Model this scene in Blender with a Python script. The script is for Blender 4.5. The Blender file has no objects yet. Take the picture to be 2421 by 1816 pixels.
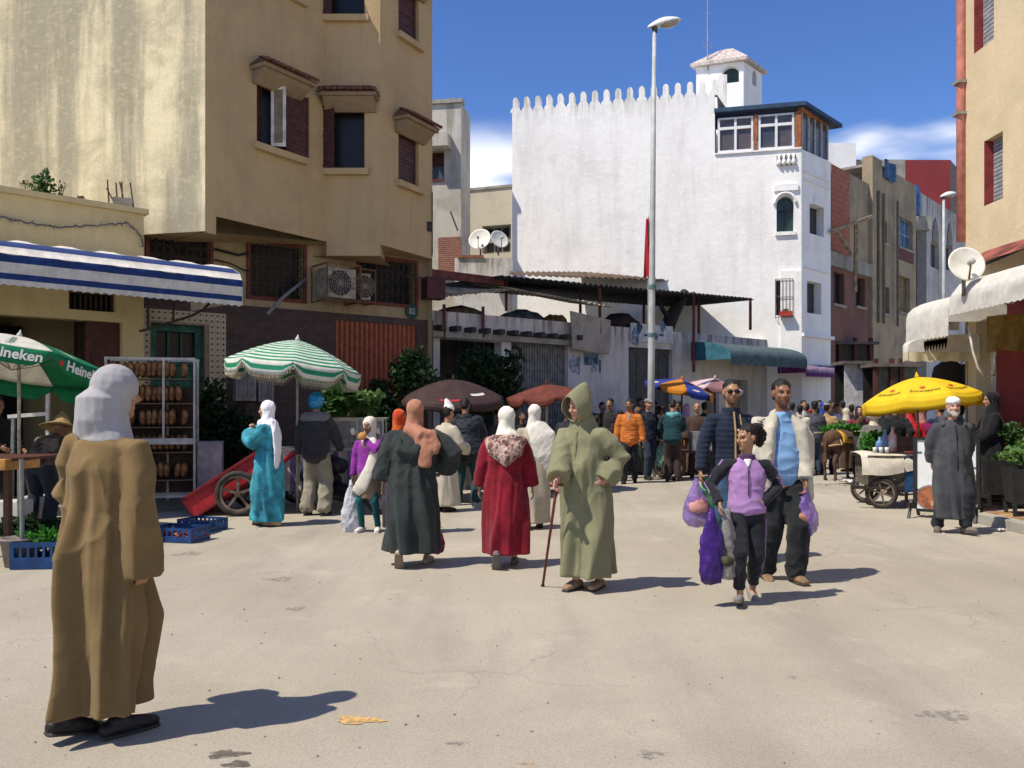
import bpy, bmesh, math, random
import numpy as np
from mathutils import Vector, Matrix
R = math.radians
random.seed(7)
rng = np.random.default_rng(11)
sc = bpy.context.scene
COL = sc.collection

# ------------------------------------------------------------------ camera, sky, sun, exposure
FPX, CU, HV, CAMZ = 2030.0, 1210.5, 970.0, 1.53
cam = bpy.data.cameras.new('camera'); camo = bpy.data.objects.new('camera', cam); COL.objects.link(camo)
camo.location = (0, 0, CAMZ); camo.rotation_euler = (R(90), 0, 0)
cam.sensor_width = 36; cam.lens = 36*FPX/2421; cam.shift_y = (HV-908)/2421
cam.clip_start = .1; cam.clip_end = 3000
sc.camera = camo
SUN = Vector((-.478, -.26, .839)).normalized()
world = bpy.data.worlds.new('World'); sc.world = world; world.use_nodes = True
wn = world.node_tree; wn.nodes.clear()
def wnode(t, **kw):
    n = wn.nodes.new(t)
    for k, v in kw.items():
        if k.startswith('i_'): n.inputs[int(k[2:]) if k[2:].isdigit() else k[2:].replace('_', ' ')].default_value = v
        else: setattr(n, k, v)
    return n
sky = wnode('ShaderNodeTexSky', sky_type='NISHITA', sun_disc=False, altitude=400, air_density=1.0, dust_density=.25, ozone_density=5.0)
sky.sun_elevation = math.asin(SUN.z); sky.sun_rotation = math.atan2(SUN.x, SUN.y)
hsv = wnode('ShaderNodeHueSaturation'); hsv.inputs['Hue'].default_value = .513; hsv.inputs['Saturation'].default_value = 1.18; hsv.inputs['Value'].default_value = .70
wn.links.new(sky.outputs[0], hsv.inputs['Color'])
# thin cloud banks low over the roofs, all round the horizon
tc = wnode('ShaderNodeTexCoord'); sep = wnode('ShaderNodeSeparateXYZ'); wn.links.new(tc.outputs['Generated'], sep.inputs[0])
mapn = wnode('ShaderNodeMapping'); mapn.inputs['Scale'].default_value = (2.2, 2.2, 7.0); mapn.inputs['Location'].default_value = (-.43, .1, -.62)
wn.links.new(tc.outputs['Generated'], mapn.inputs[0])
noi = wnode('ShaderNodeTexNoise'); noi.inputs['Scale'].default_value = 1.6; noi.inputs['Detail'].default_value = 4; noi.inputs['Roughness'].default_value = .46
wn.links.new(mapn.outputs[0], noi.inputs['Vector'])
r1 = wnode('ShaderNodeMapRange'); r1.inputs[1].default_value = .455; r1.inputs[2].default_value = .62; r1.interpolation_type = 'SMOOTHSTEP'
wn.links.new(noi.outputs[0], r1.inputs[0])
r2 = wnode('ShaderNodeMapRange'); r2.inputs[1].default_value = .33; r2.inputs[2].default_value = .27; r2.interpolation_type = 'SMOOTHSTEP'
wn.links.new(sep.outputs[2], r2.inputs[0])
mul = wnode('ShaderNodeMath', operation='MULTIPLY'); wn.links.new(r1.outputs[0], mul.inputs[0]); wn.links.new(r2.outputs[0], mul.inputs[1])
mix = wnode('ShaderNodeMixRGB'); mix.inputs[2].default_value = (5.6, 5.7, 5.9, 1)
wn.links.new(mul.outputs[0], mix.inputs[0]); wn.links.new(hsv.outputs[0], mix.inputs[1])
bg = wnode('ShaderNodeBackground'); bg.inputs[1].default_value = .15
out = wnode('ShaderNodeOutputWorld'); wn.links.new(mix.outputs[0], bg.inputs[0]); wn.links.new(bg.outputs[0], out.inputs[0])
sl = bpy.data.lights.new('sun', 'SUN'); sl.energy = 3.8; sl.angle = R(.53); sl.color = (1, .92, .78)
so = bpy.data.objects.new('sun', sl); COL.objects.link(so); so.rotation_euler = (-SUN).to_track_quat('-Z', 'Y').to_euler(); so.location = (-10, -4, 20)
vs = sc.view_settings; vs.view_transform = 'Standard'; vs.look = 'None'; vs.gamma = 1; vs.use_curve_mapping = False; vs.exposure = .60
sc.cycles.max_bounces = 6; sc.cycles.diffuse_bounces = 3; sc.cycles.glossy_bounces = 2; sc.cycles.transmission_bounces = 4; sc.cycles.transparent_max_bounces = 6
sc.cycles.use_denoising = True; sc.cycles.use_adaptive_sampling = True; sc.cycles.adaptive_threshold = .02
sc.cycles.sample_clamp_indirect = 6

# ------------------------------------------------------------------ pixels of the photograph to metres
def P(u, v, D): return Vector(((u-CU)/FPX*D, D, CAMZ+(HV-v)/FPX*D))
def GD(v): return CAMZ*FPX/(v-HV)
def G(u, v): return P(u, v, GD(v))
def XD(u, D): return ((u-CU)/FPX*D, D)

# ------------------------------------------------------------------ materials
MATS = {}
def nodes(m):
    m.use_nodes = True; nt = m.node_tree; return nt, nt.nodes['Principled BSDF']
def srgb(c):
    if isinstance(c, str):
        c = [int(c[i:i+2], 16)/255 for i in (0, 2, 4)]
        return tuple(x/12.92 if x <= .04045 else ((x+.055)/1.055)**2.4 for x in c)
    return tuple(c)
def mix_rgb(nt, fac, a, b, mode='MIX'):
    n = nt.nodes.new('ShaderNodeMixRGB'); n.blend_type = mode
    for i, x in enumerate((fac, a, b)):
        if isinstance(x, bpy.types.NodeSocket): nt.links.new(x, n.inputs[i])
        elif i == 0: n.inputs[0].default_value = x
        else: n.inputs[i].default_value = (*x[:3], 1)
    return n.outputs[0]
def tex_noise(nt, vec, scale, detail=4, rough=.55, dist=0):
    n = nt.nodes.new('ShaderNodeTexNoise'); n.inputs['Scale'].default_value = scale; n.inputs['Detail'].default_value = detail
    n.inputs['Roughness'].default_value = rough; n.inputs['Distortion'].default_value = dist
    if vec is not None: nt.links.new(vec, n.inputs['Vector'])
    return n.outputs[0]
def ramp(nt, x, lo, hi, a=0., b=1.):
    n = nt.nodes.new('ShaderNodeMapRange'); n.inputs[1].default_value = lo; n.inputs[2].default_value = hi; n.inputs[3].default_value = a; n.inputs[4].default_value = b
    n.interpolation_type = 'SMOOTHSTEP'; nt.links.new(x, n.inputs[0]); return n.outputs[0]
def math_n(nt, op, a, b=0.):
    n = nt.nodes.new('ShaderNodeMath'); n.operation = op
    for i, x in enumerate((a, b)):
        if isinstance(x, bpy.types.NodeSocket): nt.links.new(x, n.inputs[i])
        else: n.inputs[i].default_value = x
    return n.outputs[0]
def coord(nt, scale=(1, 1, 1), rot=0, kind='Object', loc=(0, 0, 0)):
    t = nt.nodes.new('ShaderNodeTexCoord'); m = nt.nodes.new('ShaderNodeMapping'); m.inputs['Scale'].default_value = scale; m.inputs['Rotation'].default_value = (0, 0, rot)
    m.inputs['Location'].default_value = loc
    nt.links.new(t.outputs[kind], m.inputs[0]); return m.outputs[0]
def sepxyz(nt, v):
    n = nt.nodes.new('ShaderNodeSeparateXYZ'); nt.links.new(v, n.inputs[0]); return n.outputs
def bump(nt, b, h, strength, dist=.02):
    n = nt.nodes.new('ShaderNodeBump'); n.inputs['Strength'].default_value = strength; n.inputs['Distance'].default_value = dist
    nt.links.new(h, n.inputs['Height']); nt.links.new(n.outputs[0], b.inputs['Normal'])
def mat(name, col, rough=.7, var=.18, scale=6., bmp=.15, bscale=60., metal=0., col2=None, alpha=None, trans=0., spec=.3, sheen=0.):
    """plain surface: colour broken up by two noises, fine bump"""
    if name in MATS: return MATS[name]
    m = bpy.data.materials.new(name); nt, b = nodes(m); col = srgb(col); MATS[name] = m
    v = coord(nt)
    c2 = srgb(col2) if col2 is not None else tuple(x*(1-var*1.6) for x in col)
    f = ramp(nt, tex_noise(nt, v, scale, 5, .6), .36, .66)
    c = mix_rgb(nt, f, c2, tuple(min(1, x*(1+var*.35)) for x in col))
    f2 = ramp(nt, tex_noise(nt, v, scale*9, 3, .6), .3, .7, 1-var*.5, 1+var*.3)
    c = mix_rgb(nt, 1., c, f2, 'MULTIPLY')
    nt.links.new(c, b.inputs['Base Color']); b.inputs['Roughness'].default_value = rough; b.inputs['Metallic'].default_value = metal
    b.inputs['Specular IOR Level'].default_value = spec
    if sheen: b.inputs['Sheen Weight'].default_value = sheen; b.inputs['Sheen Roughness'].default_value = .5
    if bmp: bump(nt, b, tex_noise(nt, v, bscale, 3), bmp)
    if alpha is not None: b.inputs['Alpha'].default_value = alpha
    if trans: b.inputs['Transmission Weight'].default_value = trans
    return m
def cloth(name, col, var=.09, weave=420., rough=.9, sheen=.08, col2=None, trans=0.):
    if name in MATS: return MATS[name]
    m = bpy.data.materials.new(name); nt, b = nodes(m); MATS[name] = m; col = srgb(col)
    v = coord(nt)
    c2 = srgb(col2) if col2 is not None else tuple(x*(1-var*1.5) for x in col)
    c = mix_rgb(nt, ramp(nt, tex_noise(nt, v, 7., 5, .65), .35, .68), c2, tuple(min(1, x*(1+var*.4)) for x in col))
    vv = coord(nt, (1, 1, .25)); c = mix_rgb(nt, 1., c, ramp(nt, tex_noise(nt, vv, 160., 3, .7), .25, .75, .92, 1.05), 'MULTIPLY')
    nt.links.new(c, b.inputs['Base Color']); b.inputs['Roughness'].default_value = rough; b.inputs['Specular IOR Level'].default_value = .15
    b.inputs['Sheen Weight'].default_value = sheen; b.inputs['Sheen Roughness'].default_value = .5
    bump(nt, b, tex_noise(nt, v, weave, 2), .22, .006)
    if trans:
        tr = nt.nodes.new('ShaderNodeBsdfTranslucent'); nt.links.new(c, tr.inputs[0]); ms = nt.nodes.new('ShaderNodeMixShader'); ms.inputs[0].default_value = trans
        o = nt.nodes['Material Output']; nt.links.new(b.outputs[0], ms.inputs[1]); nt.links.new(tr.outputs[0], ms.inputs[2]); nt.links.new(ms.outputs[0], o.inputs[0])
    return m
def plaster(name, col, stain, amt=.6, streak=.5, scale=.9, fine=.12, rough=.9, blotch=None, top=None):
    """render on a wall: cloudy discolouration plus vertical rain streaks, each with its own shape"""
    if name in MATS: return MATS[name]
    m = bpy.data.materials.new(name); nt, b = nodes(m); MATS[name] = m; col, stain = srgb(col), srgb(stain)
    v = coord(nt); vs_ = coord(nt, (1, 1, .14))
    cl = ramp(nt, tex_noise(nt, v, scale, 8, .65, .4), .42, .68)
    st = ramp(nt, tex_noise(nt, vs_, scale*4.2, 6, .65, .2), .46, .70)
    c = mix_rgb(nt, math_n(nt, 'MULTIPLY', cl, amt), col, stain)
    c = mix_rgb(nt, math_n(nt, 'MULTIPLY', st, streak), c, stain)
    if blotch is not None:
        bl = ramp(nt, tex_noise(nt, v, scale*7, 5, .7, .6), .60, .72)
        c = mix_rgb(nt, math_n(nt, 'MULTIPLY', bl, .75), c, srgb(blotch))
    if top is not None:   # grime that gathers below a coping: (z of coping, reach, colour, strength)
        z = sepxyz(nt, v)[2]
        g = math_n(nt, 'MULTIPLY', ramp(nt, z, top[0]-top[1], top[0], 0, 1), ramp(nt, tex_noise(nt, coord(nt, (1, 1, .1)), 5., 6, .7), .44, .62))
        c = mix_rgb(nt, math_n(nt, 'MULTIPLY', g, top[3]), c, srgb(top[2]))
    c = mix_rgb(nt, 1., c, ramp(nt, tex_noise(nt, v, 38., 4, .7), .25, .75, 1-fine, 1+fine*.5), 'MULTIPLY')
    nt.links.new(c, b.inputs['Base Color']); b.inputs['Roughness'].default_value = rough; b.inputs['Specular IOR Level'].default_value = .15
    h = math_n(nt, 'ADD', tex_noise(nt, v, 45., 5, .7), math_n(nt, 'MULTIPLY', tex_noise(nt, v, 4., 4), 2.))
    bump(nt, b, h, .35, .02); return m

def weathered(name, light, mid, dark):
    m = bpy.data.materials.new(name); nt, b = nodes(m); v = coord(nt); vs1, vs2 = coord(nt, (1, 1, .10)), coord(nt, (1, 1, .05), loc=(3, 1, 0))
    pat = ramp(nt, tex_noise(nt, v, 1.0, 8, .68, .3), .40, .60); st = ramp(nt, tex_noise(nt, vs1, 1.5, 7, .62, .1), .42, .60); st2 = ramp(nt, tex_noise(nt, vs2, 4.5, 5, .6), .45, .66)
    c = mix_rgb(nt, pat, mid, light); c = mix_rgb(nt, math_n(nt, 'MULTIPLY', st, .9), c, dark); c = mix_rgb(nt, math_n(nt, 'MULTIPLY', st2, .38), c, dark)
    br = ramp(nt, tex_noise(nt, coord(nt, (1, 1, 1.6)), 6., 7, .72, .4), .52, .62); c = mix_rgb(nt, math_n(nt, 'MULTIPLY', br, .24), c, light)
    c = mix_rgb(nt, 1., c, ramp(nt, tex_noise(nt, v, 30., 4, .7), .25, .75, .88, 1.08), 'MULTIPLY'); nt.links.new(c, b.inputs['Base Color']); b.inputs['Roughness'].default_value = .92; b.inputs['Specular IOR Level'].default_value = .15
    bump(nt, b, math_n(nt, 'ADD', tex_noise(nt, v, 45., 5, .7), math_n(nt, 'MULTIPLY', tex_noise(nt, v, 4., 4), 2.)), .35, .02); return m
# ------------------------------------------------------------------ mesh builder
class MB:
    def __init__(s): s.v = []; s.f = []; s.mi = []; s.cur = 0
    def add(s, verts, faces):
        o = len(s.v); s.v += [tuple(x) for x in verts]; s.f += [tuple(i+o for i in f) for f in faces]; s.mi += [s.cur]*len(faces); return s
    def box8(s, p):   # eight corners: bottom loop, then top loop
        return s.add(p, [(3, 2, 1, 0), (4, 5, 6, 7), (0, 1, 5, 4), (1, 2, 6, 5), (2, 3, 7, 6), (3, 0, 4, 7)])
    def box(s, c, d, rz=0., M=None):
        cx, cy, cz = c; a, b_, h = d[0]/2, d[1]/2, d[2]/2; p = []
        for z in (-h, h):
            for x, y in ((-a, -b_), (a, -b_), (a, b_), (-a, b_)):
                q = Vector((x*math.cos(rz)-y*math.sin(rz), x*math.sin(rz)+y*math.cos(rz), z)); p.append(q+Vector(c) if M is None else M @ (q+Vector(c)))
        return s.box8(p)
    def bar(s, a, b, w, h=None, up=(0, 0, 1)):
        a, b = Vector(a), Vector(b); h = w if h is None else h; t = (b-a).normalized(); up = Vector(up)
        if abs(t.dot(up)) > .98: up = Vector((1, 0, 0))
        x = t.cross(up).normalized()*w/2; y = x.cross(t).normalized()*h/2
        return s.box8([a-x-y, a+x-y, a+x+y, a-x+y, b-x-y, b+x-y, b+x+y, b-x+y])
    def tube(s, pts, r, n=10, caps=True):
        pts = [Vector(p) for p in pts]; rs = r if isinstance(r, (list, tuple)) else [r]*len(pts); rings = []
        up = None
        for i, p in enumerate(pts):
            t = (pts[min(i+1, len(pts)-1)]-pts[max(i-1, 0)]).normalized()
            if up is None: up = Vector((0, 0, 1)) if abs(t.z) < .9 else Vector((1, 0, 0))
            x = t.cross(up).normalized(); y = x.cross(t).normalized(); up = y
            rings.append([p+(x*math.cos(2*math.pi*k/n)+y*math.sin(2*math.pi*k/n))*rs[i] for k in range(n)])
        return s.loft(rings, caps)
    def loft(s, rings, caps=True, closed=True):
        n = len(rings[0]); v = [p for r in rings for p in r]; f = []
        for i in range(len(rings)-1):
            for k in range(n if closed else n-1):
                k2 = (k+1) % n; f.append((i*n+k, i*n+k2, (i+1)*n+k2, (i+1)*n+k))
        if caps: f += [tuple(range(n-1, -1, -1)), tuple((len(rings)-1)*n+k for k in range(n))]
        return s.add(v, f)
    def lathe(s, prof, c=(0, 0, 0), n=24, M=None, caps=True):
        rings = []
        for r, z in prof:
            ring = [Vector((r*math.cos(2*math.pi*k/n), r*math.sin(2*math.pi*k/n), z)) for k in range(n)]
            rings.append([(M @ q if M is not None else q)+Vector(c) for q in ring])
        return s.loft(rings, caps)
    def prism(s, poly, d):
        n = len(poly); a = [Vector(p) for p in poly]; b = [p+Vector(d) for p in a]
        return s.add(a+b, [tuple(range(n-1, -1, -1)), tuple(range(n, 2*n))]+[(k, (k+1) % n, n+(k+1) % n, n+k) for k in range(n)])
    def sheet(s, fn, nu, nv):
        v = [fn(i/nu, j/nv) for j in range(nv+1) for i in range(nu+1)]
        return s.add(v, [(j*(nu+1)+i, j*(nu+1)+i+1, (j+1)*(nu+1)+i+1, (j+1)*(nu+1)+i) for j in range(nv) for i in range(nu)])
    def build(s, name, m, parent=None, smooth=False, recalc=True, bevel=0, weld=False):
        me = bpy.data.meshes.new(name); me.from_pydata(s.v, [], s.f)
        ms = m if isinstance(m, (list, tuple)) else [m]
        for x in ms: me.materials.append(x)
        if len(ms) > 1: me.polygons.foreach_set('material_index', s.mi)
        if recalc or bevel or weld:
            bm = bmesh.new(); bm.from_mesh(me)
            if weld: bmesh.ops.remove_doubles(bm, verts=bm.verts, dist=2e-5)
            if recalc: bmesh.ops.recalc_face_normals(bm, faces=bm.faces)
            if bevel: bmesh.ops.bevel(bm, geom=bm.edges[:], offset=bevel, segments=2, affect='EDGES', profile=.6)
            bm.to_mesh(me); bm.free()
        if smooth: me.polygons.foreach_set('use_smooth', [True]*len(me.polygons))
        me.update(); return link(name, me, parent)
def link(name, me, parent=None):
    o = bpy.data.objects.new(name, me); COL.objects.link(o)
    if parent is not None: o.parent = parent
    return o
def tag(o, label=None, cat=None, group=None, kind=None):
    for k, v in (('label', label), ('category', cat), ('group', group), ('kind', kind)):
        if v: o[k] = v
    return o
def empty(name, loc=(0, 0, 0), rz=0., label=None, cat=None, group=None):
    o = bpy.data.objects.new(name, None); COL.objects.link(o); o.location = loc; o.rotation_euler = (0, 0, rz); o.empty_display_size = .2
    return tag(o, label, cat, group)
def copy_tree(o, parent=None):
    c = o.copy(); COL.objects.link(c); c.parent = parent
    for ch in list(o.children): copy_tree(ch, c)
    return c
def box(name, c, d, m, parent=None, rz=0., bevel=0): return MB().box(c, d, rz).build(name, m, parent, bevel=bevel)

# ------------------------------------------------------------------ a wall plane that photo pixels can be cast on
class Frame:
    def __init__(s, a, b):
        s.a = Vector((a[0], a[1], 0)); e = Vector((b[0]-a[0], b[1]-a[1], 0)); s.L = e.length; s.t = e.normalized(); s.n = Vector((s.t.y, -s.t.x, 0))
        s.rz = math.atan2(s.t.y, s.t.x)
    def pt(s, q, z, o=0.): return s.a+s.t*q+s.n*o+Vector((0, 0, z))
    def px(s, u, v, o=0.):
        d = Vector(((u-CU)/FPX, 1, (HV-v)/FPX)); c = Vector((0, 0, CAMZ)); a = s.a+s.n*o
        k = (a-c).dot(s.n)/d.dot(s.n); h = c+d*k; return ((h-a).dot(s.t), h.z)
    def rect(s, u0, v0, u1, v1, o=0.):   # px box -> (s0, s1, z0, z1), heights taken at the middle
        um = (u0+u1)/2; return (s.px(u0, v0, o)[0], s.px(u1, v0, o)[0], s.px(um, v1, o)[1], s.px(um, v0, o)[1])
    def boxm(s, mb, s0, s1, z0, z1, o0, o1):
        return mb.box8([s.pt(s0, z0, o1), s.pt(s1, z0, o1), s.pt(s1, z0, o0), s.pt(s0, z0, o0), s.pt(s0, z1, o1), s.pt(s1, z1, o1), s.pt(s1, z1, o0), s.pt(s0, z1, o0)])
    def box(s, name, s0, s1, z0, z1, o0, o1, m, parent=None, bevel=0): return s.boxm(MB(), s0, s1, z0, z1, o0, o1).build(name, m, parent, bevel=bevel)
    def wall(s, mb, s0, s1, z0, z1, holes=(), depth=.25, back=True):
        """front skin with real openings and their reveals"""
        S = sorted({s0, s1, *[x for h in holes for x in h[:2] if s0 < x < s1]}); Z = sorted({z0, z1, *[x for h in holes for x in h[2:4] if z0 < x < z1]})
        for i in range(len(S)-1):
            for j in range(len(Z)-1):
                cs, cz = (S[i]+S[i+1])/2, (Z[j]+Z[j+1])/2
                if any(h[0] < cs < h[1] and h[2] < cz < h[3] for h in holes): continue
                mb.add([s.pt(S[i], Z[j]), s.pt(S[i+1], Z[j]), s.pt(S[i+1], Z[j+1]), s.pt(S[i], Z[j+1])], [(0, 1, 2, 3)])
        for h in holes:
            a, b, c, d = h[:4]
            for q in (((a, c), (a, d)), ((b, d), (b, c)), ((a, d), (b, d)), ((b, c), (a, c))):
                mb.add([s.pt(*q[0]), s.pt(*q[1]), s.pt(*q[1], -depth), s.pt(*q[0], -depth)], [(0, 1, 2, 3)])
        return mb

# ------------------------------------------------------------------ vectorised noise for cloth folds
_perm = rng.permutation(256); _perm = np.concatenate([_perm, _perm, _perm])
_grad = rng.normal(size=(256, 3)); _grad /= np.linalg.norm(_grad, axis=1)[:, None]
def vnoise(p):
    p = np.asarray(p, float); i = np.floor(p).astype(int); f = p-i; i &= 255; w = f*f*f*(f*(f*6-15)+10); r = np.zeros(len(p))
    for dx in (0, 1):
        for dy in (0, 1):
            for dz in (0, 1):
                h = _perm[_perm[_perm[(i[:, 0]+dx) & 255]+((i[:, 1]+dy) & 255)]+((i[:, 2]+dz) & 255)]
                g = _grad[h]; d = f-np.array([dx, dy, dz])
                r += (g*d).sum(1)*(w[:, 0] if dx else 1-w[:, 0])*(w[:, 1] if dy else 1-w[:, 1])*(w[:, 2] if dz else 1-w[:, 2])
    return r*1.6
# ================================================================== ground
def ground_mat():
    m = bpy.data.materials.new('dusty_asphalt'); nt, b = nodes(m); v = coord(nt)
    big = ramp(nt, tex_noise(nt, v, .22, 6, .6, .5), .35, .7)
    c = mix_rgb(nt, big, (.320, .283, .222), (.402, .365, .292))
    trk = ramp(nt, tex_noise(nt, coord(nt, (1, .16, 1), R(-32)), 1.3, 5, .6, .2), .45, .72)
    c = mix_rgb(nt, math_n(nt, 'MULTIPLY', trk, .55), c, (.245, .218, .178))
    dust = ramp(nt, tex_noise(nt, v, 1.4, 7, .7, .3), .52, .74)
    c = mix_rgb(nt, math_n(nt, 'MULTIPLY', dust, .4), c, (.48, .43, .345))
    agg = ramp(nt, tex_noise(nt, v, 90., 3, .8), .28, .72, .84, 1.15); c = mix_rgb(nt, 1., c, agg, 'MULTIPLY')
    vo = nt.nodes.new('ShaderNodeTexVoronoi'); vo.inputs['Scale'].default_value = 46; nt.links.new(v, vo.inputs['Vector'])
    c = mix_rgb(nt, 1., c, ramp(nt, vo.outputs['Distance'], .05, .55, .92, 1.05), 'MULTIPLY')
    sp = math_n(nt, 'MULTIPLY', ramp(nt, tex_noise(nt, v, 5.5, 6, .75), .66, .72), .6); c = mix_rgb(nt, sp, c, (.20, .175, .145))
    ck = nt.nodes.new('ShaderNodeTexVoronoi'); ck.feature = 'DISTANCE_TO_EDGE'; ck.inputs['Scale'].default_value = .55
    wv = nt.nodes.new('ShaderNodeVectorMath'); wv.operation = 'ADD'; nn = nt.nodes.new('ShaderNodeTexNoise'); nn.inputs['Scale'].default_value = 1.6; nn.inputs['Detail'].default_value = 6
    nt.links.new(v, nn.inputs['Vector']); nt.links.new(v, wv.inputs[0]); nt.links.new(nn.outputs[1], wv.inputs[1]); nt.links.new(wv.outputs[0], ck.inputs['Vector'])
    crk = math_n(nt, 'MULTIPLY', ramp(nt, ck.outputs['Distance'], .009, .0, 0, 1), ramp(nt, tex_noise(nt, v, .35, 3), .46, .6, 0, .5)); c = mix_rgb(nt, crk, c, (.2, .18, .155))
    nt.links.new(c, b.inputs['Base Color']); b.inputs['Roughness'].default_value = .93; b.inputs['Specular IOR Level'].default_value = .2
    h = math_n(nt, 'ADD', tex_noise(nt, v, 110., 3, .8), math_n(nt, 'MULTIPLY', tex_noise(nt, v, 3., 5), 2.5)); bump(nt, b, h, .45, .012); return m
g = MB()
g.sheet(lambda a, c: Vector((-300+600*a, -20+620*c, 0)), 4, 4)
tag(g.build('ground', ground_mat()), kind='structure')
def blot(name, u, v, w, d, m, seed, z=.004, kind='structure'):
    c = G(u, v); r = random.Random(seed); n = 40; ph = [r.uniform(0, 6.28) for _ in range(5)]
    ring = []
    for k in range(n):
        a = 2*math.pi*k/n; q = 1+.22*math.sin(3*a+ph[0])+.13*math.sin(5*a+ph[1])+.08*math.sin(9*a+ph[2])+.05*math.sin(14*a+ph[3])
        ring.append((c.x+w/2*q*math.cos(a)*(1+.15*math.sin(2*a+ph[4])), c.y+d/2*q*math.sin(a), z))
    o = MB().add(ring, [tuple(range(n))]).build(name, m); tag(o, kind=kind); return o
def worn(name, col, cut=.5):
    m = bpy.data.materials.new(name); nt, b = nodes(m); v = coord(nt)
    nt.links.new(mix_rgb(nt, ramp(nt, tex_noise(nt, v, 14., 4), .35, .7), tuple(x*.8 for x in srgb(col)), srgb(col)), b.inputs['Base Color']); b.inputs['Roughness'].default_value = .9
    nt.links.new(ramp(nt, tex_noise(nt, v, 26., 6, .75), cut-.12, cut+.12), b.inputs['Alpha']); return m
blot('paint_mark', 848, 1704, .24, .10, worn('worn_orange_paint', (.62, .38, .13), .44), 3)
blot('paint_mark', 1245, 1806, .08, .03, MATS.get('x') or worn('worn_orange_paint_b', (.60, .36, .12), .5), 5)
oil = worn('old_oil_stain', (.13, .105, .085), .45)
blot('oil_stain', 535, 1784, .15, .085, oil, 8); blot('oil_stain', 560, 1808, .11, .07, oil, 12)
faint = worn('faint_oil_stain', (.26, .235, .20), .55)
for q, (u, v_, w, d) in enumerate(((2240, 1692, .22, .16), (1540, 1785, .12, .09), (1870, 1602, .07, .05), (1085, 1760, .10, .06), (660, 1370, .22, .2), (445, 1310, .30, .25), (700, 1440, .14, .14))):
    blot('faint_stain', u, v_, w, d, faint, 20+q)
# bits of litter and grit lying about: too many and too small to count
gm = MB(); rr = random.Random(5)
for k in range(420):
    D = 3.2+rr.random()**1.6*18; x = rr.uniform(-.62, .62)*D; r_ = rr.uniform(.004, .013); q = Vector((x, D, 0))
    a = rr.uniform(0, 6); gm.add([q+Vector((r_*math.cos(a), r_*math.sin(a), 0)), q+Vector((r_*math.cos(a+2), r_*math.sin(a+2), 0)), q+Vector((r_*math.cos(a+4), r_*math.sin(a+4), 0)), q+Vector((0, 0, r_*.8))], [(0, 1, 3), (1, 2, 3), (2, 0, 3)])
tag(gm.build('grit', mat('grit_stone', (.24, .21, .175), .9)), 'small dark grit scattered over the dusty street', 'grit', kind='stuff')

# ================================================================== shared building materials
M_blank = weathered('weathered_cream_plaster', (.73, .64, .43), (.53, .46, .305), (.33, .30, .215))
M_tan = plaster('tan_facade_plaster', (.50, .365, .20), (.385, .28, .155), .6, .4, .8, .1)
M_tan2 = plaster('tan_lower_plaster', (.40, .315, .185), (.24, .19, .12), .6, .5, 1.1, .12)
M_annex = plaster('ochre_annex_plaster', (.58, .475, .26), (.42, .33, .17), .55, .3, .9, .1)
M_shut = mat('maroon_shutter_paint', (.085, .028, .024), .55, .25, 9)
M_dark = mat('dark_interior', (.018, .016, .015), .95, .2, 3, 0)  # near-black backing: darkness of unlit rooms and openings put into the colour
M_glassd = mat('dark_window_glass', (.016, .017, .019), .3, .1, 3, 0, spec=.25)
M_white_frame = mat('white_window_frame', (.62, .60, .56), .5)
M_redframe = mat('dull_red_frame_paint', (.16, .034, .028), .6, .25)
M_iron = mat('dark_wrought_iron', (.045, .035, .030), .6, .3)
M_tile = mat('old_roof_tile', (.20, .075, .05), .85, .35, 12, .3, col2=(.10, .05, .04))
M_hood = plaster('brown_grey_moulding', (.30, .225, .145), (.19, .145, .10), .6, .3, 2.)
M_conc = plaster('grey_concrete', (.36, .34, .30), (.18, .165, .145), .7, .5, 1.3, .15)
def brick_mat(name, c1, c2, mortar, scale=1., bw=.24, rh=.075, rz=0.):
    m = bpy.data.materials.new(name); nt, b = nodes(m)
    t = nt.nodes.new('ShaderNodeTexCoord'); mp = nt.nodes.new('ShaderNodeMapping'); mp.vector_type = 'TEXTURE'; mp.inputs['Rotation'].default_value = (R(90), 0, rz); nt.links.new(t.outputs['Object'], mp.inputs[0])
    br = nt.nodes.new('ShaderNodeTexBrick'); br.inputs['Scale'].default_value = 1/scale; br.inputs['Brick Width'].default_value = bw; br.inputs['Row Height'].default_value = rh; br.inputs['Mortar Size'].default_value = .008
    br.inputs['Color1'].default_value = (*c1, 1); br.inputs['Color2'].default_value = (*c2, 1); br.inputs['Mortar'].default_value = (*mortar, 1); nt.links.new(mp.outputs[0], br.inputs['Vector'])
    c = mix_rgb(nt, 1., br.outputs[0], ramp(nt, tex_noise(nt, coord(nt), 9., 5, .7), .25, .75, .72, 1.15), 'MULTIPLY')
    nt.links.new(c, b.inputs['Base Color']); b.inputs['Roughness'].default_value = .85; bump(nt, b, br.outputs['Fac'], -.5, .008); return m

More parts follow.
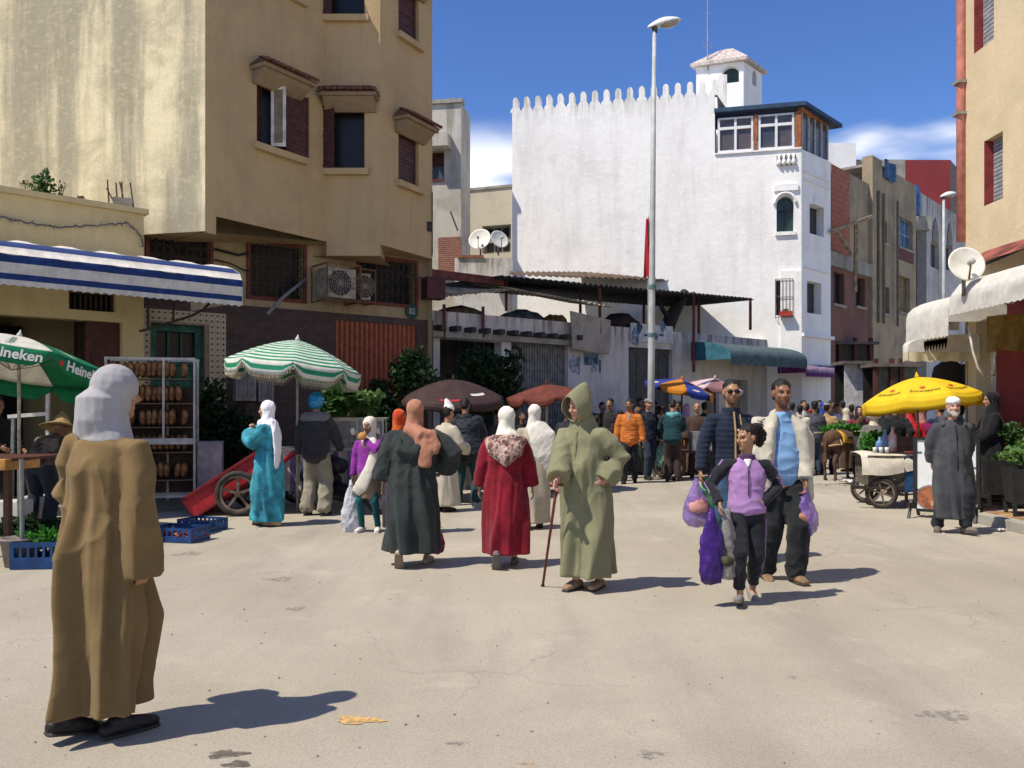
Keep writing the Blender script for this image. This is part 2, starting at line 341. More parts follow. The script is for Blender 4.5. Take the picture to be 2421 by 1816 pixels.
# ================================================================== left apartment block
def V2(u, D): return Vector((*XD(u, D), 0))
C0, A1, B1, C1 = V2(485, 15), V2(772, 17.5), V2(899, 17.5), V2(1022, 19.2)
Wl = C0+Vector((-.972, .235, 0))*11
FW, FA, FB, FC = Frame(Wl, C0), Frame(C0, A1), Frame(A1, B1), Frame(B1, C1)
GF = Frame(V2(510, 16.3), V2(1022, 19.45))
ROOF = 11.9
apt = empty('apartment_building', (0, 0, 0), 0, 'tall tan apartment block with maroon shutters and a stained blank side wall', 'building')
def part(mb, name, m, parent, smooth=False, bevel=0): return mb.build(name, m, parent, smooth, bevel=bevel)
sub = part
def win(F, u0, v0, u1, v1, uz=None):
    s0, z1 = F.px(u0, v0) if uz is None else (F.px(u0, v0)[0], F.px(uz, v0)[1]); s1 = F.px(u1, v0)[0]; z0 = F.px(u0 if uz is None else uz, v1)[1]
    return (s0, s1, z0, z1)
wA = win(FA, 607, 186, 712, 338); wB = win(FB, 768, 251, 862, 400); wC = win(FC, 942, 301, 990, 427)
FLOOR = 3.12
up = lambda w: (w[0], w[1], w[2]+FLOOR, w[3]+FLOOR)
zA, zB, zC = 4.96, 4.68, 4.91
mb = MB(); FW.wall(mb, 0, FW.L, 4.66, ROOF); part(mb, 'blank_wall', M_blank, apt)
mb = MB(); sA0 = FA.px(511, 500)[0]
FA.wall(mb, 0, sA0, 4.64, zA); FA.wall(mb, 0, FA.L, zA, ROOF, [wA, up(wA)])
FB.wall(mb, 0, FB.L, zB, ROOF, [wB, up(wB)]); FC.wall(mb, 0, FC.L, zC, ROOF, [wC, up(wC)])
bk0, bk1 = Wl+Vector((1, 9, 0)), C1+Vector((-5, 6, 0))
def vq(a, b, z0, z1): mb.add([Vector((a.x, a.y, z0)), Vector((b.x, b.y, z0)), Vector((b.x, b.y, z1)), Vector((a.x, a.y, z1))], [(0, 1, 2, 3)])
vq(C1, bk1, 0, ROOF); vq(bk1, bk0, 0, ROOF); vq(bk0, Wl, 0, ROOF)
top = [Wl, C0, A1, B1, C1, bk1, bk0]
for z in (ROOF,): mb.add([Vector((p.x, p.y, z)) for p in top], [tuple(range(7))])
# undersides of the overhang, each section at its own level, with the step faces between
g0, g1 = GF.pt(-3, 0), GF.pt(GF.L, 0)
mb.add([Vector((p.x, p.y, z)) for p, z in ((C0, 4.64), (A1, zA), (GF.pt(GF.L*.52, 0), zA), (GF.pt(-.8, 0), 4.64))], [(3, 2, 1, 0)])
mb.add([Vector((p.x, p.y, zB)) for p in (A1, B1, GF.pt(GF.L*.78, 0), GF.pt(GF.L*.4, 0))], [(3, 2, 1, 0)])
mb.add([Vector((p.x, p.y, zC)) for p in (B1, C1, GF.pt(GF.L, 0), GF.pt(GF.L*.7, 0))], [(3, 2, 1, 0)])
mb.add([Vector((p.x, p.y, 4.66)) for p in (Wl, C0, GF.pt(-.6, 0), Wl+Vector((1, 3, 0)))], [(3, 2, 1, 0)])
vq(A1, GF.pt(GF.L*.45, 0), zB, zA); vq(B1, GF.pt(GF.L*.75, 0), zB, zC)
part(mb, 'upper_wall', M_tan, apt)
def apartment_window(F, w, hood, shutters, up_only=False):
    s0, s1, z0, z1 = w; W = s1-s0
    r = part(F.boxm(MB(), s0+.01, s1-.01, z0, z1, -.24, -.20), 'window', M_glassd, apt)
    mbw = MB()
    for a, b_, c, d in ((s0, s0+.06, z0, z1), (s1-.06, s1, z0, z1), (s0+.06, s1-.06, z0, z0+.06), (s0+.06, s1-.06, z1-.06, z1)): F.boxm(mbw, a+.003, b_-.003, c+.003, d-.003, -.198, -.13)
    sub(mbw, 'frame', M_shut, r)
    sub(F.boxm(MB(), s0-.09, s1+.09, z0-.13, z0-.003, -.02, .11), 'sill', M_tan, r)
    for kind, a, b_, o, ang in shutters:
        q = MB(); e = F.pt(a, 0, o); d = (F.t*math.cos(ang)+F.n*math.sin(ang)); n = Vector((d.y, -d.x, 0)); L = b_-a
        def bx(x0, x1, y0, y1, t0, t1, mm=q): mm.box8([e+d*x0+n*t1+Vector((0, 0, y0)), e+d*x1+n*t1+Vector((0, 0, y0)), e+d*x1+n*t0+Vector((0, 0, y0)), e+d*x0+n*t0+Vector((0, 0, y0)), e+d*x0+n*t1+Vector((0, 0, y1)), e+d*x1+n*t1+Vector((0, 0, y1)), e+d*x1+n*t0+Vector((0, 0, y1)), e+d*x0+n*t0+Vector((0, 0, y1))])
        if kind == 'shutter':
            bx(0, L, z0+.01, z1-.01, -.012, .012)
            for x0, x1 in ((0, .05), (L-.05, L)): bx(x0, x1, z0+.01, z1-.01, .012, .028)
            for y in (z0+.01, (z0+z1)/2-.03, z1-.08): bx(.05, L-.05, y, y+.07, .012, .028)
            nsl = int((z1-z0)/.09)
            for k in range(nsl): y = z0+.04+k*(z1-z0-.08)/nsl; bx(.05, L-.05, y, y+.03, .012, .02)
            sub(q, 'shutter', M_shut, r)
        else:
            for x0, x1, y0, y1 in ((0, .055, z0+.03, z1-.03), (L-.055, L, z0+.03, z1-.03), (.055, L-.055, z0+.03, z0+.09), (.055, L-.055, z1-.09, z1-.03)): bx(x0, x1, y0, y1, -.02, .02)
            sub(q, 'casement', M_white_frame, r); q2 = MB(); bx(.055, L-.055, z0+.09, z1-.09, -.004, .004, q2); sub(q2, 'pane', mat('curtained_glass', (.20, .15, .085), .3), r)
    if hood:
        h0, h1, zb, zt, dp = hood     # a little tiled canopy on two brackets
        h = part(F.boxm(MB(), h0, h1, zb, zb+.07, 0.003, dp), 'window_canopy', M_hood, apt)
        q = MB(); q.add([F.pt(h0-.03, zb+.07, dp+.05), F.pt(h1+.03, zb+.07, dp+.05), F.pt(h1-.2, zt, .02), F.pt(h0+.2, zt, .02), F.pt(h0-.03, zb+.07, .02), F.pt(h1+.03, zb+.07, .02)], [(0, 1, 2, 3), (0, 3, 4), (1, 5, 2), (0, 4, 5, 1), (3, 2, 5, 4)])
        sub(q, 'canopy_roof', M_tile, h)
        sub(MB().prism([F.pt(h0+.06, zb-.003, .003), F.pt(h0+.06, zb-.003, dp*.85), F.pt(h0+.06, zb-.07, dp*.7), F.pt(h0+.06, zb-.24, .06), F.pt(h0+.06, zb-.24, .003)], F.t*(h1-h0-.12)), 'cove', M_hood, h)
        n = max(5, int((h1-h0)/.115)); zr = zb+.075
        for k in range(n):   # rounded tiles running down the slope
            f = (k+.5)/n; sb = h0-.03+(h1-h0+.06)*f; st = h0+.2+(h1-h0-.4)*f
            a, b_ = F.pt(st, zt+.01, .03), F.pt(sb, zr+.012, dp+.075)
            q = MB(); t = (b_-a).normalized(); sd = F.t; nn = sd.cross(t).normalized(); nn = nn if nn.z > 0 else -nn; rad = (h1-h0)/n*.5; rings = []
            for e, rr_ in ((a, rad*.8), (b_, rad)):
                rings.append([e+sd*rr_*math.cos(x)+nn*rr_*.9*math.sin(x) for x in [math.pi*i/6 for i in range(7)]]+[e-nn*.012])
            q.loft(rings); sub(q, 'roof_tile', M_tile, h, True)
    return r
cs0, cs1 = FA.px(641, 300)[0], FA.px(667, 300)[0]
apartment_window(FA, wA, (FA.px(590, 160)[0], FA.px(712, 190)[0], wA[3]+.12, wA[3]+.40, .40), [('shutter', wA[0]+.02, FA.px(636, 300)[0], -.06, -.5), ('casement', cs0, cs1, .0, .9), ('shutter', FA.px(672, 300)[0], FA.px(722, 300)[0], .03, .08)])
apartment_window(FA, up(wA), None, [('shutter', wA[0]+.02, wA[1]-.5, -.05, 0)])
apartment_window(FB, wB, (FB.px(763, 220)[0], FB.px(896, 220)[0], wB[3]+.1, wB[3]+.36, .36), [('shutter', FB.px(757, 300)[0], FB.px(794, 300)[0], .05, 0.2)])
apartment_window(FB, up(wB), None, [('shutter', FB.px(757, 20)[0], FB.px(788, 20)[0], .05, .2)])
apartment_window(FC, wC, (wC[0]-.2, wC[1]+.22, wC[3]+.1, wC[3]+.38, .38), [('shutter', wC[0]+.02, wC[1]-.02, -.10, 0)])
apartment_window(FC, up(wC), (wC[0]-.2, wC[1]+.22, wC[3]+FLOOR+.1, wC[3]+FLOOR+.38, .38), [('shutter', wC[0]+.02, wC[1]-.02, -.10, 0)])

# ---- ground floor wall, its grilled windows, tiled door surround and brick dado
dz = GF.px(760, 737)[1]
gw0 = (GF.px(352, 600)[0], GF.px(494, 600)[0], GF.px(480, 660)[1], GF.px(480, 566)[1])
gw1 = win(GF, 590, 580, 716, 704, 655); gw2 = win(GF, 850, 616, 980, 716, 915)
dr = (GF.px(356, 800)[0], GF.px(483, 800)[0], .18, GF.px(440, 768)[1])
sr = (GF.px(338, 800)[0], GF.px(533, 800)[0], GF.px(440, 736)[1])
cu = (GF.px(790, 800)[0], GF.px(983, 800)[0], .1, GF.px(885, 764)[1])
mb = MB(); GF.wall(mb, -2.4, GF.L, dz, zA+.1, [gw0, gw1, gw2])
mb.add([GF.pt(GF.L, 0), GF.pt(GF.L, 0, -6), GF.pt(GF.L, zA, -6), GF.pt(GF.L, zA)], [(0, 1, 2, 3)])
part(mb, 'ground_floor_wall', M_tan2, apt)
M_dado = brick_mat('brown_brick_dado', (.060, .036, .031), (.085, .052, .044), (.050, .038, .034), 1., .22, .07, GF.rz)
mb = MB()
for s0, s1, z0, z1 in ((-2.4, sr[0], 0, dz), (sr[0], sr[1], sr[2], dz), (sr[1], cu[0], 0, dz), (cu[0], cu[1], cu[3], dz), (cu[1], GF.L+.01, 0, dz)):
    GF.boxm(mb, s0, s1, z0, z1-.002, -.25, .03)
part(mb, 'brick_dado', M_dado, apt)
def grille(w, F, mframe):
    r = part(F.boxm(MB(), w[0], w[1], w[2], w[3], -.24, -.2), 'window', M_glassd, apt); q = MB(); s0, s1, z0, z1 = w
    for a, b_, c, d in ((s0-.07, s0, z0-.07, z1+.07), (s1, s1+.07, z0-.07, z1+.07), (s0, s1, z1, z1+.07), (s0, s1, z0-.07, z0)): F.boxm(q, a+.002, b_-.002, c+.002, d-.002, .003, .05)
    sub(q, 'frame', mframe, r); q = MB(); n = int((s1-s0)/.13)
    for k in range(1, n): s = s0+(s1-s0)*k/n; F.boxm(q, s-.009, s+.009, z0, z1, -.03, -.012)
    for k in range(1, 4): z = z0+(z1-z0)*k/4; F.boxm(q, s0, s1, z-.009, z+.009, -.0115, .004)
    for k in range(n):
        for j in range(4):
            c = F.pt(s0+(s1-s0)*(k+.5)/n, z0+(z1-z0)*(j+.5)/4, -.012); rr_ = .05
            q.tube([c+F.t*rr_*math.cos(a)+Vector((0, 0, rr_*1.5*math.sin(a))) for a in [2*math.pi*i/8 for i in range(9)]], .008, 4, False)
    sub(q, 'grille', M_iron, r)
for w in (gw0, gw1, gw2): grille(w, GF, M_redframe)
# patterned tiles round the door
def motif_mat():
    m = bpy.data.materials.new('diamond_motif_tile'); nt, b = nodes(m); v = coord(nt); x, y, z = sepxyz(nt, v)
    d = math_n(nt, 'ADD', math_n(nt, 'ABSOLUTE', x), math_n(nt, 'ABSOLUTE', z)); f = ramp(nt, d, .026, .034)
    c = mix_rgb(nt, f, (.085, .065, .05), (.42, .36, .26)); c = mix_rgb(nt, 1., c, ramp(nt, tex_noise(nt, coord(nt, kind='Generated'), 3., 4), .3, .7, .8, 1.1), 'MULTIPLY')
    nt.links.new(c, b.inputs['Base Color']); b.inputs['Roughness'].default_value = .35; return m
M_motif = motif_mat()
TS = .107
tm = MB().box((0, 0, 0), (TS-.004, .012, TS-.004)); bk = MB()
for a, b_, c, d in ((sr[0], dr[0], 0, sr[2]), (dr[1], sr[1], 0, sr[2]), (dr[0], dr[1], dr[3], sr[2])): GF.boxm(bk, a, b_, c, d, -.25, .02)
surround = part(bk, 'tiled_surround', mat('tile_grout', (.30, .25, .18), .9), apt)
me_tile = None; cnt = 0
ns, nz = int((sr[1]-sr[0])/TS), int(sr[2]/TS)
for i in range(ns):
    for j in range(nz):
        s, z = sr[0]+(i+.5)*(sr[1]-sr[0])/ns, sr[2]-(j+.5)*TS
        if dr[0]-.03 < s < dr[1]+.03 and z < dr[3]: continue
        if z < 1.25: continue
        if me_tile is None: o = tm.build('tile', M_motif, surround); me_tile = o.data
        else: o = link('tile', me_tile, surround)
        o.location = GF.pt(s, z, .027); o.rotation_euler = (0, 0, GF.rz); cnt += 1
        if j % 2 == 0: o.location += GF.t*0
# teal door: deep reveal, transom light with bars, panelled leaf
M_teal = mat('teal_door_paint', (.016, .135, .108), .5, .25, 6)
door = part(GF.boxm(MB(), dr[0], dr[1], dr[2], dr[3], -.30, -.24), 'door', M_teal, apt)
q = MB(); zt = dr[3]-.62
for a, b_, c, d in ((dr[0]+.002, dr[0]+.13, dr[2], dr[3]-.002), (dr[1]-.13, dr[1]-.002, dr[2], dr[3]-.002), (dr[0]+.13, dr[1]-.13, dr[3]-.13, dr[3]-.002), (dr[0]+.13, dr[1]-.13, zt-.12, zt)): GF.boxm(q, a, b_, c, d, -.239, -.12)
for k in (1, 2): s = dr[0]+.13+(dr[1]-dr[0]-.26)*k/3; GF.boxm(q, s-.02, s+.02, zt, dr[3]-.13, -.235, -.17)
sub(q, 'frame', M_teal, door); sub(GF.boxm(MB(), dr[0]+.131, dr[1]-.131, zt, dr[3]-.131, -.238, -.225), 'transom_pane', M_glassd, door)
for k in (0, 1):
    a = dr[0]+.16+k*(dr[1]-dr[0]-.3)/2; sub(GF.boxm(MB(), a, a+(dr[1]-dr[0]-.36)/2, 1.2, zt-.2, -.238, -.215), 'panel', M_teal, door)
# striped curtain in the garage opening
def stripe_mat(name, cols, F, period, duty, bumpy=0., noise=.25):
    m = bpy.data.materials.new(name); nt, b = nodes(m); v = coord(nt, (1, 1, 1)); x, y, z = sepxyz(nt, v)
    s = math_n(nt, 'ADD', math_n(nt, 'MULTIPLY', x, F.t.x), math_n(nt, 'MULTIPLY', y, F.t.y))
    fr = math_n(nt, 'FRACT', math_n(nt, 'DIVIDE', s, period)); f = math_n(nt, 'GREATER_THAN', fr, duty)
    c = mix_rgb(nt, f, srgb(cols[0]), srgb(cols[1])); c = mix_rgb(nt, 1., c, ramp(nt, tex_noise(nt, v, 8., 5), .3, .7, 1-noise, 1+noise*.3), 'MULTIPLY')
    nt.links.new(c, b.inputs['Base Color']); b.inputs['Roughness'].default_value = .85; return m
q = MB()
q.sheet(lambda a, c: GF.pt(cu[0]+.01+(cu[1]-cu[0]-.02)*a, cu[2]+(cu[3]-cu[2])*c, .01+.035*math.sin(a*2*math.pi*17+.6*math.sin(c*5))*(1.1-c*.6)), 160, 6)
curt = tag(q.build('curtain', stripe_mat('orange_red_striped_cloth', ((.25, .042, .026), (.30, .155, .045)), GF, .118, .52), None, True), 'red and orange striped curtain closing the ground floor opening', 'curtain')
# meter cabinets low on the wall behind the striped parasol
for u0, v0, u1, v1, lab in ((548, 858, 596, 948, 'pale grey meter cabinet low on the brown wall nearest the tiled door'), (602, 880, 638, 950, 'narrow grey meter cabinet beside the wider one on the brown wall')):
    a, b_, c, d = GF.rect(u0, v0, u1, v1); e = empty('meter_cabinet', (0, 0, 0), 0, lab, 'cabinet')
    GF.boxm(MB(), a, b_, c, d, .033, .2).build('case', mat('pale_grey_metal', (.27, .26, .25), .6), e, bevel=.01)
    GF.boxm(MB(), a+.05, (a+b_)/2-.02, c+.06, d-.06, .201, .215).build('door', mat('cabinet_door_metal', (.20, .195, .19), .6), e); GF.boxm(MB(), (a+b_)/2+.02, b_-.05, c+.06, d-.06, .201, .215).build('door', MATS['cabinet_door_metal'], e)
# air conditioners in iron cages
def air_con(u0, v0, u1, v1, dp, lab):
    a, b_, c, d = GF.rect(u0, v0, u1, v1, .2); e = empty('air_conditioner', (0, 0, 0), 0, lab, 'air conditioner', 'air conditioners over the garage')
    GF.boxm(MB(), a, b_, c, d, .12, dp).build('case', mat('aged_ac_enamel', (.40, .35, .26), .5, .3), e, bevel=.012)
    q = MB(); cc = GF.pt(a+(b_-a)*.42, (c+d)/2, dp+.004); rr_ = (d-c)*.42
    for k in range(1, 7): q.tube([cc+(GF.t*math.cos(x)+Vector((0, 0, 1))*math.sin(x))*rr_*k/6+GF.n*.01 for x in [2*math.pi*i/24 for i in range(25)]], .006, 4, False)
    for k in range(8): x = math.pi*k/8; dd = (GF.t*math.cos(x)+Vector((0, 0, 1))*math.sin(x))*rr_; q.bar(cc-dd+GF.n*.018, cc+dd+GF.n*.018, .008)
    q.build('fan_guard', mat('pale_wire', (.32, .30, .26), .5), e)
    M = Matrix(((GF.t.x, 0, GF.n.x), (GF.t.y, 0, GF.n.y), (0, 1, 0))); MB().lathe([(.0, 0), (rr_, 0), (rr_, .004), (0, .004)], cc, 24, M).build('fan_opening', M_dark, e)
    q = MB()
    for x in (a-.06, b_+.06):
        for o in (.04, dp+.1): q.bar(GF.pt(x, c-.06, o), GF.pt(x, d+.06, o), .025)
    for z in (c-.06, d+.06):
        for x in (a-.06, b_+.06): q.bar(GF.pt(x, z, .033), GF.pt(x, z, dp+.1), .025)
        q.bar(GF.pt(a-.06, z, dp+.1), GF.pt(b_+.06, z, dp+.1), .025)
    for k in (1, 2): zz = c+(d-c)*k/3; q.bar(GF.pt(a-.06, zz, dp+.1), GF.pt(b_+.06, zz, dp+.1), .015)
    q.build('cage', mat('rusty_cage', (.20, .085, .04), .8, .3), e)
air_con(752, 640, 818, 710, .62, 'caged cream air conditioner with round fan, on the wall over the garage')
air_con(838, 650, 862, 712, .45, 'smaller caged air conditioner in shadow right of the cream one')
q = MB(); q.tube([GF.pt(GF.px(716, 662)[0], GF.px(716, 662)[1], .1), GF.pt(GF.px(655, 706)[0], GF.px(655, 706)[1], .3), GF.pt(GF.px(607, 748)[0], GF.px(607, 748)[1], .5)], .035, 8)
tag(q.build('drain_pipe', mat('grey_pipe', (.25, .25, .25), .6), None, True), 'grey drain pipe slanting out from the grilled window', 'pipe')
# street number disc and brown box on the corner
c = GF.pt(GF.px(971, 737)[0], GF.px(971, 737)[1], .04); Mw = Matrix(((GF.t.x, 0, GF.n.x), (GF.t.y, 0, GF.n.y), (0, 1, 0)))
e = empty('number_sign', c, 0, 'round dark green sign with the number 52 beside the garage', 'sign')
MB().lathe([(0, 0), (.165, 0), (.165, .02), (0, .02)], (0, 0, 0), 28, Mw).build('disc', mat('dark_green_enamel', (.012, .055, .042), .4), e)
def text_mesh(s, size, extrude=.002, align='CENTER', bold=0.):
    cu_ = bpy.data.curves.new('t', 'FONT'); cu_.body = s; cu_.size = size; cu_.extrude = extrude; cu_.align_x = align; cu_.align_y = 'CENTER'; cu_.resolution_u = 3; cu_.offset = bold
    o = bpy.data.objects.new('t', cu_); COL.objects.link(o); dg = bpy.context.evaluated_depsgraph_get(); me = bpy.data.meshes.new_from_object(o.evaluated_get(dg))
    v = [x.co.copy() for x in me.vertices]; f = [tuple(p.vertices) for p in me.polygons]; bpy.data.objects.remove(o); bpy.data.curves.remove(cu_); bpy.data.meshes.remove(me); return v, f
def text_obj(s, size, fn, name, m, parent, bold=0., ex=.002, align='CENTER'):
    v, f = text_mesh(s, size, ex, align, bold); return MB().add([fn(p.x, p.y, p.z) for p in v], f).build(name, m, parent, recalc=False)
text_obj('52', .17, lambda x, y, z: GF.t*x+Vector((0, 0, y))+GF.n*(z+.024), 'numerals', mat('dull_white_numerals', (.34, .37, .34), .6), e, .006)
q = MB(); cb = C1+Vector((0, 0, 0)); F_ = Frame(V2(1003, 19.0), V2(1046, 19.25)); z0, z1 = F_.px(1024, 708)[1], F_.px(1024, 657)[1]
e = empty('box_sign', (0, 0, 0), 0, 'dark maroon box sign sticking out from the building corner', 'sign')
F_.boxm(MB(), 0, F_.L, z0, z1, -.15, .15).build('box', mat('maroon_box_paint', (.075, .022, .024), .55), e, bevel=.01); MB().bar(F_.pt(-.5, z1-.03, 0), F_.pt(.02, z1-.03, 0), .03).build('bracket', M_iron, e)
# electric cables along the facade
def cable(pts, r, lab, m=None, seed=1):
    q = MB(); q.tube(pts, r, 6); return tag(q.build('cable', m or mat('black_cable', (.02, .02, .02), .6), None, True), lab, 'cable')
cable([GF.pt(GF.px(u, v)[0], GF.px(u, v)[1], .06) for u, v in ((505, 590), (530, 596), (560, 604), (585, 600))], .025, 'thick black cable bundle on the tan wall left of the grilled window')
cable([GF.pt(GF.px(u, v)[0], GF.px(u, v)[1], .06) for u, v in ((505, 615), (540, 623), (575, 640), (588, 640))], .014, 'thin lower cable on the tan wall left of the grilled window')
cable([FC.pt(FC.L-.04, z, .03) for z in (6.4, 5.8, 5.3, 5.05)]+[GF.pt(GF.L-.08, 4.6, .04), GF.pt(GF.L-.05, 3.6, .05)], .012, 'thin cable running down the far corner of the tan block')
e = box('junction_box', P(1016, 536, 19.05), (.12, .1, .2), mat('black_plastic', (.03, .03, .03), .5)); tag(e, 'small black junction box on the far corner of the tan block', 'box')

# ================================================================== low annex with awning
FX = Frame(V2(0, 13.0), V2(340, 14.5)); ZT = 4.83
ann = empty('annex_building', (0, 0, 0), 0, 'low ochre annex with flat roof at the left edge', 'building')
ao = (FX.px(-60, 800)[0], FX.px(290, 800)[0], 0, FX.px(200, 757)[1]); aw = win(FX, 163, 692, 274, 735, 220)
mb = MB(); FX.wall(mb, -6, FX.L, 0, ZT, [ao, aw], .3)
mb.add([FX.pt(FX.L, 0), FX.pt(FX.L, 0, -2.2), FX.pt(FX.L, ZT, -2.2), FX.pt(FX.L, ZT)], [(0, 1, 2, 3)]); mb.add([FX.pt(-6, ZT), FX.pt(FX.L, ZT), FX.pt(FX.L, ZT, -4), FX.pt(-6, ZT, -4)], [(0, 1, 2, 3)])
mb.add([FX.pt(-6, 0), FX.pt(-6, 0, -4), FX.pt(-6, ZT, -4), FX.pt(-6, ZT)], [(0, 1, 2, 3)]); mb.add([FX.pt(-6, 0, -4), FX.pt(FX.L, 0, -2.2), FX.pt(FX.L, ZT, -2.2), FX.pt(-6, ZT, -4)], [(0, 1, 2, 3)])
part(mb, 'wall', M_annex, ann)
mb = MB(); FX.boxm(mb, -6, FX.L+.06, ZT+.002, ZT+.09, -.25, .07); part(mb, 'coping', M_annex, ann)
mb = MB(); FX.boxm(mb, aw[0], aw[1], aw[2], aw[3], -.29, -.25); vent = part(mb, 'window', M_dark, ann)
mb = MB()
for k in range(9): s = aw[0]+(aw[1]-aw[0])*(k+.5)/9; FX.boxm(mb, s-.012, s+.012, aw[2], aw[3], -.12, -.09)
sub(mb, 'grille', M_iron, vent)
mb = MB(); FX.boxm(mb, FX.px(208, 800)[0], ao[1]-.01, .05, ao[3]-.01, -.2, -.12); dd_ = part(mb, 'door', M_shut, ann)
for zz in (.3, 1.5): sub(FX.boxm(MB(), FX.px(222, 800)[0], ao[1]-.15, zz, zz+1.0, -.119, -.10), 'panel', M_shut, dd_)
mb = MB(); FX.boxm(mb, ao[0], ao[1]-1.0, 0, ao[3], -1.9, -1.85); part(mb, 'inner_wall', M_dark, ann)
# rubble, rebars and weeds on the roof
rb = random.Random(3); M_rust = mat('rusty_rebar', (.12, .06, .035), .8, .3)
for k, (u, v, u2, v2) in enumerate(((254, 425, 259, 497), (252, 445, 288, 505), (274, 432, 280, 505), (288, 430, 290, 500), (283, 430, 300, 500), (308, 432, 318, 500))):
    D = FX.pt(FX.px(u2, v2)[0], 0, -.1).y
    tag(MB().tube([P(u2, v2+8, D), P(u, v, D+.05)], .012, 6).build('rebar', M_rust), ('leftmost upright rusty bar on the annex roof corner', 'bent rusty bar leaning left across the other roof bars', 'second upright rusty bar from the left on the annex roof', 'middle upright rusty bar on the annex roof corner', 'rusty bar crossing the middle one on the annex roof', 'rightmost rusty bar on the annex roof corner')[k], 'rebar', 'bars on the annex roof corner')
tag(MB().box((0, 0, 0), (.3, .25, .2), .4).build('concrete_stub', M_conc), 'broken concrete stub among the roof bars', 'rubble').location = FX.pt(FX.px(300, 505)[0], ZT+.15, -.18)
# ================================================================== blue and white awning
def awning(name, F, s0, s1, prof, mats, lab, cat='awning', scal=0., per=.14, endcap=None, sag=0., seams=0, caps=True, ends=None):
    """prof: list of (out, z, material index of the strip that follows); last strip is the valance with a scalloped hem"""
    e = empty(name, (0, 0, 0), 0, lab, cat); n = max(24, int((s1-s0)/per)*4); q = MB(); np_ = len(prof)
    cols = []
    for i in range(n+1):
        s = s0+(s1-s0)*i/n; c = []
        for j, (o, z, _) in enumerate(prof):
            zz = z; oo = o
            if j == np_-1 and scal: zz = z+scal*abs(math.sin(math.pi*(s-s0)/per))
            if sag and 0 < j < 3 and seams: zz -= sag*abs(math.sin(math.pi*seams*i/n))
            c.append(F.pt(s, zz, oo+(.006*math.sin(s*9+j) if j else 0)))
        cols.append(c)
    for i in range(n):
        for j in range(np_-1): q.cur = prof[j][2]; q.add([cols[i][j], cols[i+1][j], cols[i+1][j+1], cols[i][j+1]], [(0, 1, 2, 3)])
    o = q.build('fabric', mats, e, True, recalc=False, weld=True)
    if caps:
        for s in ((s0, s1) if ends is None else ends):
            p = [F.pt(s, z, o_) for o_, z, _ in prof[:-1]]; p2 = p+[F.pt(s, prof[-2][1], prof[0][0])]
            MB().prism(p2, F.t*(.008 if s == s0 else -.008)).build('end_panel', mats[endcap if endcap is not None else 0], e)
    q = MB()
    for k in range(max(2, int((s1-s0)/1.2))+1):
        s = s0+.02+(s1-s0-.04)*k/max(2, int((s1-s0)/1.2)); pr = [F.pt(s, z-.02, o_-.02) for o_, z, _ in prof[:-1]]; q.tube(pr, .014, 6)
    q.tube([F.pt(s0, prof[-2][1]-.02, prof[-2][0]-.03), F.pt(s1, prof[-2][1]-.02, prof[-2][0]-.03)], .016, 6)
    q.build('frame', mat('awning_steel', (.12, .11, .10), .6), e); return e
M_aw = cloth('white_awning_canvas', (.66, .63, .58), .12, 200., .8, .05, trans=.12); M_ab = cloth('blue_awning_canvas', (.020, .048, .18), .15, 200., .8, .05, trans=.1)
oA = 2.0; sE = FX.px(573, 700, oA)[0]; sS = FX.px(-150, 690, oA)[0]
za = FX.px(250, 612, oA)[1]; zb_ = FX.px(250, 698, oA)[1]; H = za-zb_
awning('awning', FX, sS, sE, [(.12, za+.36, 0), (.9, za+.30, 0), (1.45, za+.20, 0), (1.70, za+.13, 1), (1.93, za+.02, 0), (oA, za-.10, 0), (oA+.01, za-H*.16, 0), (oA+.01, za-H*.17, 1), (oA+.012, za-H*.38, 0), (oA+.012, za-H*.66, 1), (oA+.014, za-H*.82, 0), (oA+.014, za-H, 0)], [M_aw, M_ab],
       'long white awning with blue stripes over the left shop', scal=.03, per=.115, endcap=0, sag=.05, seams=7)
e = empty('awning_crank_rod', (0, 0, 0), 0, 'curved dark iron bracket hanging below the striped awning', 'bracket')
pp = [FX.pt(*FX.px(u, v, 1.2), 1.2) for u, v in ((330, 783), (352, 778), (410, 760), (450, 748), (480, 733), (500, 712))]
MB().tube(pp, .022, 6).build('arm', M_iron, e, True)
for u, v0, v1 in ((350, 705, 780), (410, 708, 760)): MB().tube([FX.pt(*FX.px(u, v0, 1.2), 1.2), FX.pt(*FX.px(u, v1, 1.2), 1.2)], .02, 6).build('hanger', M_iron, e)
# barbed wire and scraps along the annex front
q = MB(); r_ = random.Random(4); base = [(0, 512), (40, 522), (90, 530), (140, 536), (200, 535), (260, 530), (300, 528), (322, 545), (336, 565), (340, 590)]
pts = []
for i in range(len(base)-1):
    for k in range(6): f = k/6; u = base[i][0]*(1-f)+base[i+1][0]*f; v = base[i][1]*(1-f)+base[i+1][1]*f; pts.append(FX.pt(*FX.px(u, v+r_.uniform(-2.5, 2.5), .08), .08+r_.uniform(-.02, .02)))
q.tube(pts, .014, 5)
for p in pts[::2]:
    for k in range(2): d = Vector((r_.uniform(-1, 1), r_.uniform(-1, 1), r_.uniform(-1, 1))).normalized()*.05; q.bar(p-d, p+d, .006)
tag(q.build('cable', mat('tangled_wire', (.16, .14, .13), .7)), 'tangled wire with scraps strung along the annex front', 'wire')
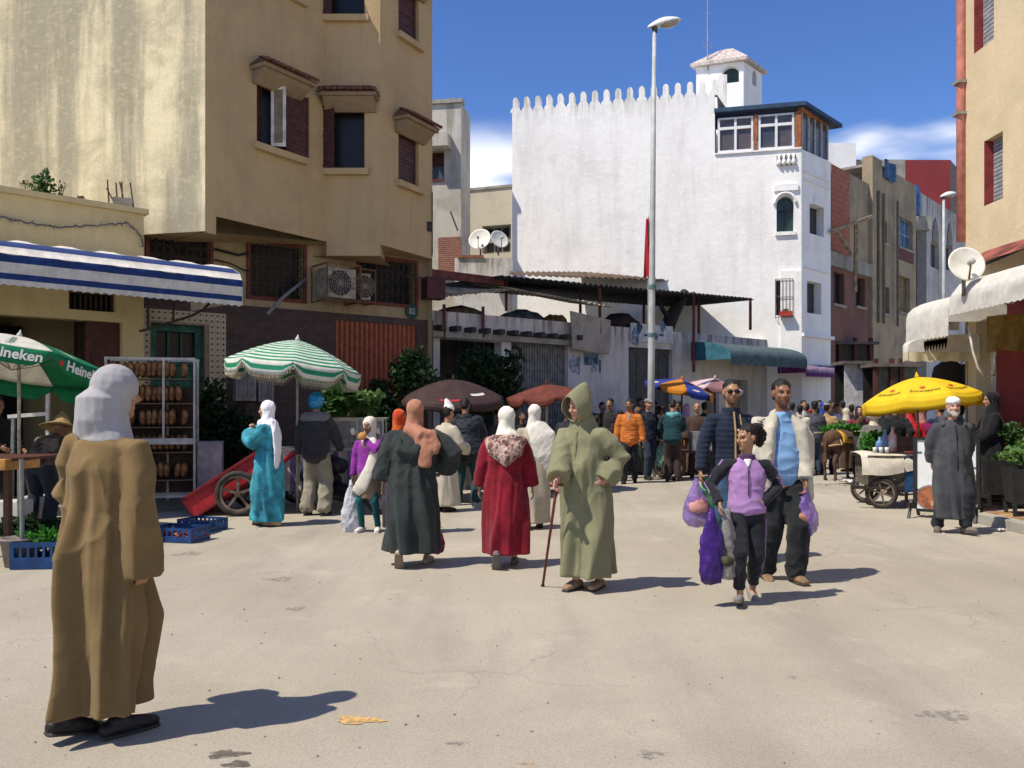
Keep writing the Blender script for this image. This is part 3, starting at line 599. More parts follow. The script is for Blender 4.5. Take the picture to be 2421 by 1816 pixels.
# ================================================================== leaves
M_leaf = {}
def leaf_mat(name, c1, c2):
    m = bpy.data.materials.new(name); nt, b = nodes(m); oi = nt.nodes.new('ShaderNodeNewGeometry')
    c = mix_rgb(nt, oi.outputs['Random Per Island'], c1, c2); nt.links.new(c, b.inputs['Base Color']); b.inputs['Roughness'].default_value = .55; b.inputs['Specular IOR Level'].default_value = .25
    tr = nt.nodes.new('ShaderNodeBsdfTranslucent'); nt.links.new(c, tr.inputs[0]); ms = nt.nodes.new('ShaderNodeMixShader'); ms.inputs[0].default_value = .3
    o = nt.nodes['Material Output']; nt.links.new(b.outputs[0], ms.inputs[1]); nt.links.new(tr.outputs[0], ms.inputs[2]); nt.links.new(ms.outputs[0], o.inputs[0]); return m
L_dark = leaf_mat('dark_evergreen_leaf', (.012, .030, .012), (.035, .070, .025)); L_mid = leaf_mat('green_leaf', (.035, .085, .022), (.085, .165, .045)); L_light = leaf_mat('light_green_leaf', (.07, .15, .035), (.16, .26, .07)); L_herb = leaf_mat('fresh_herb_leaf', (.03, .12, .015), (.07, .24, .03))
def foliage(blobs, n, size, seed, aspect=2.2):
    """leaf blades spread through a set of ellipsoid clumps"""
    r = random.Random(seed); q = MB(); W = [b[1][0]*b[1][1]*b[1][2] for b in blobs]
    for _ in range(n):
        c, rad = r.choices(blobs, W)[0]; d = Vector((r.gauss(0, 1), r.gauss(0, 1), r.gauss(0, 1))).normalized()*(r.random()**.45)
        p = Vector(c)+Vector((d.x*rad[0], d.y*rad[1], d.z*rad[2])); a = Vector((r.gauss(0, 1), r.gauss(0, 1), r.gauss(0, .7)+.15)).normalized(); b = a.cross(Vector((r.gauss(0, 1), r.gauss(0, 1), r.gauss(0, 1)))).normalized(); s = size*r.uniform(.6, 1.35)
        n_ = a.cross(b)*s*.18
        q.add([p, p+a*s*.5+b*s/aspect+n_, p+a*s, p+a*s*.5-b*s/aspect+n_], [(0, 1, 2, 3)])
    return q
def bush(name, base, blobs, n, size, m, lab, seed, cat='bush', stems=5, group=None, sm=None):
    e = empty(name, base, 0, lab, cat, group); r = random.Random(seed)
    foliage(blobs, n, size, seed).build('crown', m, e, recalc=False)
    for k in range(stems):
        c, rad = blobs[k % len(blobs)]; t = Vector(c)+Vector((r.uniform(-.3, .3)*rad[0], r.uniform(-.3, .3)*rad[1], r.uniform(-.2, .4)*rad[2])); b0 = Vector((r.uniform(-.08, .08), r.uniform(-.08, .08), 0)); mid = (b0*.5+t*.5)+Vector((r.uniform(-.1, .1), r.uniform(-.1, .1), 0))*.6
        MB().tube([b0, b0*.8+mid*.2+Vector((0, 0, .02)), mid, t], [.03, .026, .018, .008], 7).build('stem', sm or mat('twig_bark', (.07, .05, .035), .9), e, True)
    return e
p = FX.pt(FX.px(118, 462)[0], ZT+.08, -.35)
bush('roof_shrub', p, [((0, 0, .22), (.16, .16, .22)), ((-.1, 0, .12), (.14, .14, .14)), ((.12, 0, .12), (.13, .13, .14)), ((.02, 0, .42), (.07, .07, .12))], 330, .06, L_mid, 'green weed bush growing on the annex roof edge', 31)
for k, (u, v, h) in enumerate(((160, 470, .30), (70, 462, .24), (205, 478, .14))):
    p = FX.pt(FX.px(u, v)[0], ZT+.08, -.3); e = empty('dry_weed', p, 0, ('tall dry weed right of the roof bush', 'dry weed left of the roof bush', 'tiny dry weed between bush and roof bars')[k], 'weed'); r = random.Random(50+k); q = MB()
    for j in range(9): a = r.uniform(0, 6.28); q.tube([(0, 0, 0), (.03*math.cos(a), .03*math.sin(a), h*.6), (.08*math.cos(a), .08*math.sin(a), h*r.uniform(.7, 1.1))], [.005, .004, .002], 4)
    q.build('stalk', mat('dry_stalk', (.20, .15, .07), .9), e); foliage([((0, 0, h*.8), (.06, .06, h*.3))], 26, .035, 60+k).build('seed_head', mat('dry_seed', (.11, .09, .05), .9), e, recalc=False)
# dark bushes before the left block
def at(u, D): x, y = XD(u, D); return Vector((x, y, 0))
B = lambda u, v, D, base: (P(u, v, D)-base)
def bush_px(name, D, cl, n, size, m, lab, seed, u0=None, **kw):
    base = at(u0 if u0 is not None else sum(c[0] for c in cl)/len(cl), D); bl = []
    for u, v, ru, rv in cl: c = P(u, v, D)-base; bl.append((c, (ru/FPX*D, ru/FPX*D*.8, rv/FPX*D)))
    return bush(name, base, bl, n, size, m, lab, seed, **kw)
bush_px('climbing_shrub', 14.6, [(500, 985, 45, 70), (478, 1060, 45, 60), (525, 1075, 50, 70), (560, 1010, 40, 55), (505, 925, 30, 35), (600, 1060, 45, 60)], 2600, .10, L_dark, 'dark leafy shrub between the bread case and the red barrow', 71)
bush_px('broad_bush', 16.8, [(900, 945, 45, 50), (960, 890, 45, 60), (1005, 920, 40, 55), (940, 985, 60, 45), (875, 985, 40, 40), (985, 850, 30, 30)], 3000, .11, L_dark, 'dark bush in front of the striped curtain', 72)
bush_px('leafy_tree', 19.2, [(1130, 860, 50, 45), (1180, 890, 50, 50), (1215, 850, 28, 30), (1090, 920, 45, 40), (1200, 940, 45, 40), (1150, 940, 60, 45)], 3200, .11, L_dark, 'dark green tree before the open doorway', 73)
bush_px('papyrus_plant', 15.8, [(800, 935, 32, 24), (835, 945, 28, 20), (785, 960, 25, 20)], 420, .20, L_mid, 'spiky leaved plant just right of the blue helmet', 74, stems=4)
bush_px('light_shrub', 16.0, [(868, 945, 26, 22), (890, 935, 16, 14), (872, 968, 24, 18)], 380, .10, L_light, 'lighter green shrub top in front of the dark bush', 75, stems=3)

# ================================================================== market row in the middle
FM = Frame(V2(1008, 19.9), V2(1640, 26.0)); ZM = 3.86
M_mw = plaster('market_whitewash', (.62, .58, .55), (.33, .30, .28), .45, .5, 1.0, .1, blotch=(.44, .42, .42), top=(3.9, 1.0, (.16, .14, .12), .8))
row = empty('market_building', (0, 0, 0), 0, 'low whitewashed market row with rusty sheet roofs behind the stalls', 'building')
hd = [GFr for GFr in (win(FM, 1040, 800, 1186, 1060), win(FM, 1208, 790, 1343, 1060), win(FM, 1486, 820, 1590, 1060))]
sT0, sT1 = FM.px(1668, 900)[0], FM.px(1852, 900)[0]; sP0, sP1 = FM.px(1880, 900)[0], FM.px(1990, 900)[0]
hd = [(h[0], h[1], 0., h[3]) for h in hd]+[(sT0, FM.px(1700, 900)[0], 0, 2.5), (FM.px(1715, 900)[0], FM.px(1768, 900)[0], 0, 2.5), (FM.px(1822, 900)[0], FM.px(1850, 900)[0], 0, 2.5), (sP0, sP1, 0., 2.5)]
mb = MB(); FM.wall(mb, 0, 17.2, 0, ZM, hd, .3); mb.add([FM.pt(0, 0), FM.pt(0, 0, -5), FM.pt(0, ZM, -5), FM.pt(0, ZM)], [(0, 1, 2, 3)]); mb.add([FM.pt(0, ZM), FM.pt(17.2, ZM), FM.pt(17.2, ZM, -5), FM.pt(0, ZM, -5)], [(0, 1, 2, 3)]); mb.add([FM.pt(0, 0, -5), FM.pt(17.2, 0, -5), FM.pt(17.2, ZM, -5), FM.pt(0, ZM, -5)], [(0, 1, 2, 3)])
part(mb, 'wall', M_mw, row)
part(FM.boxm(MB(), .1, hd[1][1]+.1, hd[0][3]+.02, hd[0][3]+.16, .003, .14), 'lintel', M_conc, row)
for k in range(11): s = .2+(hd[1][1]-.1)*k/10; part(FM.boxm(MB(), s, s+.14, hd[0][3]+.165, hd[0][3]+.29, .003, .32), 'beam_end', mat('dark_beam', (.06, .05, .045), .85), row)
def slat_door(h, n, m, name, o=-.2):
    r = part(FM.boxm(MB(), h[0], h[1], h[2], h[3], o-.06, o-.03), name, m, row); w = (h[1]-h[0])/n; me_ = None
    for k in range(n):
        q = FM.boxm(MB(), h[0]+w*k+.012, h[0]+w*(k+1)-.012, .05, h[3]-.02, o-.03, o); sub(q, 'slat', m, r)
    for z in (h[3]-.12, h[3]*.5): sub(FM.boxm(MB(), h[0], h[1], z, z+.08, o, o+.03), 'rail', m, r)
slat_door(hd[1], 22, mat('grey_metal_slats', (.20, .195, .19), .6, .25), 'shutter_door', -.12); slat_door(hd[2], 4, mat('dark_grey_door', (.075, .072, .072), .6, .2), 'metal_door', -.14)
# posts and rusty roofs above the row
M_rustsheet = mat('rusty_sheet', (.13, .09, .06), .85, .4, 3, .3, col2=(.065, .04, .03)); M_darksheet = mat('dark_sheet_roof', (.035, .036, .042), .8, .3, 4); M_palesheet = mat('pale_dusty_sheet', (.47, .41, .30), .85, .3, 3, .2, col2=(.26, .21, .15)); M_redsteel = mat('red_oxide_steel', (.16, .042, .036), .65, .3)
def corrugated(name, p00, p10, p11, p01, n, amp, m, lab, rag=0., seed=0, cat='roof sheet', group=None):
    """p00-p10 front edge, p01-p11 back edge; n waves across"""
    p00, p10, p11, p01 = map(Vector, (p00, p10, p11, p01)); r = random.Random(seed); N = n*6; jag = [r.uniform(-rag, rag) for _ in range(n+1)]
    up_ = (p10-p00).cross(p01-p00).normalized(); up_ = up_ if up_.z > 0 else -up_
    def f(a, c):
        q = (p00*(1-a)+p10*a)*(1-c)+(p01*(1-a)+p11*a)*c+up_*amp*math.sin(2*math.pi*n*a); return q+(p00-p01).normalized()*jag[min(n, int(a*n))]*(1-c)
    q = MB(); q.sheet(f, N, 2); o = q.build(name, m, None, True, recalc=False); md = o.modifiers.new('thick', 'SOLIDIFY'); md.thickness = .006
    return tag(o, lab, cat, group)
def fp(u, v, o): return FM.pt(*FM.px(u, v, o), o)
corrugated('roof_sheet', fp(1186, 653, .4), fp(1782, 707, .4), fp(1782, 707, .4)-FM.n*3.2+Vector((0, 0, .05)), fp(1186, 653, .4)-FM.n*3.2+Vector((0, 0, .1)), 52, .035, M_darksheet, 'long dark corrugated roof on red posts over the market row', .02, 1)
corrugated('roof_sheet', fp(1205, 658, -2.6)+Vector((0, 0, .1)), fp(1640, 668, -2.6)+Vector((0, 0, .05)), fp(1545, 650, -5.0)+Vector((0, 0, .1)), fp(1205, 650, -5.0)+Vector((0, 0, .1)), 30, .03, M_rustsheet, 'brown rusty sheet roof seen above the dark one', .03, 2)
corrugated('roof_sheet', fp(1036, 702, .3), fp(1216, 683, .3), fp(1216, 683, .3)-FM.n*1.6+Vector((0, 0, .14)), fp(1036, 702, .3)-FM.n*1.6+Vector((0, 0, .5)), 16, .03, M_palesheet, 'pale dusty sheet roof next to the tan block', .05, 3)
corrugated('roof_sheet', fp(1214, 683, .5), fp(1448, 726, .5), fp(1448, 726, .5)-FM.n*1.7+Vector((0, 0, .30)), fp(1214, 683, .5)-FM.n*1.7+Vector((0, 0, .34)), 20, .025, M_palesheet, 'sagging pale sheet roof in the middle of the market row', .06, 4)
tag(FM.boxm(MB(), FM.px(1022, 650)[0], FM.px(1192, 650)[0], FM.px(1110, 666)[1], FM.px(1110, 647)[1], -.1, .0).build('fascia_board', M_redsteel), 'dull red fascia board over the left shops', 'fascia')
for k, (u, v0, v1, o) in enumerate(((1050, 720, 800, .12), (1142, 725, 800, .12), (1197, 655, 735, -.3), (1418, 668, 790, .2), (1372, 680, 760, -.8), (1538, 660, 780, .1), (1640, 690, 880, .25), (1652, 700, 800, -.5), (1774, 706, 780, .2), (1522, 680, 780, -1.5))):
    a, b_ = fp(u, v0, o), fp(u, v1, o); tag(MB().bar(a, b_, .075).build('roof_post', M_redsteel), ('first', 'second', 'third', 'fifth', 'fourth', 'seventh', 'eighth', 'ninth', 'tenth', 'sixth')[k]+' red steel post from the left under the market roofs', 'post', 'red posts under the market roofs')
for k, (u, w, hgt, m_, lab) in enumerate(((1265, 1.7, .28, (.055, .07, .10), 'blue-grey bundle stored under the sagging roof'), (1340, .7, .25, (.20, .13, .06), 'tan sack stored under the sagging roof'), (1500, 1.9, .45, (.055, .035, .028), 'brown heap covered with sacking beside the lamp post'), (1120, 1.6, .22, (.10, .075, .05), 'dark sacks stored under the pale roof'))):
    c = FM.pt(FM.px(u, 760)[0], ZM, -.5); q = MB(); rr_ = random.Random(k); rings = []
    for j in range(7):
        f = j/6; a = math.sin(math.pi*(f*.94+.03)); rings.append([c+FM.t*((f-.5)*w)+FM.n*(.45*a*math.cos(x))+Vector((0, 0, max(0, hgt*a*math.sin(x))*(1+.2*math.sin(5*x+k+j)))) for x in [math.pi*i/8 for i in range(9)]])
    q.loft(rings); tag(q.build('covered_goods', mat('sacking_%d' % k, m_, .9, .4, 4), None, True), lab, 'sack')
e = empty('leaning_trunk', (0, 0, 0), 0, 'dark forked tree trunk leaning beside the lamp post', 'tree')
MB().tube([fp(1570, 790, -.3), fp(1590, 745, -.3), fp(1612, 705, -.4), fp(1620, 690, -.4)], [.24, .20, .16, .13], 9).build('trunk', mat('dark_bark', (.035, .032, .032), .9, .3, 14), e, True); MB().tube([fp(1585, 760, -.3), fp(1565, 728, -.25), fp(1556, 705, -.2)], [.1, .07, .05], 7).build('branch', MATS['dark_bark'], e, True)
# crooked board, painted wall picture and sign panel
q = MB(); pl = [fp(1349, 735, .25), fp(1444, 757, .25), fp(1440, 838, .22), fp(1354, 825, .22)]; q.prism(pl, -FM.n*.03)
tag(q.build('board', plaster('weathered_board', (.40, .36, .31), (.22, .19, .155), .7, .3, 1.8)), 'weathered grey board hanging crooked on the market wall', 'board')
def flat_print(name, F, items, o, lab, cat, base=None):
    e = empty(name, (0, 0, 0), 0, lab, cat)
    if base: a, b_, c, d, m = base; F.boxm(MB(), a, b_, c, d, .003, o).build('panel', m, e)
    for k, (kind, s, z, w, h, m) in enumerate(items):
        n = 20; q = MB(); oo = o+.003+.0015*k
        if kind == 'blob': r = random.Random(k); ph = r.uniform(0, 6); q.add([F.pt(s+w/2*math.cos(a)*(1+.2*math.sin(3*a+ph)), z+h/2*math.sin(a)*(1+.2*math.sin(4*a+ph)), oo) for a in [2*math.pi*i/n for i in range(n)]], [tuple(range(n))])
        else: q.add([F.pt(s-w/2, z-h/2, oo), F.pt(s+w/2, z-h/2, oo), F.pt(s+w/2, z+h/2, oo), F.pt(s-w/2, z+h/2, oo)], [(0, 1, 2, 3)])
        q.build('painted_shape', m, e, recalc=False)
    return e
mb1, mb2, mb3 = mat('faded_blue_paint', (.16, .24, .34), .9, .35, 8), mat('dull_teal_paint', (.055, .12, .15), .9, .3, 9), mat('pale_blue_paint', (.34, .39, .46), .9, .35, 8)
S = lambda u, v: FM.px(u, v)
flat_print('wall_painting', FM, [('blob', *S(1360, 862), .42, .55, mb3), ('rect', *S(1397, 850), .55, .32, mb1), ('blob', *S(1386, 852), .17, .22, mb2), ('blob', *S(1408, 852), .17, .22, mb2), ('rect', *S(1418, 866), .06, .35, mb2), ('blob', *S(1404, 871), .22, .24, mb3)], .004, 'faded blue picture painted on the wall below the crooked board', 'painting')
a, b_, c, d = FM.rect(1489, 768, 1588, 810)
flat_print('shop_sign', FM, [('blob', *S(1500, 795), .3, .55, mb1), ('blob', *S(1508, 775), .25, .3, mb2), ('blob', *S(1497, 800), .22, .28, mb3), ('blob', *S(1563, 772), .22, .35, mb1), ('rect', *S(1528, 793), .3, .07, mb2), ('rect', *S(1560, 793), .2, .06, mb2), ('blob', *S(1548, 796), .18, .2, mb1)], .05, 'white sign with blue figures above the grey metal door', 'sign', (a, b_, c, d, mat('sign_white', (.55, .54, .55), .7)))
# teal and purple awnings on the row
M_t1 = cloth('teal_awning_front', (.05, .165, .23), .2, 150., .7, 0., trans=.1); M_t2 = cloth('slate_awning', (.09, .135, .14), .2, 150., .7, 0., trans=.08); M_t3 = cloth('pale_teal_trim', (.28, .36, .36), .1, 150., .7, 0.)
def dutch(o, z0, h, n=7): return [(.05+(o-.05)*math.sin(math.pi/2*k/n), z0+h*math.cos(math.pi/2*k/n), 0) for k in range(n+1)]
def px_o(u, v, o): return FM.px(u, v, o)
o_ = 1.5; s0, s1 = px_o(1728, 860, o_)[0], px_o(1908, 860, o_)[0]; zt, zb_ = px_o(1820, 815, o_)[1], px_o(1820, 868, o_)[1]
pr = dutch(o_, zt-.38, .45); pr = pr+[(o_+.005, zb_+.18, 0), (o_+.006, zb_, 0)]
awning('awning', FM, s0, s1, pr, [M_t2, M_t1], 'slate teal rounded awning over the market shops', scal=.03, per=.4, endcap=1)
o_ = 1.3; s0, s1 = px_o(1905, 885, o_)[0], px_o(2002, 885, o_)[0]; zt, zb_ = px_o(1950, 858, o_)[1], px_o(1950, 893, o_)[1]
M_p1 = cloth('purple_awning', (.22, .045, .21), .15, 150., .7, 0., trans=.15); M_p2 = cloth('mauve_awning', (.34, .24, .35), .3, 150., .7, 0., trans=.15)
pr = [(a, b, 0) for a, b, _ in dutch(o_, zt-.28, .3)]; pr = pr[:-1]+[(o_, pr[-1][1], 1), (o_+.005, zb_+.14, 1), (o_+.006, zb_, 1)]
pr = [(a, b, 1) for a, b, _ in pr]; pr[-2] = (pr[-2][0], pr[-2][1], 0)
awning('awning', FM, s0, s1, pr, [M_p1, M_p2], 'purple and mauve awning right of the teal one', scal=.02, per=.3, endcap=0)

# ================================================================== grey and beige houses behind
M_gh = plaster('grey_house_plaster', (.56, .53, .46), (.30, .27, .22), .6, .45, .9, .1, top=(11.2, 1.2, (.2, .18, .15), .7))
F1 = Frame(V2(940, 29.8), V2(1090, 29.4)); zt = F1.px(1060, 245)[1]
gh = empty('grey_house', (0, 0, 0), 0, 'narrow grey rendered house just right of the tan block', 'building')
w = win(F1, 1015, 357, 1050, 424, 1040); mb = MB(); F1.wall(mb, 0, F1.L, 0, zt, [w], .3); mb.add([F1.pt(F1.L, 0), F1.pt(F1.L, 0, -1.4), F1.pt(F1.L, zt, -1.4), F1.pt(F1.L, zt)], [(0, 1, 2, 3)]); mb.add([F1.pt(0, zt), F1.pt(F1.L, zt), F1.pt(F1.L, zt, -1.4), F1.pt(0, zt, -1.4)], [(0, 1, 2, 3)])
part(mb, 'wall', M_gh, gh); part(F1.boxm(MB(), -.1, F1.L+.06, zt+.002, zt+.14, -.3, .08), 'coping', M_conc, gh)
wd = part(F1.boxm(MB(), w[0], w[1], w[2], (w[2]+w[3])/2, -.28, -.22), 'window', mat('bluish_glass', (.07, .10, .13), .2), gh); sub(F1.boxm(MB(), w[0], w[1], (w[2]+w[3])/2, w[3], -.28, -.22), 'blind', M_shut, wd); sub(F1.boxm(MB(), w[0], w[1], w[2]-.08, w[2]-.003, -.2, .05), 'sill', M_redframe, wd)
part(F1.boxm(MB(), F1.px(1015, 340)[0], F1.px(1068, 340)[0], F1.px(1040, 356)[1], F1.px(1040, 326)[1], .003, .55), 'window_canopy', M_gh, gh)
part(F1.boxm(MB(), F1.px(1038, 600)[0], F1.L+.02, F1.px(1060, 660)[1], F1.px(1060, 562)[1], .003, .1), 'brick_patch', brick_mat('red_brick_patch', (.27, .085, .055), (.22, .065, .045), (.28, .22, .17), 1., .22, .07), gh)
tag(MB().tube([P(1065, 500, 29.2), P(1082, 545, 29.2)], .03, 6).build('downpipe', mat('dark_pipe', (.07, .06, .055), .7)), 'short dark pipe on the narrow grey house', 'pipe')
F2 = Frame(V2(1075, 33.5), V2(1250, 32.5)); zt = F2.px(1150, 448)[1]
M_bh = plaster('beige_house_plaster', (.52, .465, .36), (.36, .32, .25), .5, .3, .7, .1)
bh = empty('beige_house', (0, 0, 0), 0, 'plain beige house between the grey house and the white one', 'building')
w = win(F2, 1140, 532, 1208, 598, 1180); mb = MB(); F2.wall(mb, 0, F2.L, 0, zt, [w], .3); mb.add([F2.pt(0, zt), F2.pt(F2.L, zt), F2.pt(F2.L, zt, -5), F2.pt(0, zt, -5)], [(0, 1, 2, 3)]); part(mb, 'wall', M_bh, bh); part(F2.boxm(MB(), 0, F2.L, zt+.002, zt+.1, -.3, .05), 'coping', M_conc, bh)
wd = part(F2.boxm(MB(), w[0], w[1], w[2], w[3], -.29, -.25), 'window', mat('pale_wall_behind_bars', (.35, .33, .29), .9), bh)
for j in range(2):
    for k in range(3): a = w[0]+.1+(w[1]-w[0]-.2)*k/3; z = w[3]-.42-.55*j; sub(F2.boxm(MB(), a+.03, a+(w[1]-w[0]-.2)/3-.05, z, z+.34, -.249, -.2), 'pane', M_glassd, wd)
F3 = Frame(V2(1075, 28.6), V2(1212, 28.6)); z0, z1 = F3.px(1150, 660)[1], F3.px(1150, 610)[1]
M_pw = plaster('parapet_whitewash', (.74, .72, .67), (.35, .31, .26), .35, .5, 1.2, .1, top=(z1, .8, (.25, .2, .16), .8))
pw = empty('terrace_parapet', (0, 0, 0), 0, 'white terrace parapet carrying two satellite dishes', 'wall'); F3.boxm(MB(), 0, F3.L, 0, z1, -.6, 0).build('wall', M_pw, pw); F3.boxm(MB(), .1, F3.L*.5, z1+.002, z1+.09, -.3, .05).build('brick_coping', mat('orange_brick_coping', (.36, .15, .08), .85), pw)
def dish(c, r, aim, lab, pole, m=None, roll=0):
    e = empty('satellite_dish', c, 0, lab, 'satellite dish'); aim = Vector(aim).normalized(); M = aim.to_track_quat('Z', 'Y').to_matrix()
    m = m or mat('dish_white_enamel', (.72, .71, .64), .5, .1, 5); prof = [(r*k/9, .17*r*(k/9)**2) for k in range(10)]
    q = MB(); q.lathe([(max(.001, a), b) for a, b in prof]+[(r*1.02, .17*r-.01), (r*.99, .17*r-.03)]+[(max(.001, a), b-.025) for a, b in prof[:-1][::-1]], (0, 0, 0), 36, M, False); q.build('reflector', m, e, True)
    f = M @ Vector((0, -.12*r, r*.62)); b0 = M @ Vector((0, -r*.95, .17*r)); q = MB(); q.tube([b0, f], .014, 6); q.build('feed_arm', mat('rusty_arm', (.22, .12, .06), .8), e, True)
    MB().lathe([(.001, -.05), (.035, -.05), (.045, .05), (.001, .05)], f, 10, M).build('receiver', mat('receiver_grey', (.45, .45, .43), .5), e, True)
    bk = M @ Vector((0, 0, -.06)); MB().tube([bk, bk+Vector((0, 0, -.15)), Vector((bk.x, bk.y, -pole))], .028, 8).build('mast', mat('galvanised_mast', (.20, .17, .15), .7), e, True); return e
dish(P(1135, 567, 28.0), .37, (-.25, -.9, .35), 'larger white satellite dish on the terrace parapet', .5)
dish(P(1180, 567, 27.9), .31, (.45, -.8, .35), 'smaller white satellite dish turned to the right', .5)

# ================================================================== tall white building
FWB = Frame(V2(1211, 30.5), V2(1895, 28.13)); FWR = Frame(V2(1895, 28.13), V2(1964, 29.6))
ZC = FWB.px(1215, 238)[1]; zcr = ZC-.42
M_ww = plaster('white_wall_paint', (.93, .915, .88), (.62, .605, .58), .34, .34, .6, .07, blotch=(.74, .73, .71), top=(ZC+.1, 1.3, (.36, .33, .29), .7))
M_ws = plaster('white_side_paint', (.86, .85, .83), (.58, .56, .54), .3, .25, .8, .06)
wb = empty('white_building', (0, 0, 0), 0, 'tall white building with battlements, roof tower and glazed loggia', 'building')
sU = FWB.px(1690, 300)[0]; zU = FWB.px(1700, 366)[1]; sR = FWB.L
a1 = win(FWB, 1836, 462, 1877, 548, 1856); a2 = win(FWB, 1833, 662, 1874, 745, 1853)
mb = MB(); FWB.wall(mb, 0, sU, 0, zcr); FWB.wall(mb, sU, sR, 0, zU, [a1, a2], .35)
zR0 = FWR.px(1900, 357)[1]; r1_, r2_ = win(FWR, 1914, 486, 1948, 556, 1930), win(FWR, 1908, 667, 1942, 742, 1925)
FWR.wall(mb, 0, FWR.L, 0, zU, [r1_, r2_], .35)
def q4(p, z0, z1): mb.add([Vector((p[0].x, p[0].y, z0)), Vector((p[1].x, p[1].y, z0)), Vector((p[1].x, p[1].y, z1)), Vector((p[0].x, p[0].y, z1))], [(0, 1, 2, 3)])
l0, lb = FWB.pt(0, 0), FWB.pt(0, 0, -7); r1b = FWR.pt(FWR.L, 0); rb_ = r1b-FWB.n*0+Vector((-2, 7, 0))
q4((l0, lb), 0, zcr); q4((r1b, rb_), 0, zU); q4((FWB.pt(sU, 0), FWB.pt(sU, 0, -7)), zU, zcr); q4((lb, FWB.pt(sU, 0, -7)), 0, zcr); q4((lb, rb_), 0, zU)
mb.add([FWB.pt(0, zcr), FWB.pt(sU, zcr), FWB.pt(sU, zcr, -7), FWB.pt(0, zcr, -7)], [(0, 1, 2, 3)]); mb.add([FWB.pt(sU, zU), FWB.pt(sR, zU), Vector((r1b.x, r1b.y, zU)), Vector((rb_.x, rb_.y, zU))], [(0, 1, 2, 3)])
part(mb, 'wall', M_ww, wb)
nM = 18
for k in range(nM):   # battlements: stepped foot and rounded head
    s = .12+(FWB.px(1688, 200)[0]-.1)*k/(nM-1); w = .15; pl = []
    for x, z in ((-.19, zcr+.002), (.19, zcr+.002), (.18, zcr+.07), (.14, zcr+.13), (.098, zcr+.17), (.098, zcr+.43), (.06, zcr+.50), (0, zcr+.53), (-.06, zcr+.50), (-.098, zcr+.43), (-.098, zcr+.17), (-.14, zcr+.13), (-.18, zcr+.07)): pl.append(FWB.pt(s+x, z, 0))
    part(MB().prism(pl, -FWB.n*.22), 'merlon', M_ww, wb)
# stepped end of the parapet, with the shaded flank behind
s0 = FWB.px(1688, 200)[0]; s1 = FWB.px(1719, 200)[0]; zp = FWB.px(1718, 176)[1]
q = MB(); q.prism([FWB.pt(s0+.1, zcr+.005, .004), FWB.pt(s1, FWB.px(1719, 258)[1], .004), FWB.pt(s1, zp, .004), FWB.pt(s1-.25, zp+.02, .004), FWB.pt(s1-.3, zp-.1, .004), FWB.pt(s0+.1, zcr+.5, .004)], -FWB.n*3.6); part(q, 'parapet_end', M_ww, wb)
# roof tower
FT = Frame(V2(1646, 33.0), V2(1758, 32.4)); FT2 = Frame(V2(1758, 32.4), V2(1801, 33.6)); zt0, zt1 = zcr-.3, FT.px(1757, 145)[1]
ao_ = win(FT, 1707, 155, 1747, 196, 1727); bo_ = win(FT2, 1779, 167, 1789, 203, 1784)
mb = MB(); FT.wall(mb, 0, FT.L, zt0-2.2, zt1, [ao_], .4); FT2.wall(mb, 0, FT2.L, zt0-2.2, zt1, [bo_], .3); pA, pB, pC, pD = FT.pt(0, 0), FT.pt(FT.L, 0), FT2.pt(FT2.L, 0), FT.pt(0, 0)+(FT2.pt(FT2.L, 0)-FT2.pt(0, 0))
q4((pA, pD), zt0-2.2, zt1); q4((pD, pC), zt0-2.2, zt1); part(mb, 'tower', M_ws, wb)
part(FT.boxm(MB(), ao_[0], ao_[1], ao_[2], ao_[3], -.38, -.32), 'tower_window', mat('dark_green_pane', (.02, .055, .05), .35), wb); part(FT2.boxm(MB(), bo_[0], bo_[1], bo_[2], bo_[3], -.28, -.22), 'tower_window', MATS['dark_green_pane'], wb)
def arch_fill(F, w, rise, m, parent, name, o=.002, depth=.3):
    """spandrels that turn the square head of an opening into an arch"""
    s0, s1, z0, z1 = w; c = (s0+s1)/2; rx = (s1-s0)/2
    for sg in (-1, 1):
        pl = [F.pt(c+sg*rx, z1, -o)]+[F.pt(c+sg*rx*math.cos(a), z1-rise+rise*math.sin(a), -o) for a in [math.pi/2*i/8 for i in range(9)]]
        part(MB().prism(pl, -F.n*depth), name, m, parent)
arch_fill(FT, ao_, .3, M_ws, wb, 'arch_spandrel'); arch_fill(FT2, bo_, .25, M_ws, wb, 'arch_spandrel', depth=.2)
pk = (pA+pB+pC+pD)/4; zk = FT.px(1700, 120)[1]; ov = [p+(p-pk).normalized()*.25 for p in (pA, pB, pC, pD)]; tp = [pk+(p-pk)*.25 for p in (pA, pB, pC, pD)]
q = MB(); q.loft([[Vector((p.x, p.y, zt1+.003)) for p in ov], [Vector((p.x, p.y, zt1+.12)) for p in ov], [Vector((p.x, p.y, zk+.25)) for p in tp]]); part(q, 'tower_roof', mat('pale_pink_tiles', (.58, .50, .46), .8, .25, 10), wb)
at_ = P(1673, 130, 32.8); e = empty('aerial', at_, 0, 'thin aerial mast rising from the white roof tower', 'aerial')
MB().tube([(0, 0, -.6), (0, 0, 3.2)], [.03, .018], 6).build('mast', mat('pale_mast', (.34, .33, .33), .6), e)
for z in (.3, .45, 1.6): MB().bar((-.18, 0, z), (.18, 0, z), .015).build('element', MATS['pale_mast'], e)
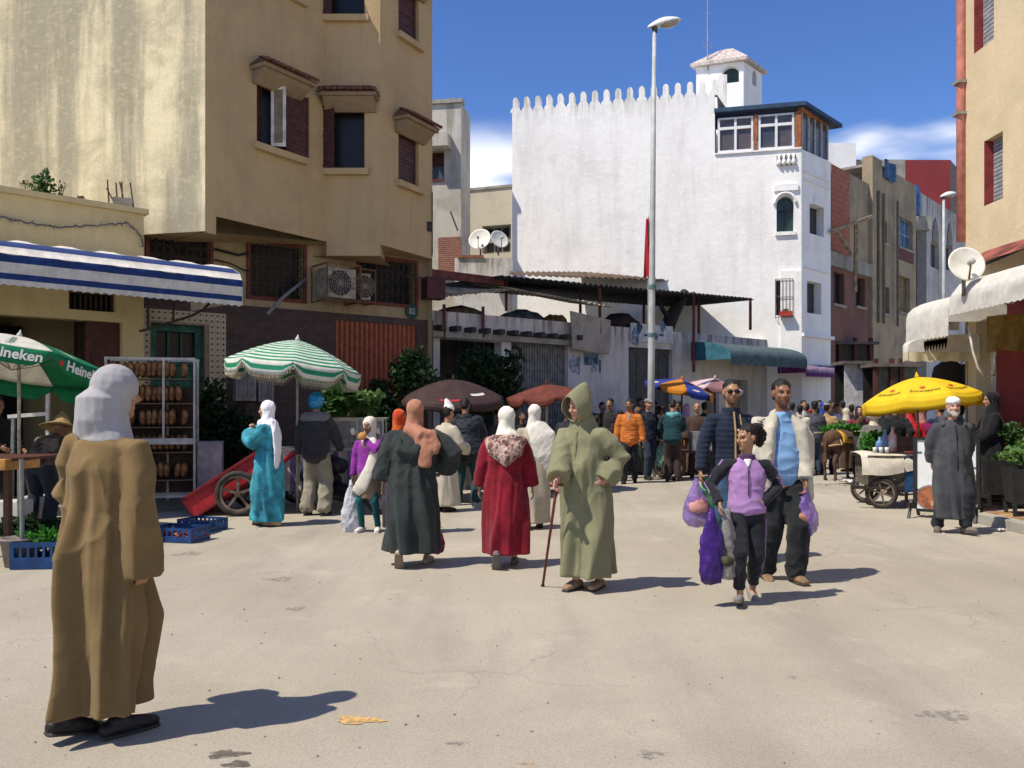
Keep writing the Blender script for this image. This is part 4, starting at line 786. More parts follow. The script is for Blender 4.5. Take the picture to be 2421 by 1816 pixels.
# arched window, barred window with flower box
M_grn = mat('bottle_green_glass', (.022, .045, .040), .15, .2, 3, spec=.5)
for w, m_, lab in ((a1, M_grn, 0),):
    r = part(FWB.boxm(MB(), w[0], w[1], w[2], w[3], -.33, -.28), 'window', m_, wb); sub(FWB.boxm(MB(), (w[0]+w[1])/2-.02, (w[0]+w[1])/2+.02, w[2], w[3]-.3, -.279, -.25), 'mullion', mat('dark_frame', (.03, .035, .035), .5), r); sub(FWB.boxm(MB(), w[0], w[1], (w[2]+w[3])/2+.1, (w[2]+w[3])/2+.15, -.279, -.255), 'transom', MATS['dark_frame'], r)
arch_fill(FWB, a1, .30, M_ww, wb, 'arch_spandrel')
q = MB(); c = (a1[0]+a1[1])/2
q.tube([FWB.pt(c+.34*math.cos(a)-0, a1[3]-.30+.38*math.sin(a), .03) for a in [math.pi*i/14 for i in range(15)]], .045, 6); part(q, 'arch_moulding', M_ww, wb, True)
part(FWB.boxm(MB(), a1[0]-.08, a1[1]+.13, a1[3]+.14, a1[3]+.36, .003, .07), 'panel_moulding', M_ww, wb)
part(FWB.boxm(MB(), a1[0]-.05, a1[1]+.05, a1[2]-.12, a1[2]-.004, .003, .07), 'sill', M_ww, wb)
w = a2; r = part(FWB.boxm(MB(), w[0], w[1], w[2], w[3], -.33, -.28), 'window', M_glassd, wb); q = MB()
for a, b_, c, d in ((w[0], w[0]+.05, w[2], w[3]), (w[1]-.05, w[1], w[2], w[3]), ((w[0]+w[1])/2-.03, (w[0]+w[1])/2+.03, w[2], w[3]), (w[0], w[1], (w[2]+w[3])/2+.05, (w[2]+w[3])/2+.1)): FWB.boxm(q, a, b_, c, d, -.279, -.24)
sub(q, 'frame', M_white_frame, r); q = MB()
for k in range(6): s = w[0]+(w[1]-w[0])*k/5; q.tube([FWB.pt(s, w[2]-.08, .1), FWB.pt(s, w[3]+.02, .1)], .009, 5)
for z in (w[2]-.08, (w[2]+w[3])/2, w[3]+.02): q.tube([FWB.pt(w[0], z, 0), FWB.pt(w[0], z, .1), FWB.pt(w[1], z, .1), FWB.pt(w[1], z, 0)], .009, 5)
sub(q, 'grille', M_iron, r)
e = empty('flower_box', (0, 0, 0), 0, 'red flower box on the barred window of the white building', 'flower box'); FWB.boxm(MB(), w[0]+.12, w[0]+.52, w[2]-.05, w[2]+.1, .12, .28).build('box', mat('red_plastic', (.45, .05, .035), .5), e)
foliage([(FWB.pt(w[0]+.32, w[2]+.13, .2), (.18, .06, .05))], 40, .06, 5).build('leaves', L_mid, e, recalc=False)
for w, ar in ((r1_, True), (r2_, False)):
    r = part(FWR.boxm(MB(), w[0], w[1], w[2], w[3], -.33, -.28), 'window', mat('shaded_blind', (.06, .065, .07), .5), wb); q = MB()
    for k in range(8): z = w[2]+(w[3]-w[2])*(k+.5)/8; FWR.boxm(q, w[0], w[1], z-.02, z+.02, -.279, -.26)
    sub(q, 'louvre', MATS['shaded_blind'], r)
    if ar: part(FWR.boxm(MB(), w[0]+.25, w[1]-.12, w[3]+.002, w[3]+.32, -.02, .04), 'window_head', M_ws, wb, bevel=.015)
for v in (418, 436, 640): z = FWR.px(1925, v)[1]; part(FWR.boxm(MB(), .2, FWR.L-.2, z, z+.05, .003, .05), 'ledge', M_ws, wb)
part(FWR.boxm(MB(), -.06, FWR.L+.06, FWR.px(1930, 800)[1], FWR.px(1930, 792)[1], .003, .12), 'ledge', M_ws, wb)
s = FWB.px(1845, 640)[0]; part(FWB.boxm(MB(), s, FWB.L-.002, 0, FWB.px(1880, 640)[1], .003, .07), 'pilaster', M_ww, wb)
b0, b1 = FWB.px(1836, 364)[0], FWB.px(1882, 364)[0]; bz0, bz1 = FWB.px(1858, 392)[1], FWB.px(1858, 366)[1]
part(FWB.boxm(MB(), b0, b1, bz0, bz1, .001, .006), 'baluster_shade_panel', mat('recess_shade_grey', (.30, .31, .33), .9), wb)  # flat grey plate on the wall, a recess's shade put into its colour
for k in range(4): part(MB().lathe([(.03, 0), (.075, .06), (.07, .14), (.03, .24), (.045, bz1-bz0)], FWB.pt(b0+(b1-b0)*(k+.5)/4, bz0, .06), 10), 'baluster', M_ww, wb, True)
# glazed loggia with blue roof edge
lg = empty('glazed_loggia', (0, 0, 0), 0, 'orange framed glass loggia under a blue roof on the white building', 'loggia')
M_or = mat('orange_brick_pier', (.42, .15, .06), .8, .25, 10); M_wf = mat('white_aluminium', (.80, .80, .79), .4, .06); M_gl = mat('loggia_glass', (.05, .055, .065), .1, .4, 1.5, 0, spec=.6, col2=(.12, .09, .08))
zl1 = FWB.px(1700, 280)[1]
for u0, u1, nm in ((1697, 1781, 0), (1793, 1878, 1)):
    a, b_ = FWB.px(u0, 320)[0], FWB.px(u1, 320)[0]; z0, z1 = zU+.05, zl1
    fr = FWB.boxm(MB(), a, b_, z0, z1, -.10, -.07).build('window', M_gl, lg); q = MB(); m_ = (a+b_)/2; zm = z0+(z1-z0)*.66
    for x0, x1, y0, y1 in ((a, a+.07, z0, z1), (b_-.07, b_, z0, z1), (m_-.04, m_+.04, z0+.08, z1-.05), (a+.07, m_-.04, zm, zm+.09), (m_+.04, b_-.07, zm, zm+.09), (a+.07, b_-.07, z0, z0+.08), (a+.07, b_-.07, z1-.05, z1)): FWB.boxm(q, x0, x1, y0, y1, -.069, .0)
    sub(q, 'frame', M_wf, fr)
for u0, u1 in ((1783, 1791), (1880, 1894)): FWB.boxm(MB(), FWB.px(u0, 320)[0], FWB.px(u1, 320)[0], zU+.004, zl1+.02, -.12, .03).build('pier', M_or, lg)
a, b_ = .1, FWR.L-.15; fr = FWR.boxm(MB(), a, b_, zU+.05, zl1, -.10, -.07).build('window', M_gl, lg); q = MB()
for k in range(5): s = a+(b_-a)*k/4; FWR.boxm(q, s-.03, s+.03, zU+.05, zl1, -.069, -.02)
sub(q, 'frame', mat('shaded_aluminium', (.45, .46, .48), .5), fr)  # same white frame, this side's shade put into a darker colour
FWR.boxm(MB(), .0, FWR.L, zl1+.004, zl1+.16, -.12, .02).build('beam', M_or, lg)
ro = [FWB.pt(sU-.02, zl1+.17, .15), FWB.pt(sR+.12, zl1+.17, .15), FWR.pt(FWR.L+.25, zl1-.05, .3), FWR.pt(FWR.L+.25, zl1+.2, -3), FWB.pt(sU-.02, zl1+.6, -3)]
MB().loft([[Vector(p) for p in ro], [Vector(p)+Vector((0, 0, .13)) for p in ro]]).build('roof', mat('blue_roof_trim', (.035, .075, .14), .6), lg)
q = MB(); FWB.boxm(q, sU, sR, zU+.003, zU+.05, -.2, .05); q.build('sill', M_ww, lg)

# ================================================================== houses along the far side of the street
FT_ = Frame((11.52, 31.0), (14.58+5.5*.0, 37.1-3.0*0)); FT_ = Frame(V2(1965, 30.6), V2(2166, 37.6))
tb = empty('brick_and_render_house', (0, 0, 0), 0, 'half rendered brick house right of the white building', 'building')
M_br = brick_mat('hollow_red_brick', (.40, .12, .06), (.32, .09, .05), (.34, .24, .18), 1., .32, .2, FT_.rz); M_tr = plaster('bare_tan_render', (.40, .33, .22), (.22, .18, .13), .7, .6, .8, .15, blotch=(.16, .14, .11)); M_pk = plaster('pinkish_render', (.23, .115, .095), (.13, .085, .075), .7, .5, .9, .12)
S_ = lambda u, v, o=0.: FT_.px(u, v, o)
zt = S_(1985, 395)[1]; zt2 = S_(2100, 400)[1]; zm = S_(1985, 603)[1]; zlow = S_(1985, 800)[1]
for nm, u0, u1, z0, z1, o, m_ in (('brick_wall', 1966, 2009, zm, zt, -.05, M_br), ('render_wall', 2009, 2062, zm, zt, -.06, M_tr), ('lower_wall', 1964, 2062, 0, S_(2000, 640)[1], 0, M_pk), ('beam', 1964, 2063, S_(2000, 640)[1]+.003, zm, .12, M_conc), ('pilaster', 2063, 2086, 0, zt2+.1, .1, M_tr), ('right_wall', 2086, 2166, 0, zt2, 0, M_tr)):
    a, b_ = S_(u0, 500, o)[0], S_(u1, 500, o)[0]
    h = []
    if nm == 'lower_wall': h = [win(FT_, 1970, 645, 1996, 720, 1983), win(FT_, 2023, 656, 2045, 725, 2034), (S_(1975, 800)[0], S_(2050, 800)[0], 0, zlow-.1)]
    if nm == 'right_wall': h = [win(FT_, 2124, 517, 2158, 588, 2140), win(FT_, 2125, 655, 2152, 740, 2140), win(FT_, 2086, 520, 2097, 575, 2090), win(FT_, 2088, 678, 2103, 742, 2095)]
    if h or nm in ('lower_wall',):
        mb = MB(); FT_.wall(mb, a, b_, z0, z1, h, .3); part(mb, nm, m_, tb)
        for k, w in enumerate(h):
            mm = M_glassd if nm == 'lower_wall' else (mat('blue_painted_window', (.07, .13, .25), .5), mat('ochre_roller_blind', (.20, .15, .075), .7), M_shut, M_glassd)[k]
            if w[2] > .1: r = part(FT_.boxm(MB(), w[0], w[1], w[2], w[3], -.28, -.2), 'window', mm, tb); sub(FT_.boxm(MB(), w[0]-.05, w[1]+.05, w[2]-.1, w[2]-.003, -.1, .08), 'sill', M_conc, r)
            if k == 0 and nm == 'right_wall':
                q = MB()
                for i in range(4): s = w[0]+(w[1]-w[0])*i/3; FT_.boxm(q, s-.025, s+.025, w[2], w[3], -.199, -.16)
                for i in range(3): z = w[2]+(w[3]-w[2])*i/2; FT_.boxm(q, w[0], w[1], z-.025, z+.025, -.159, -.15)
                sub(q, 'frame', mat('pale_blue_bars', (.30, .38, .50), .5), r)
    else: part(FT_.boxm(MB(), a, b_, z0, z1, -.3, o), nm, m_, tb)
part(FT_.boxm(MB(), S_(2124, 600)[0], S_(2158, 600)[0], S_(2140, 618)[1], S_(2140, 592)[1], .003, .04), 'red_apron', mat('maroon_panel', (.13, .03, .04), .7), tb)
q = MB(); FT_.boxm(q, S_(2063, 500)[0], FT_.L, zt2-.2, zt2-.1, -5, -.3); FT_.boxm(q, S_(1967, 500)[0], S_(2062, 500)[0], zt-.2, zt-.1, -3, -.31); part(q, 'roof_slab', M_conc, tb)
e = empty('timber_lean_to', (0, 0, 0), 0, 'slanting timber frame leaning on the brick house', 'timber frame'); M_tim = mat('weathered_timber', (.36, .27, .17), .85, .3)
for (u, v), (u2, v2), o in (((1965, 548), (2062, 512), .5), ((1978, 545), (2013, 600), .5), ((2024, 530), (2022, 690), .5)): MB().bar(FT_.pt(*S_(u, v, o), o), FT_.pt(*S_(u2, v2, o), o), .09, .12).build('beam', M_tim, e)
a, b_ = S_(2060, 400)[0], S_(2165, 400)[0]
for s in (S_(2068, 600)[0], S_(2080, 600)[0], S_(2113, 650)[0]): part(MB().tube([FT_.pt(s, S_(2100, 770)[1], .16), FT_.pt(s, zt2-1.2, .16)], .05, 6), 'drainpipe', mat('stained_pipe', (.19, .17, .13), .8), tb)
q = MB(); q.sheet(lambda x, y: FT_.pt(S_(2085, 420)[0]+(S_(2112, 420)[0]-S_(2085, 420)[0])*x, zt2-.5+.75*y, .1+.06*math.sin(9*x)), 12, 3); tag(q.build('blue_tarpaulin', mat('blue_tarp_plastic', (.03, .10, .24), .5, .3), None, True, recalc=False), 'blue tarpaulin over the roof edge of the half rendered house', 'tarpaulin')
e = empty('roof_tank', (0, 0, 0), 0, 'bright blue wrapped tank on the roof beyond the half rendered house', 'tank'); c0 = FT_.pt(S_(2176, 440)[0], zt2-1.3, -.8)
q = MB(); q.lathe([(.001, 0), (.75, 0), (.82, .4), (.8, 1.0), (.7, 1.45), (.001, 1.5)], c0, 14); q.build('wrapped_body', mat('blue_tarp_bright', (.03, .11, .33), .45, .35, 4), e, True); MB().box(c0+Vector((0, 0, -.3)), (1.8, 1.8, .6)).build('plinth', M_conc, e)
# white arched house and the red one behind it
FH = Frame(V2(2163, 38.0), V2(2310, 46.0)); ah = empty('arched_house', (0, 0, 0), 0, 'grey white house with two pointed arch windows', 'building'); Sh = lambda u, v, o=0.: FH.px(u, v, o)
zt = Sh(2200, 470)[1]; w1, w2 = win(FH, 2200, 575, 2220, 634, 2210), win(FH, 2236, 583, 2252, 640, 2244)
M_ah = plaster('grimy_white_render', (.52, .51, .50), (.24, .22, .21), .5, .6, .7, .1, top=(zt, 2.2, (.12, .11, .10), .9))
mb = MB(); FH.wall(mb, 0, FH.L, 0, zt, [w1, w2], .3); mb.add([FH.pt(0, 0), FH.pt(0, 0, -5), FH.pt(0, zt, -5), FH.pt(0, zt)], [(0, 1, 2, 3)]); mb.add([FH.pt(0, zt), FH.pt(FH.L, zt), FH.pt(FH.L, zt, -5), FH.pt(0, zt, -5)], [(0, 1, 2, 3)]); part(mb, 'wall', M_ah, ah)
for w in (w1, w2):
    part(FH.boxm(MB(), w[0], w[1], w[2], w[3], -.28, -.2), 'window', mat('dim_glass', (.05, .05, .05), .4), ah); c = (w[0]+w[1])/2; hw = (w[1]-w[0])*.32
    part(MB().prism([FH.pt(c-hw, w[3]+.003, .003), FH.pt(c+hw, w[3]+.003, .003), FH.pt(c+hw, w[3]+.5, .003), FH.pt(c+hw*.6, w[3]+.9, .003), FH.pt(c, w[3]+1.15, .003), FH.pt(c-hw*.6, w[3]+.9, .003), FH.pt(c-hw, w[3]+.5, .003)], FH.n*.05), 'arch_panel', mat('taupe_panel', (.24, .21, .18), .8), ah)
part(FH.boxm(MB(), Sh(2163, 500)[0]+.0, Sh(2185, 500)[0], 0, Sh(2175, 530)[1], .003, .1), 'grey_pier', mat('grey_pier_render', (.17, .16, .155), .9), ah)
FRd = Frame(V2(2095, 50), V2(2247, 50)); FRs = Frame(V2(2247, 50), V2(2300, 56)); rd = empty('red_house', (0, 0, 0), 0, 'dark red painted house rising behind the arched one', 'building'); zt = FRd.px(2180, 378)[1]
mb = MB(); FRd.wall(mb, 0, FRd.L, 0, zt); part(mb, 'front_wall', plaster('dark_red_paint', (.25, .045, .048), (.17, .035, .036), .5, .3, .5, .08), rd); mb = MB(); FRs.wall(mb, 0, FRs.L, 0, zt); mb.add([FRd.pt(0, zt), FRd.pt(FRd.L, zt), FRs.pt(FRs.L, zt), FRs.pt(FRs.L, zt)+Vector((-8, 2, 0))], [(0, 1, 2, 3)]); part(mb, 'side_wall', mat('grey_brown_render', (.20, .175, .155), .9), rd)
wdr = FRs.rect(2268, 455, 2282, 520); part(FRs.boxm(MB(), *wdr, .003, .05), 'window', M_glassd, rd)
# white roof block and small lamp seen over the white building's shoulder
F6 = Frame(V2(1955, 37), V2(2024, 37)); e = empty('white_roof_house', (0, 0, 0), 0, 'low white roof block behind the glazed loggia', 'building'); z1 = F6.px(1980, 338)[1]; F6.boxm(MB(), 0, F6.L, 0, z1, -5, 0).build('block', M_ws, e); F6.boxm(MB(), F6.L+.003, F6.L+2.3, 0, z1-.6, -5, -.4).build('side_block', M_conc, e)
F6.boxm(MB(), -.3, .35, z1-.2, z1+1.0, -2, -1.4).build('chimney', M_conc, e)
# stalls and shacks under the houses on the far right of the street
def shack(name, u0, u1, D, v0, m, lab, n, posts=()):
    F = Frame(V2(u0, D), V2(u1, D)); e = empty(name, (0, 0, 0), 0, lab, 'stall'); z1 = F.px(u0, v0)[1]; w = F.L/n
    for k in range(n): F.boxm(MB(), w*k+.006, w*(k+1)-.006, .0, z1-.02*(k % 2), -.03, 0).build('panel', m, e)
    for s in posts: F.boxm(MB(), F.L*s-.06, F.L*s+.06, 0, z1+.25, .001, .13).build('post', mat('dark_red_post', (.085, .03, .024), .7), e)
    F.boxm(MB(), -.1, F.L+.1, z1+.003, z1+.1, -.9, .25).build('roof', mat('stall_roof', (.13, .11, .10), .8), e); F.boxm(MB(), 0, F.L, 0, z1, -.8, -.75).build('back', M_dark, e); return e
shack('white_booth', 1996, 2062, 26.5, 862, mat('white_panel', (.58, .58, .59), .6), 'white panelled booth beyond the donkey', 2)
shack('green_booth', 2066, 2170, 25.5, 868, mat('grey_green_panel', (.125, .135, .115), .75, .25, 5), 'grey green plank booth behind the yellow parasol', 5, (.02, .38, .6))
shack('dark_booth', 1975, 2066, 31.5, 815, mat('dark_brown_panel', (.06, .045, .04), .8), 'dark timber stalls under the half rendered house', 6, (.1, .5, .9))
# ================================================================== right hand building, pavement
FR = Frame((7.68, 14.55), (7.68, 3.0)); M_rw = plaster('sunlit_cream_render', (.66, .53, .34), (.52, .41, .26), .5, .3, .8, .1)
rbd = empty('cream_building', (0, 0, 0), 0, 'cream rendered building at the right edge', 'building')
w1, w2 = win(FR, 2327, 322, 2371, 478, 2349), win(FR, 2303, -60, 2350, 110, 2326); ZG = 3.45
mb = MB(); FR.wall(mb, 0, FR.L, ZG, 13, [w1, w2], .17); mb.add([FR.pt(0, 0), FR.pt(0, 0, -8), FR.pt(0, 13, -8), FR.pt(0, 13)], [(0, 1, 2, 3)]); mb.add([FR.pt(0, 13), FR.pt(FR.L, 13), FR.pt(FR.L, 13, -8), FR.pt(0, 13, -8)], [(0, 1, 2, 3)])
mb.add([FR.pt(0, ZG), FR.pt(FR.L, ZG), FR.pt(FR.L, ZG, -3), FR.pt(0, ZG, -3)], [(0, 1, 2, 3)]); part(mb, 'upper_wall', M_rw, rbd)
for w in (w1, w2):
    r = part(FR.boxm(MB(), w[0], w[1], w[2], w[3], -.165, -.14), 'window', mat('grey_roller_shutter', (.30, .30, .32), .6), rbd)
    sub(FR.boxm(MB(), w[0]+.002, w[0]+.03, w[2], w[3], -.138, .004), 'reveal', mat('red_reveal_paint', (.22, .035, .035), .7), r); n = 16
    for k in range(n): z = w[2]+(w[3]-w[2])*k/n; sub(FR.boxm(MB(), w[0]+.05, w[1]-.03, z+.01, z+(w[3]-w[2])/n-.006, -.139, -.125), 'slat', MATS['grey_roller_shutter'], r)
pipe = tag(MB().tube([FR.pt(-.04, z, .05) for z in (13, 10, 7, 4.4)], .075, 10).build('downpipe', mat('salmon_pipe_paint', (.55, .21, .16), .6), None, True), 'salmon painted downpipe on the corner of the cream building', 'pipe')
for v in (190, 265): p_ = FR.pt(-.04, FR.px(2287, v)[1], .05); MB().box(p_, (.2, .2, .05)).build('clip', mat('clip_steel', (.3, .28, .24), .6), pipe)
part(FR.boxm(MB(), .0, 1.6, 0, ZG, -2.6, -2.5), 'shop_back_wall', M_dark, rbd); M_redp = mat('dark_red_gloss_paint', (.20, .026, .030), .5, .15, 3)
a = FR.px(2360, 900, -.05)[0]; part(FR.boxm(MB(), a, a+.85, .13, ZG-.003, -.5, -.02), 'red_pillar', M_redp, rbd); part(FR.boxm(MB(), a+.851, 9, .13, ZG-.003, -.6, -.2), 'red_wall', M_redp, rbd)
part(FR.boxm(MB(), a-.16, a-.01, .13, ZG-.003, -.2, -.02), 'white_jamb', mat('grubby_white_paint', (.50, .47, .42), .7), rbd)
part(FR.boxm(MB(), .05, .3, .13, ZG-.003, -.3, -.02), 'corner_pier', M_rw, rbd)
# the shops further on
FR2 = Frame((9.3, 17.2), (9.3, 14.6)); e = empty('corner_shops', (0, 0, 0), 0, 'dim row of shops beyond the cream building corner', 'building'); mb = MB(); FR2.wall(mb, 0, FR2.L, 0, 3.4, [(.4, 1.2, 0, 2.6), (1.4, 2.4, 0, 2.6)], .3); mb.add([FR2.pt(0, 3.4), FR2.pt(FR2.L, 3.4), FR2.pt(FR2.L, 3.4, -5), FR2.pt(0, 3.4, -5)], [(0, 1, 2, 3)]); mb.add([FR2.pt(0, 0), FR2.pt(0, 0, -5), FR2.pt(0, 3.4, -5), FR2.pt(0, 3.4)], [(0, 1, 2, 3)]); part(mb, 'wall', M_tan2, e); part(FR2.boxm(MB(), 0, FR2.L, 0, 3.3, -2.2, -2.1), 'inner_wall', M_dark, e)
# awnings
M_cw = cloth('cream_white_awning', (.70, .68, .62), .1, 200., .8, .0, trans=.2); M_cv = cloth('cream_valance', (.62, .55, .37), .1, 200., .8, .0, trans=.2)
o_ = 1.0; s0 = FR.px(2246, 745, o_)[0]; zt, zb_ = FR.px(2246, 700, o_)[1], FR.px(2246, 748, o_)[1]
awning('awning', FR, s0, 9.5, [(.03, zt+.34, 0), (.5, zt+.30, 0), (.85, zt+.18, 0), (.97, zt+.03, 0), (o_, zt-.02, 0), (o_+.004, zt-.10, 0), (o_+.004, zt-.12, 0), (o_+.008, zb_, 0)], [M_cw], 'white awning along the front of the cream building', scal=.022, per=.13, ends=[s0])
zt = 3.36; pr = [(.03+.90*math.sin(math.pi/2*k/6), 3.10+.34*math.cos(math.pi/2*k/6), 0) for k in range(7)]+[(.935, 2.90, 0), (.936, 2.66, 0)]
awning('awning', FR, -.15, FR.px(2243, 740, .93)[0], pr, [M_cw], 'rounded cream awning with red zigzag trim at the building corner', scal=.03, per=.12)
e = empty('zigzag_trim', (0, 0, 0), 0, 'dark red zigzag fringe below the rounded cream awning', 'trim'); sq = FR.px(2200, 790, 1.3)[0]; q = MB(); xx = [FR.pt(FR.px(u, 800, .94)[0], 0, .94) for u in (2178, 2240)]
for k in range(9):
    a = xx[0].lerp(xx[1], k/9); b = xx[0].lerp(xx[1], (k+1)/9); m_ = (a+b)/2; zz = 2.60
    q.prism([a+Vector((0, 0, zz)), b+Vector((0, 0, zz)), m_+Vector((0, 0, zz-.12))], (0, .012, 0))
q.box8([xx[0]+Vector((0, -.004, zz)), xx[1]+Vector((0, -.004, zz)), xx[1]+Vector((0, .012, zz)), xx[0]+Vector((0, .012, zz)), xx[0]+Vector((0, -.004, zz+.05)), xx[1]+Vector((0, -.004, zz+.05)), xx[1]+Vector((0, .012, zz+.05)), xx[0]+Vector((0, .012, zz+.05))])
q.build('fringe', mat('maroon_felt', (.26, .03, .035), .9), e)
zt, zb_ = 2.78, 2.32; pr = [(.03+1.16*math.sin(math.pi/2*k/6), zt-.18+.18*math.cos(math.pi/2*k/6), 0) for k in range(7)]+[(1.195, zb_+.16, 1), (1.2, zb_, 1)]
aw3 = awning('awning', FR, .3, .5, pr, [M_cw, M_cv], 'lower white awning with cream scalloped valance behind the grey robed man', scal=.03, per=.25)
q = MB(); q.sheet(lambda a, c: FR.pt(.512+.02*math.sin(a*20), zb_+.16-.14*c-.02*abs(math.sin(a*math.pi*5))*c, 1.19-1.15*a), 40, 3); q.build('side_valance', M_cv, aw3, True, recalc=False)
q = MB(); D = 12.7; q.sheet(lambda a, c: P(2333+120*a, 748-8*a+(88-5*math.sin(a*5))*c, D+.05*math.sin(a*14+c*3)), 30, 6)
tag(q.build('shade_cloth', cloth('ochre_shade_cloth', (.28, .185, .055), .2, 150., .8, 0., trans=.35), None, True, recalc=False), 'ochre shade cloth hanging under the white awning', 'cloth')
q = MB(); q.sheet(lambda a, c: FR.pt(.6+6*a, ZG+.38+.26*c, .42-.38*c+.02*math.sin(20*a)), 60, 4); tag(q.build('canopy_sheet', mat('faded_red_tarp', (.27, .075, .055), .75, .4, 2.5), None, True, recalc=False), 'faded red strip of tarpaulin above the white awning', 'tarpaulin')
cable([FR.pt(FR.px(u, v, .1)[0], FR.px(u, v, .1)[1], .1) for u, v in ((2320, 628), (2345, 618), (2370, 608), (2395, 597), (2421, 585), (2450, 575))], .022, 'black cable with scraps on the cream building above the red tarpaulin')
dish(P(2283, 626, 12.6), .26, (-.05, -1, .25), 'white satellite dish on the corner above the cream awning', .45)
cable([P(2290, 772, 12.9), P(2300, 830, 12.9), P(2312, 870, 12.9), P(2330, 893, 12.9), P(2350, 888, 12.9), P(2352, 840, 12.9)], .018, 'white cable looped beside the red pillar', mat('white_cable', (.6, .58, .54), .5))
# dark clothes hung in the shop mouth under the lower awning
for k, (u, v, w, h, c, lab) in enumerate(((2245, 905, .55, .75, (.03, .025, .03), 'dark coat hung under the lower awning'), (2285, 915, .35, .8, (.035, .03, .045), 'navy dress hung next to the dark coat'), (2325, 905, .3, .5, (.22, .12, .03), 'ochre shirt hung by the white jamb'), (2310, 935, .28, .45, (.14, .03, .04), 'wine red shirt hung near the white jamb'))):
    q = MB(); c0 = P(u, v, 14.9); rings = []
    for j in range(8):
        f = j/7; ww = w*(.42+.16*math.sin(f*2.2))*(1 if j else .5); rings.append([c0+Vector((ww*math.cos(a)*(1+.08*math.sin(5*a+k)), .10*math.sin(a), h/2-h*f)) for a in [2*math.pi*i/18 for i in range(18)]])
    q.loft(rings); e = empty('hanging_garment', (0, 0, 0), 0, lab, 'garment'); q.build('cloth', cloth('garment_%d' % k, c), e, True); MB().tube([c0+Vector((-.12, 0, h/2)), c0+Vector((0, 0, h/2+.08)), c0+Vector((.12, 0, h/2))], .008, 5).build('hanger', M_iron, e)
# raised pavement with kerb and coloured tiles
pav = [(6.42, 3), (6.42, 11.75), (6.75, 12.1), (8.1, 12.2), (8.1, 14.5), (8.6, 24), (14, 24), (14, 3)]
q = MB(); q.prism([(x, y, 0) for x, y in pav], (0, 0, .135)); pave = tag(q.build('pavement', plaster('worn_concrete_pavement', (.42, .37, .29), (.29, .25, .19), .6, .2, 1.2, .15)), kind='structure')
for k in range(13):
    y0, y1 = 11.7-k*.7, 11.7-(k+1)*.7; MB().box((6.36, (y0+y1)/2, .067), (.13, .69, .14)).build('kerb_stone', plaster('kerb_concrete', (.36, .34, .29), (.22, .2, .17), .6, .3, 2., .15), pave, bevel=.012)
tm2 = None; r_ = random.Random(9); M_ft = [mat('terracotta_tile', (.36, .20, .10), .7, .2, 9), mat('ochre_tile', (.46, .31, .15), .7, .2, 9), mat('rose_tile', (.30, .17, .11), .7, .2, 9)]; tms = {}
for i in range(5):
    for j in range(22):
        x, y = 6.62+i*.3, 11.6-j*.3; k = (0, 1, 2)[(j+(r_.random() < .15)) % 3]
        if k not in tms: o = MB().box((0, 0, 0), (.29, .29, .02)).build('tile', M_ft[k], pave, bevel=.004); tms[k] = o.data
        else: o = link('tile', tms[k], pave)
        o.location = (x, y, .140)
# left pavement before the tan block
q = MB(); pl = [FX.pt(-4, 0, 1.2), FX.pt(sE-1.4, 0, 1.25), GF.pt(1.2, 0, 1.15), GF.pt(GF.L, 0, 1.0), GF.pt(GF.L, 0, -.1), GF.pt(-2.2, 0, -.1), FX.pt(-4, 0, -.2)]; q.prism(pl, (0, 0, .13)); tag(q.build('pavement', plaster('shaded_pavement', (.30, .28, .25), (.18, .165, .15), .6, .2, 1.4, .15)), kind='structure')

# ================================================================== lamp posts, flag
def lamp(u, D, vtop, r0, r1, lab, headyaw, sc_=1., lean=0.):
    x, y = XD(u, D); zt = P(u, vtop, D).z; e = empty('street_lamp', (x, y, 0), 0, lab, 'street lamp', 'street lamps'); M_g = mat('galvanised_lamp_post', (.44, .46, .45), .55, .12, 3); M_gd = mat('lamp_bracket_metal', (.10, .10, .10), .6)
    MB().tube([(0, 0, 0), (lean*.2, 0, zt*.25), (lean*.55, 0, zt*.6), (lean, 0, zt)], [r0, r0*.92, (r0+r1)/2, r1], 14).build('post', M_g, e, True); MB().lathe([(r0*1.5, 0), (r0*1.5, .25), (r0*1.15, .35), (r0*1.15, .36)], (0, 0, 0), 14).build('base', M_g, e)
    for z in (3.2, 4.3): MB().lathe([(r0*1.02, 0), (r0*1.02, .09)], (lean*z/zt, 0, z), 14).build('band', mat('teal_band', (.10, .19, .20), .6), e)
    M = Matrix.Translation((lean, 0, zt)) @ Matrix.Rotation(headyaw, 4, 'Z') @ Matrix.Rotation(R(-14), 4, 'Y'); rings = []
    for k in range(11):
        f = k/10; X = (-.14+.78*f)*sc_; a = max(.02, math.sin(math.pi*min(1, f*.93+.06))**.45); w = (.10+.07*f)*a*sc_; h = (.10+.05*math.sin(math.pi*f))*a*sc_
        rings.append([M @ Vector((X, w*math.cos(t), .03*sc_+(h*max(0, math.sin(t)) if math.sin(t) >= 0 else .025*sc_*math.sin(t)*a))) for t in [2*math.pi*i/20 for i in range(20)]])
    MB().loft(rings).build('head', mat('lamp_head_white', (.74, .75, .76), .4, .05), e, True)
    g_ = []
    for k in range(9):
        f = k/8; X = (.16+.40*f)*sc_; a = max(.03, math.sin(math.pi*(f*.92+.04))**.5); g_.append([M @ Vector((X, .15*a*sc_*math.cos(t), .012*sc_+(-.085*a*sc_*math.sin(t)))) for t in [math.pi*i/10 for i in range(11)]])
    MB().loft(g_, False, False).build('diffuser', mat('lamp_glass', (.42, .38, .31), .25, .1), e, True); MB().tube([M @ Vector((0, 0, -.12*sc_)), M @ Vector((0, 0, .02))], [r1*1.15, r1*1.7], 12).build('bracket', M_gd, e, True); return e
lamp(1538, 19.6, 66, .086, .042, 'tall grey street lamp in the middle of the square', 0, 1., .09)
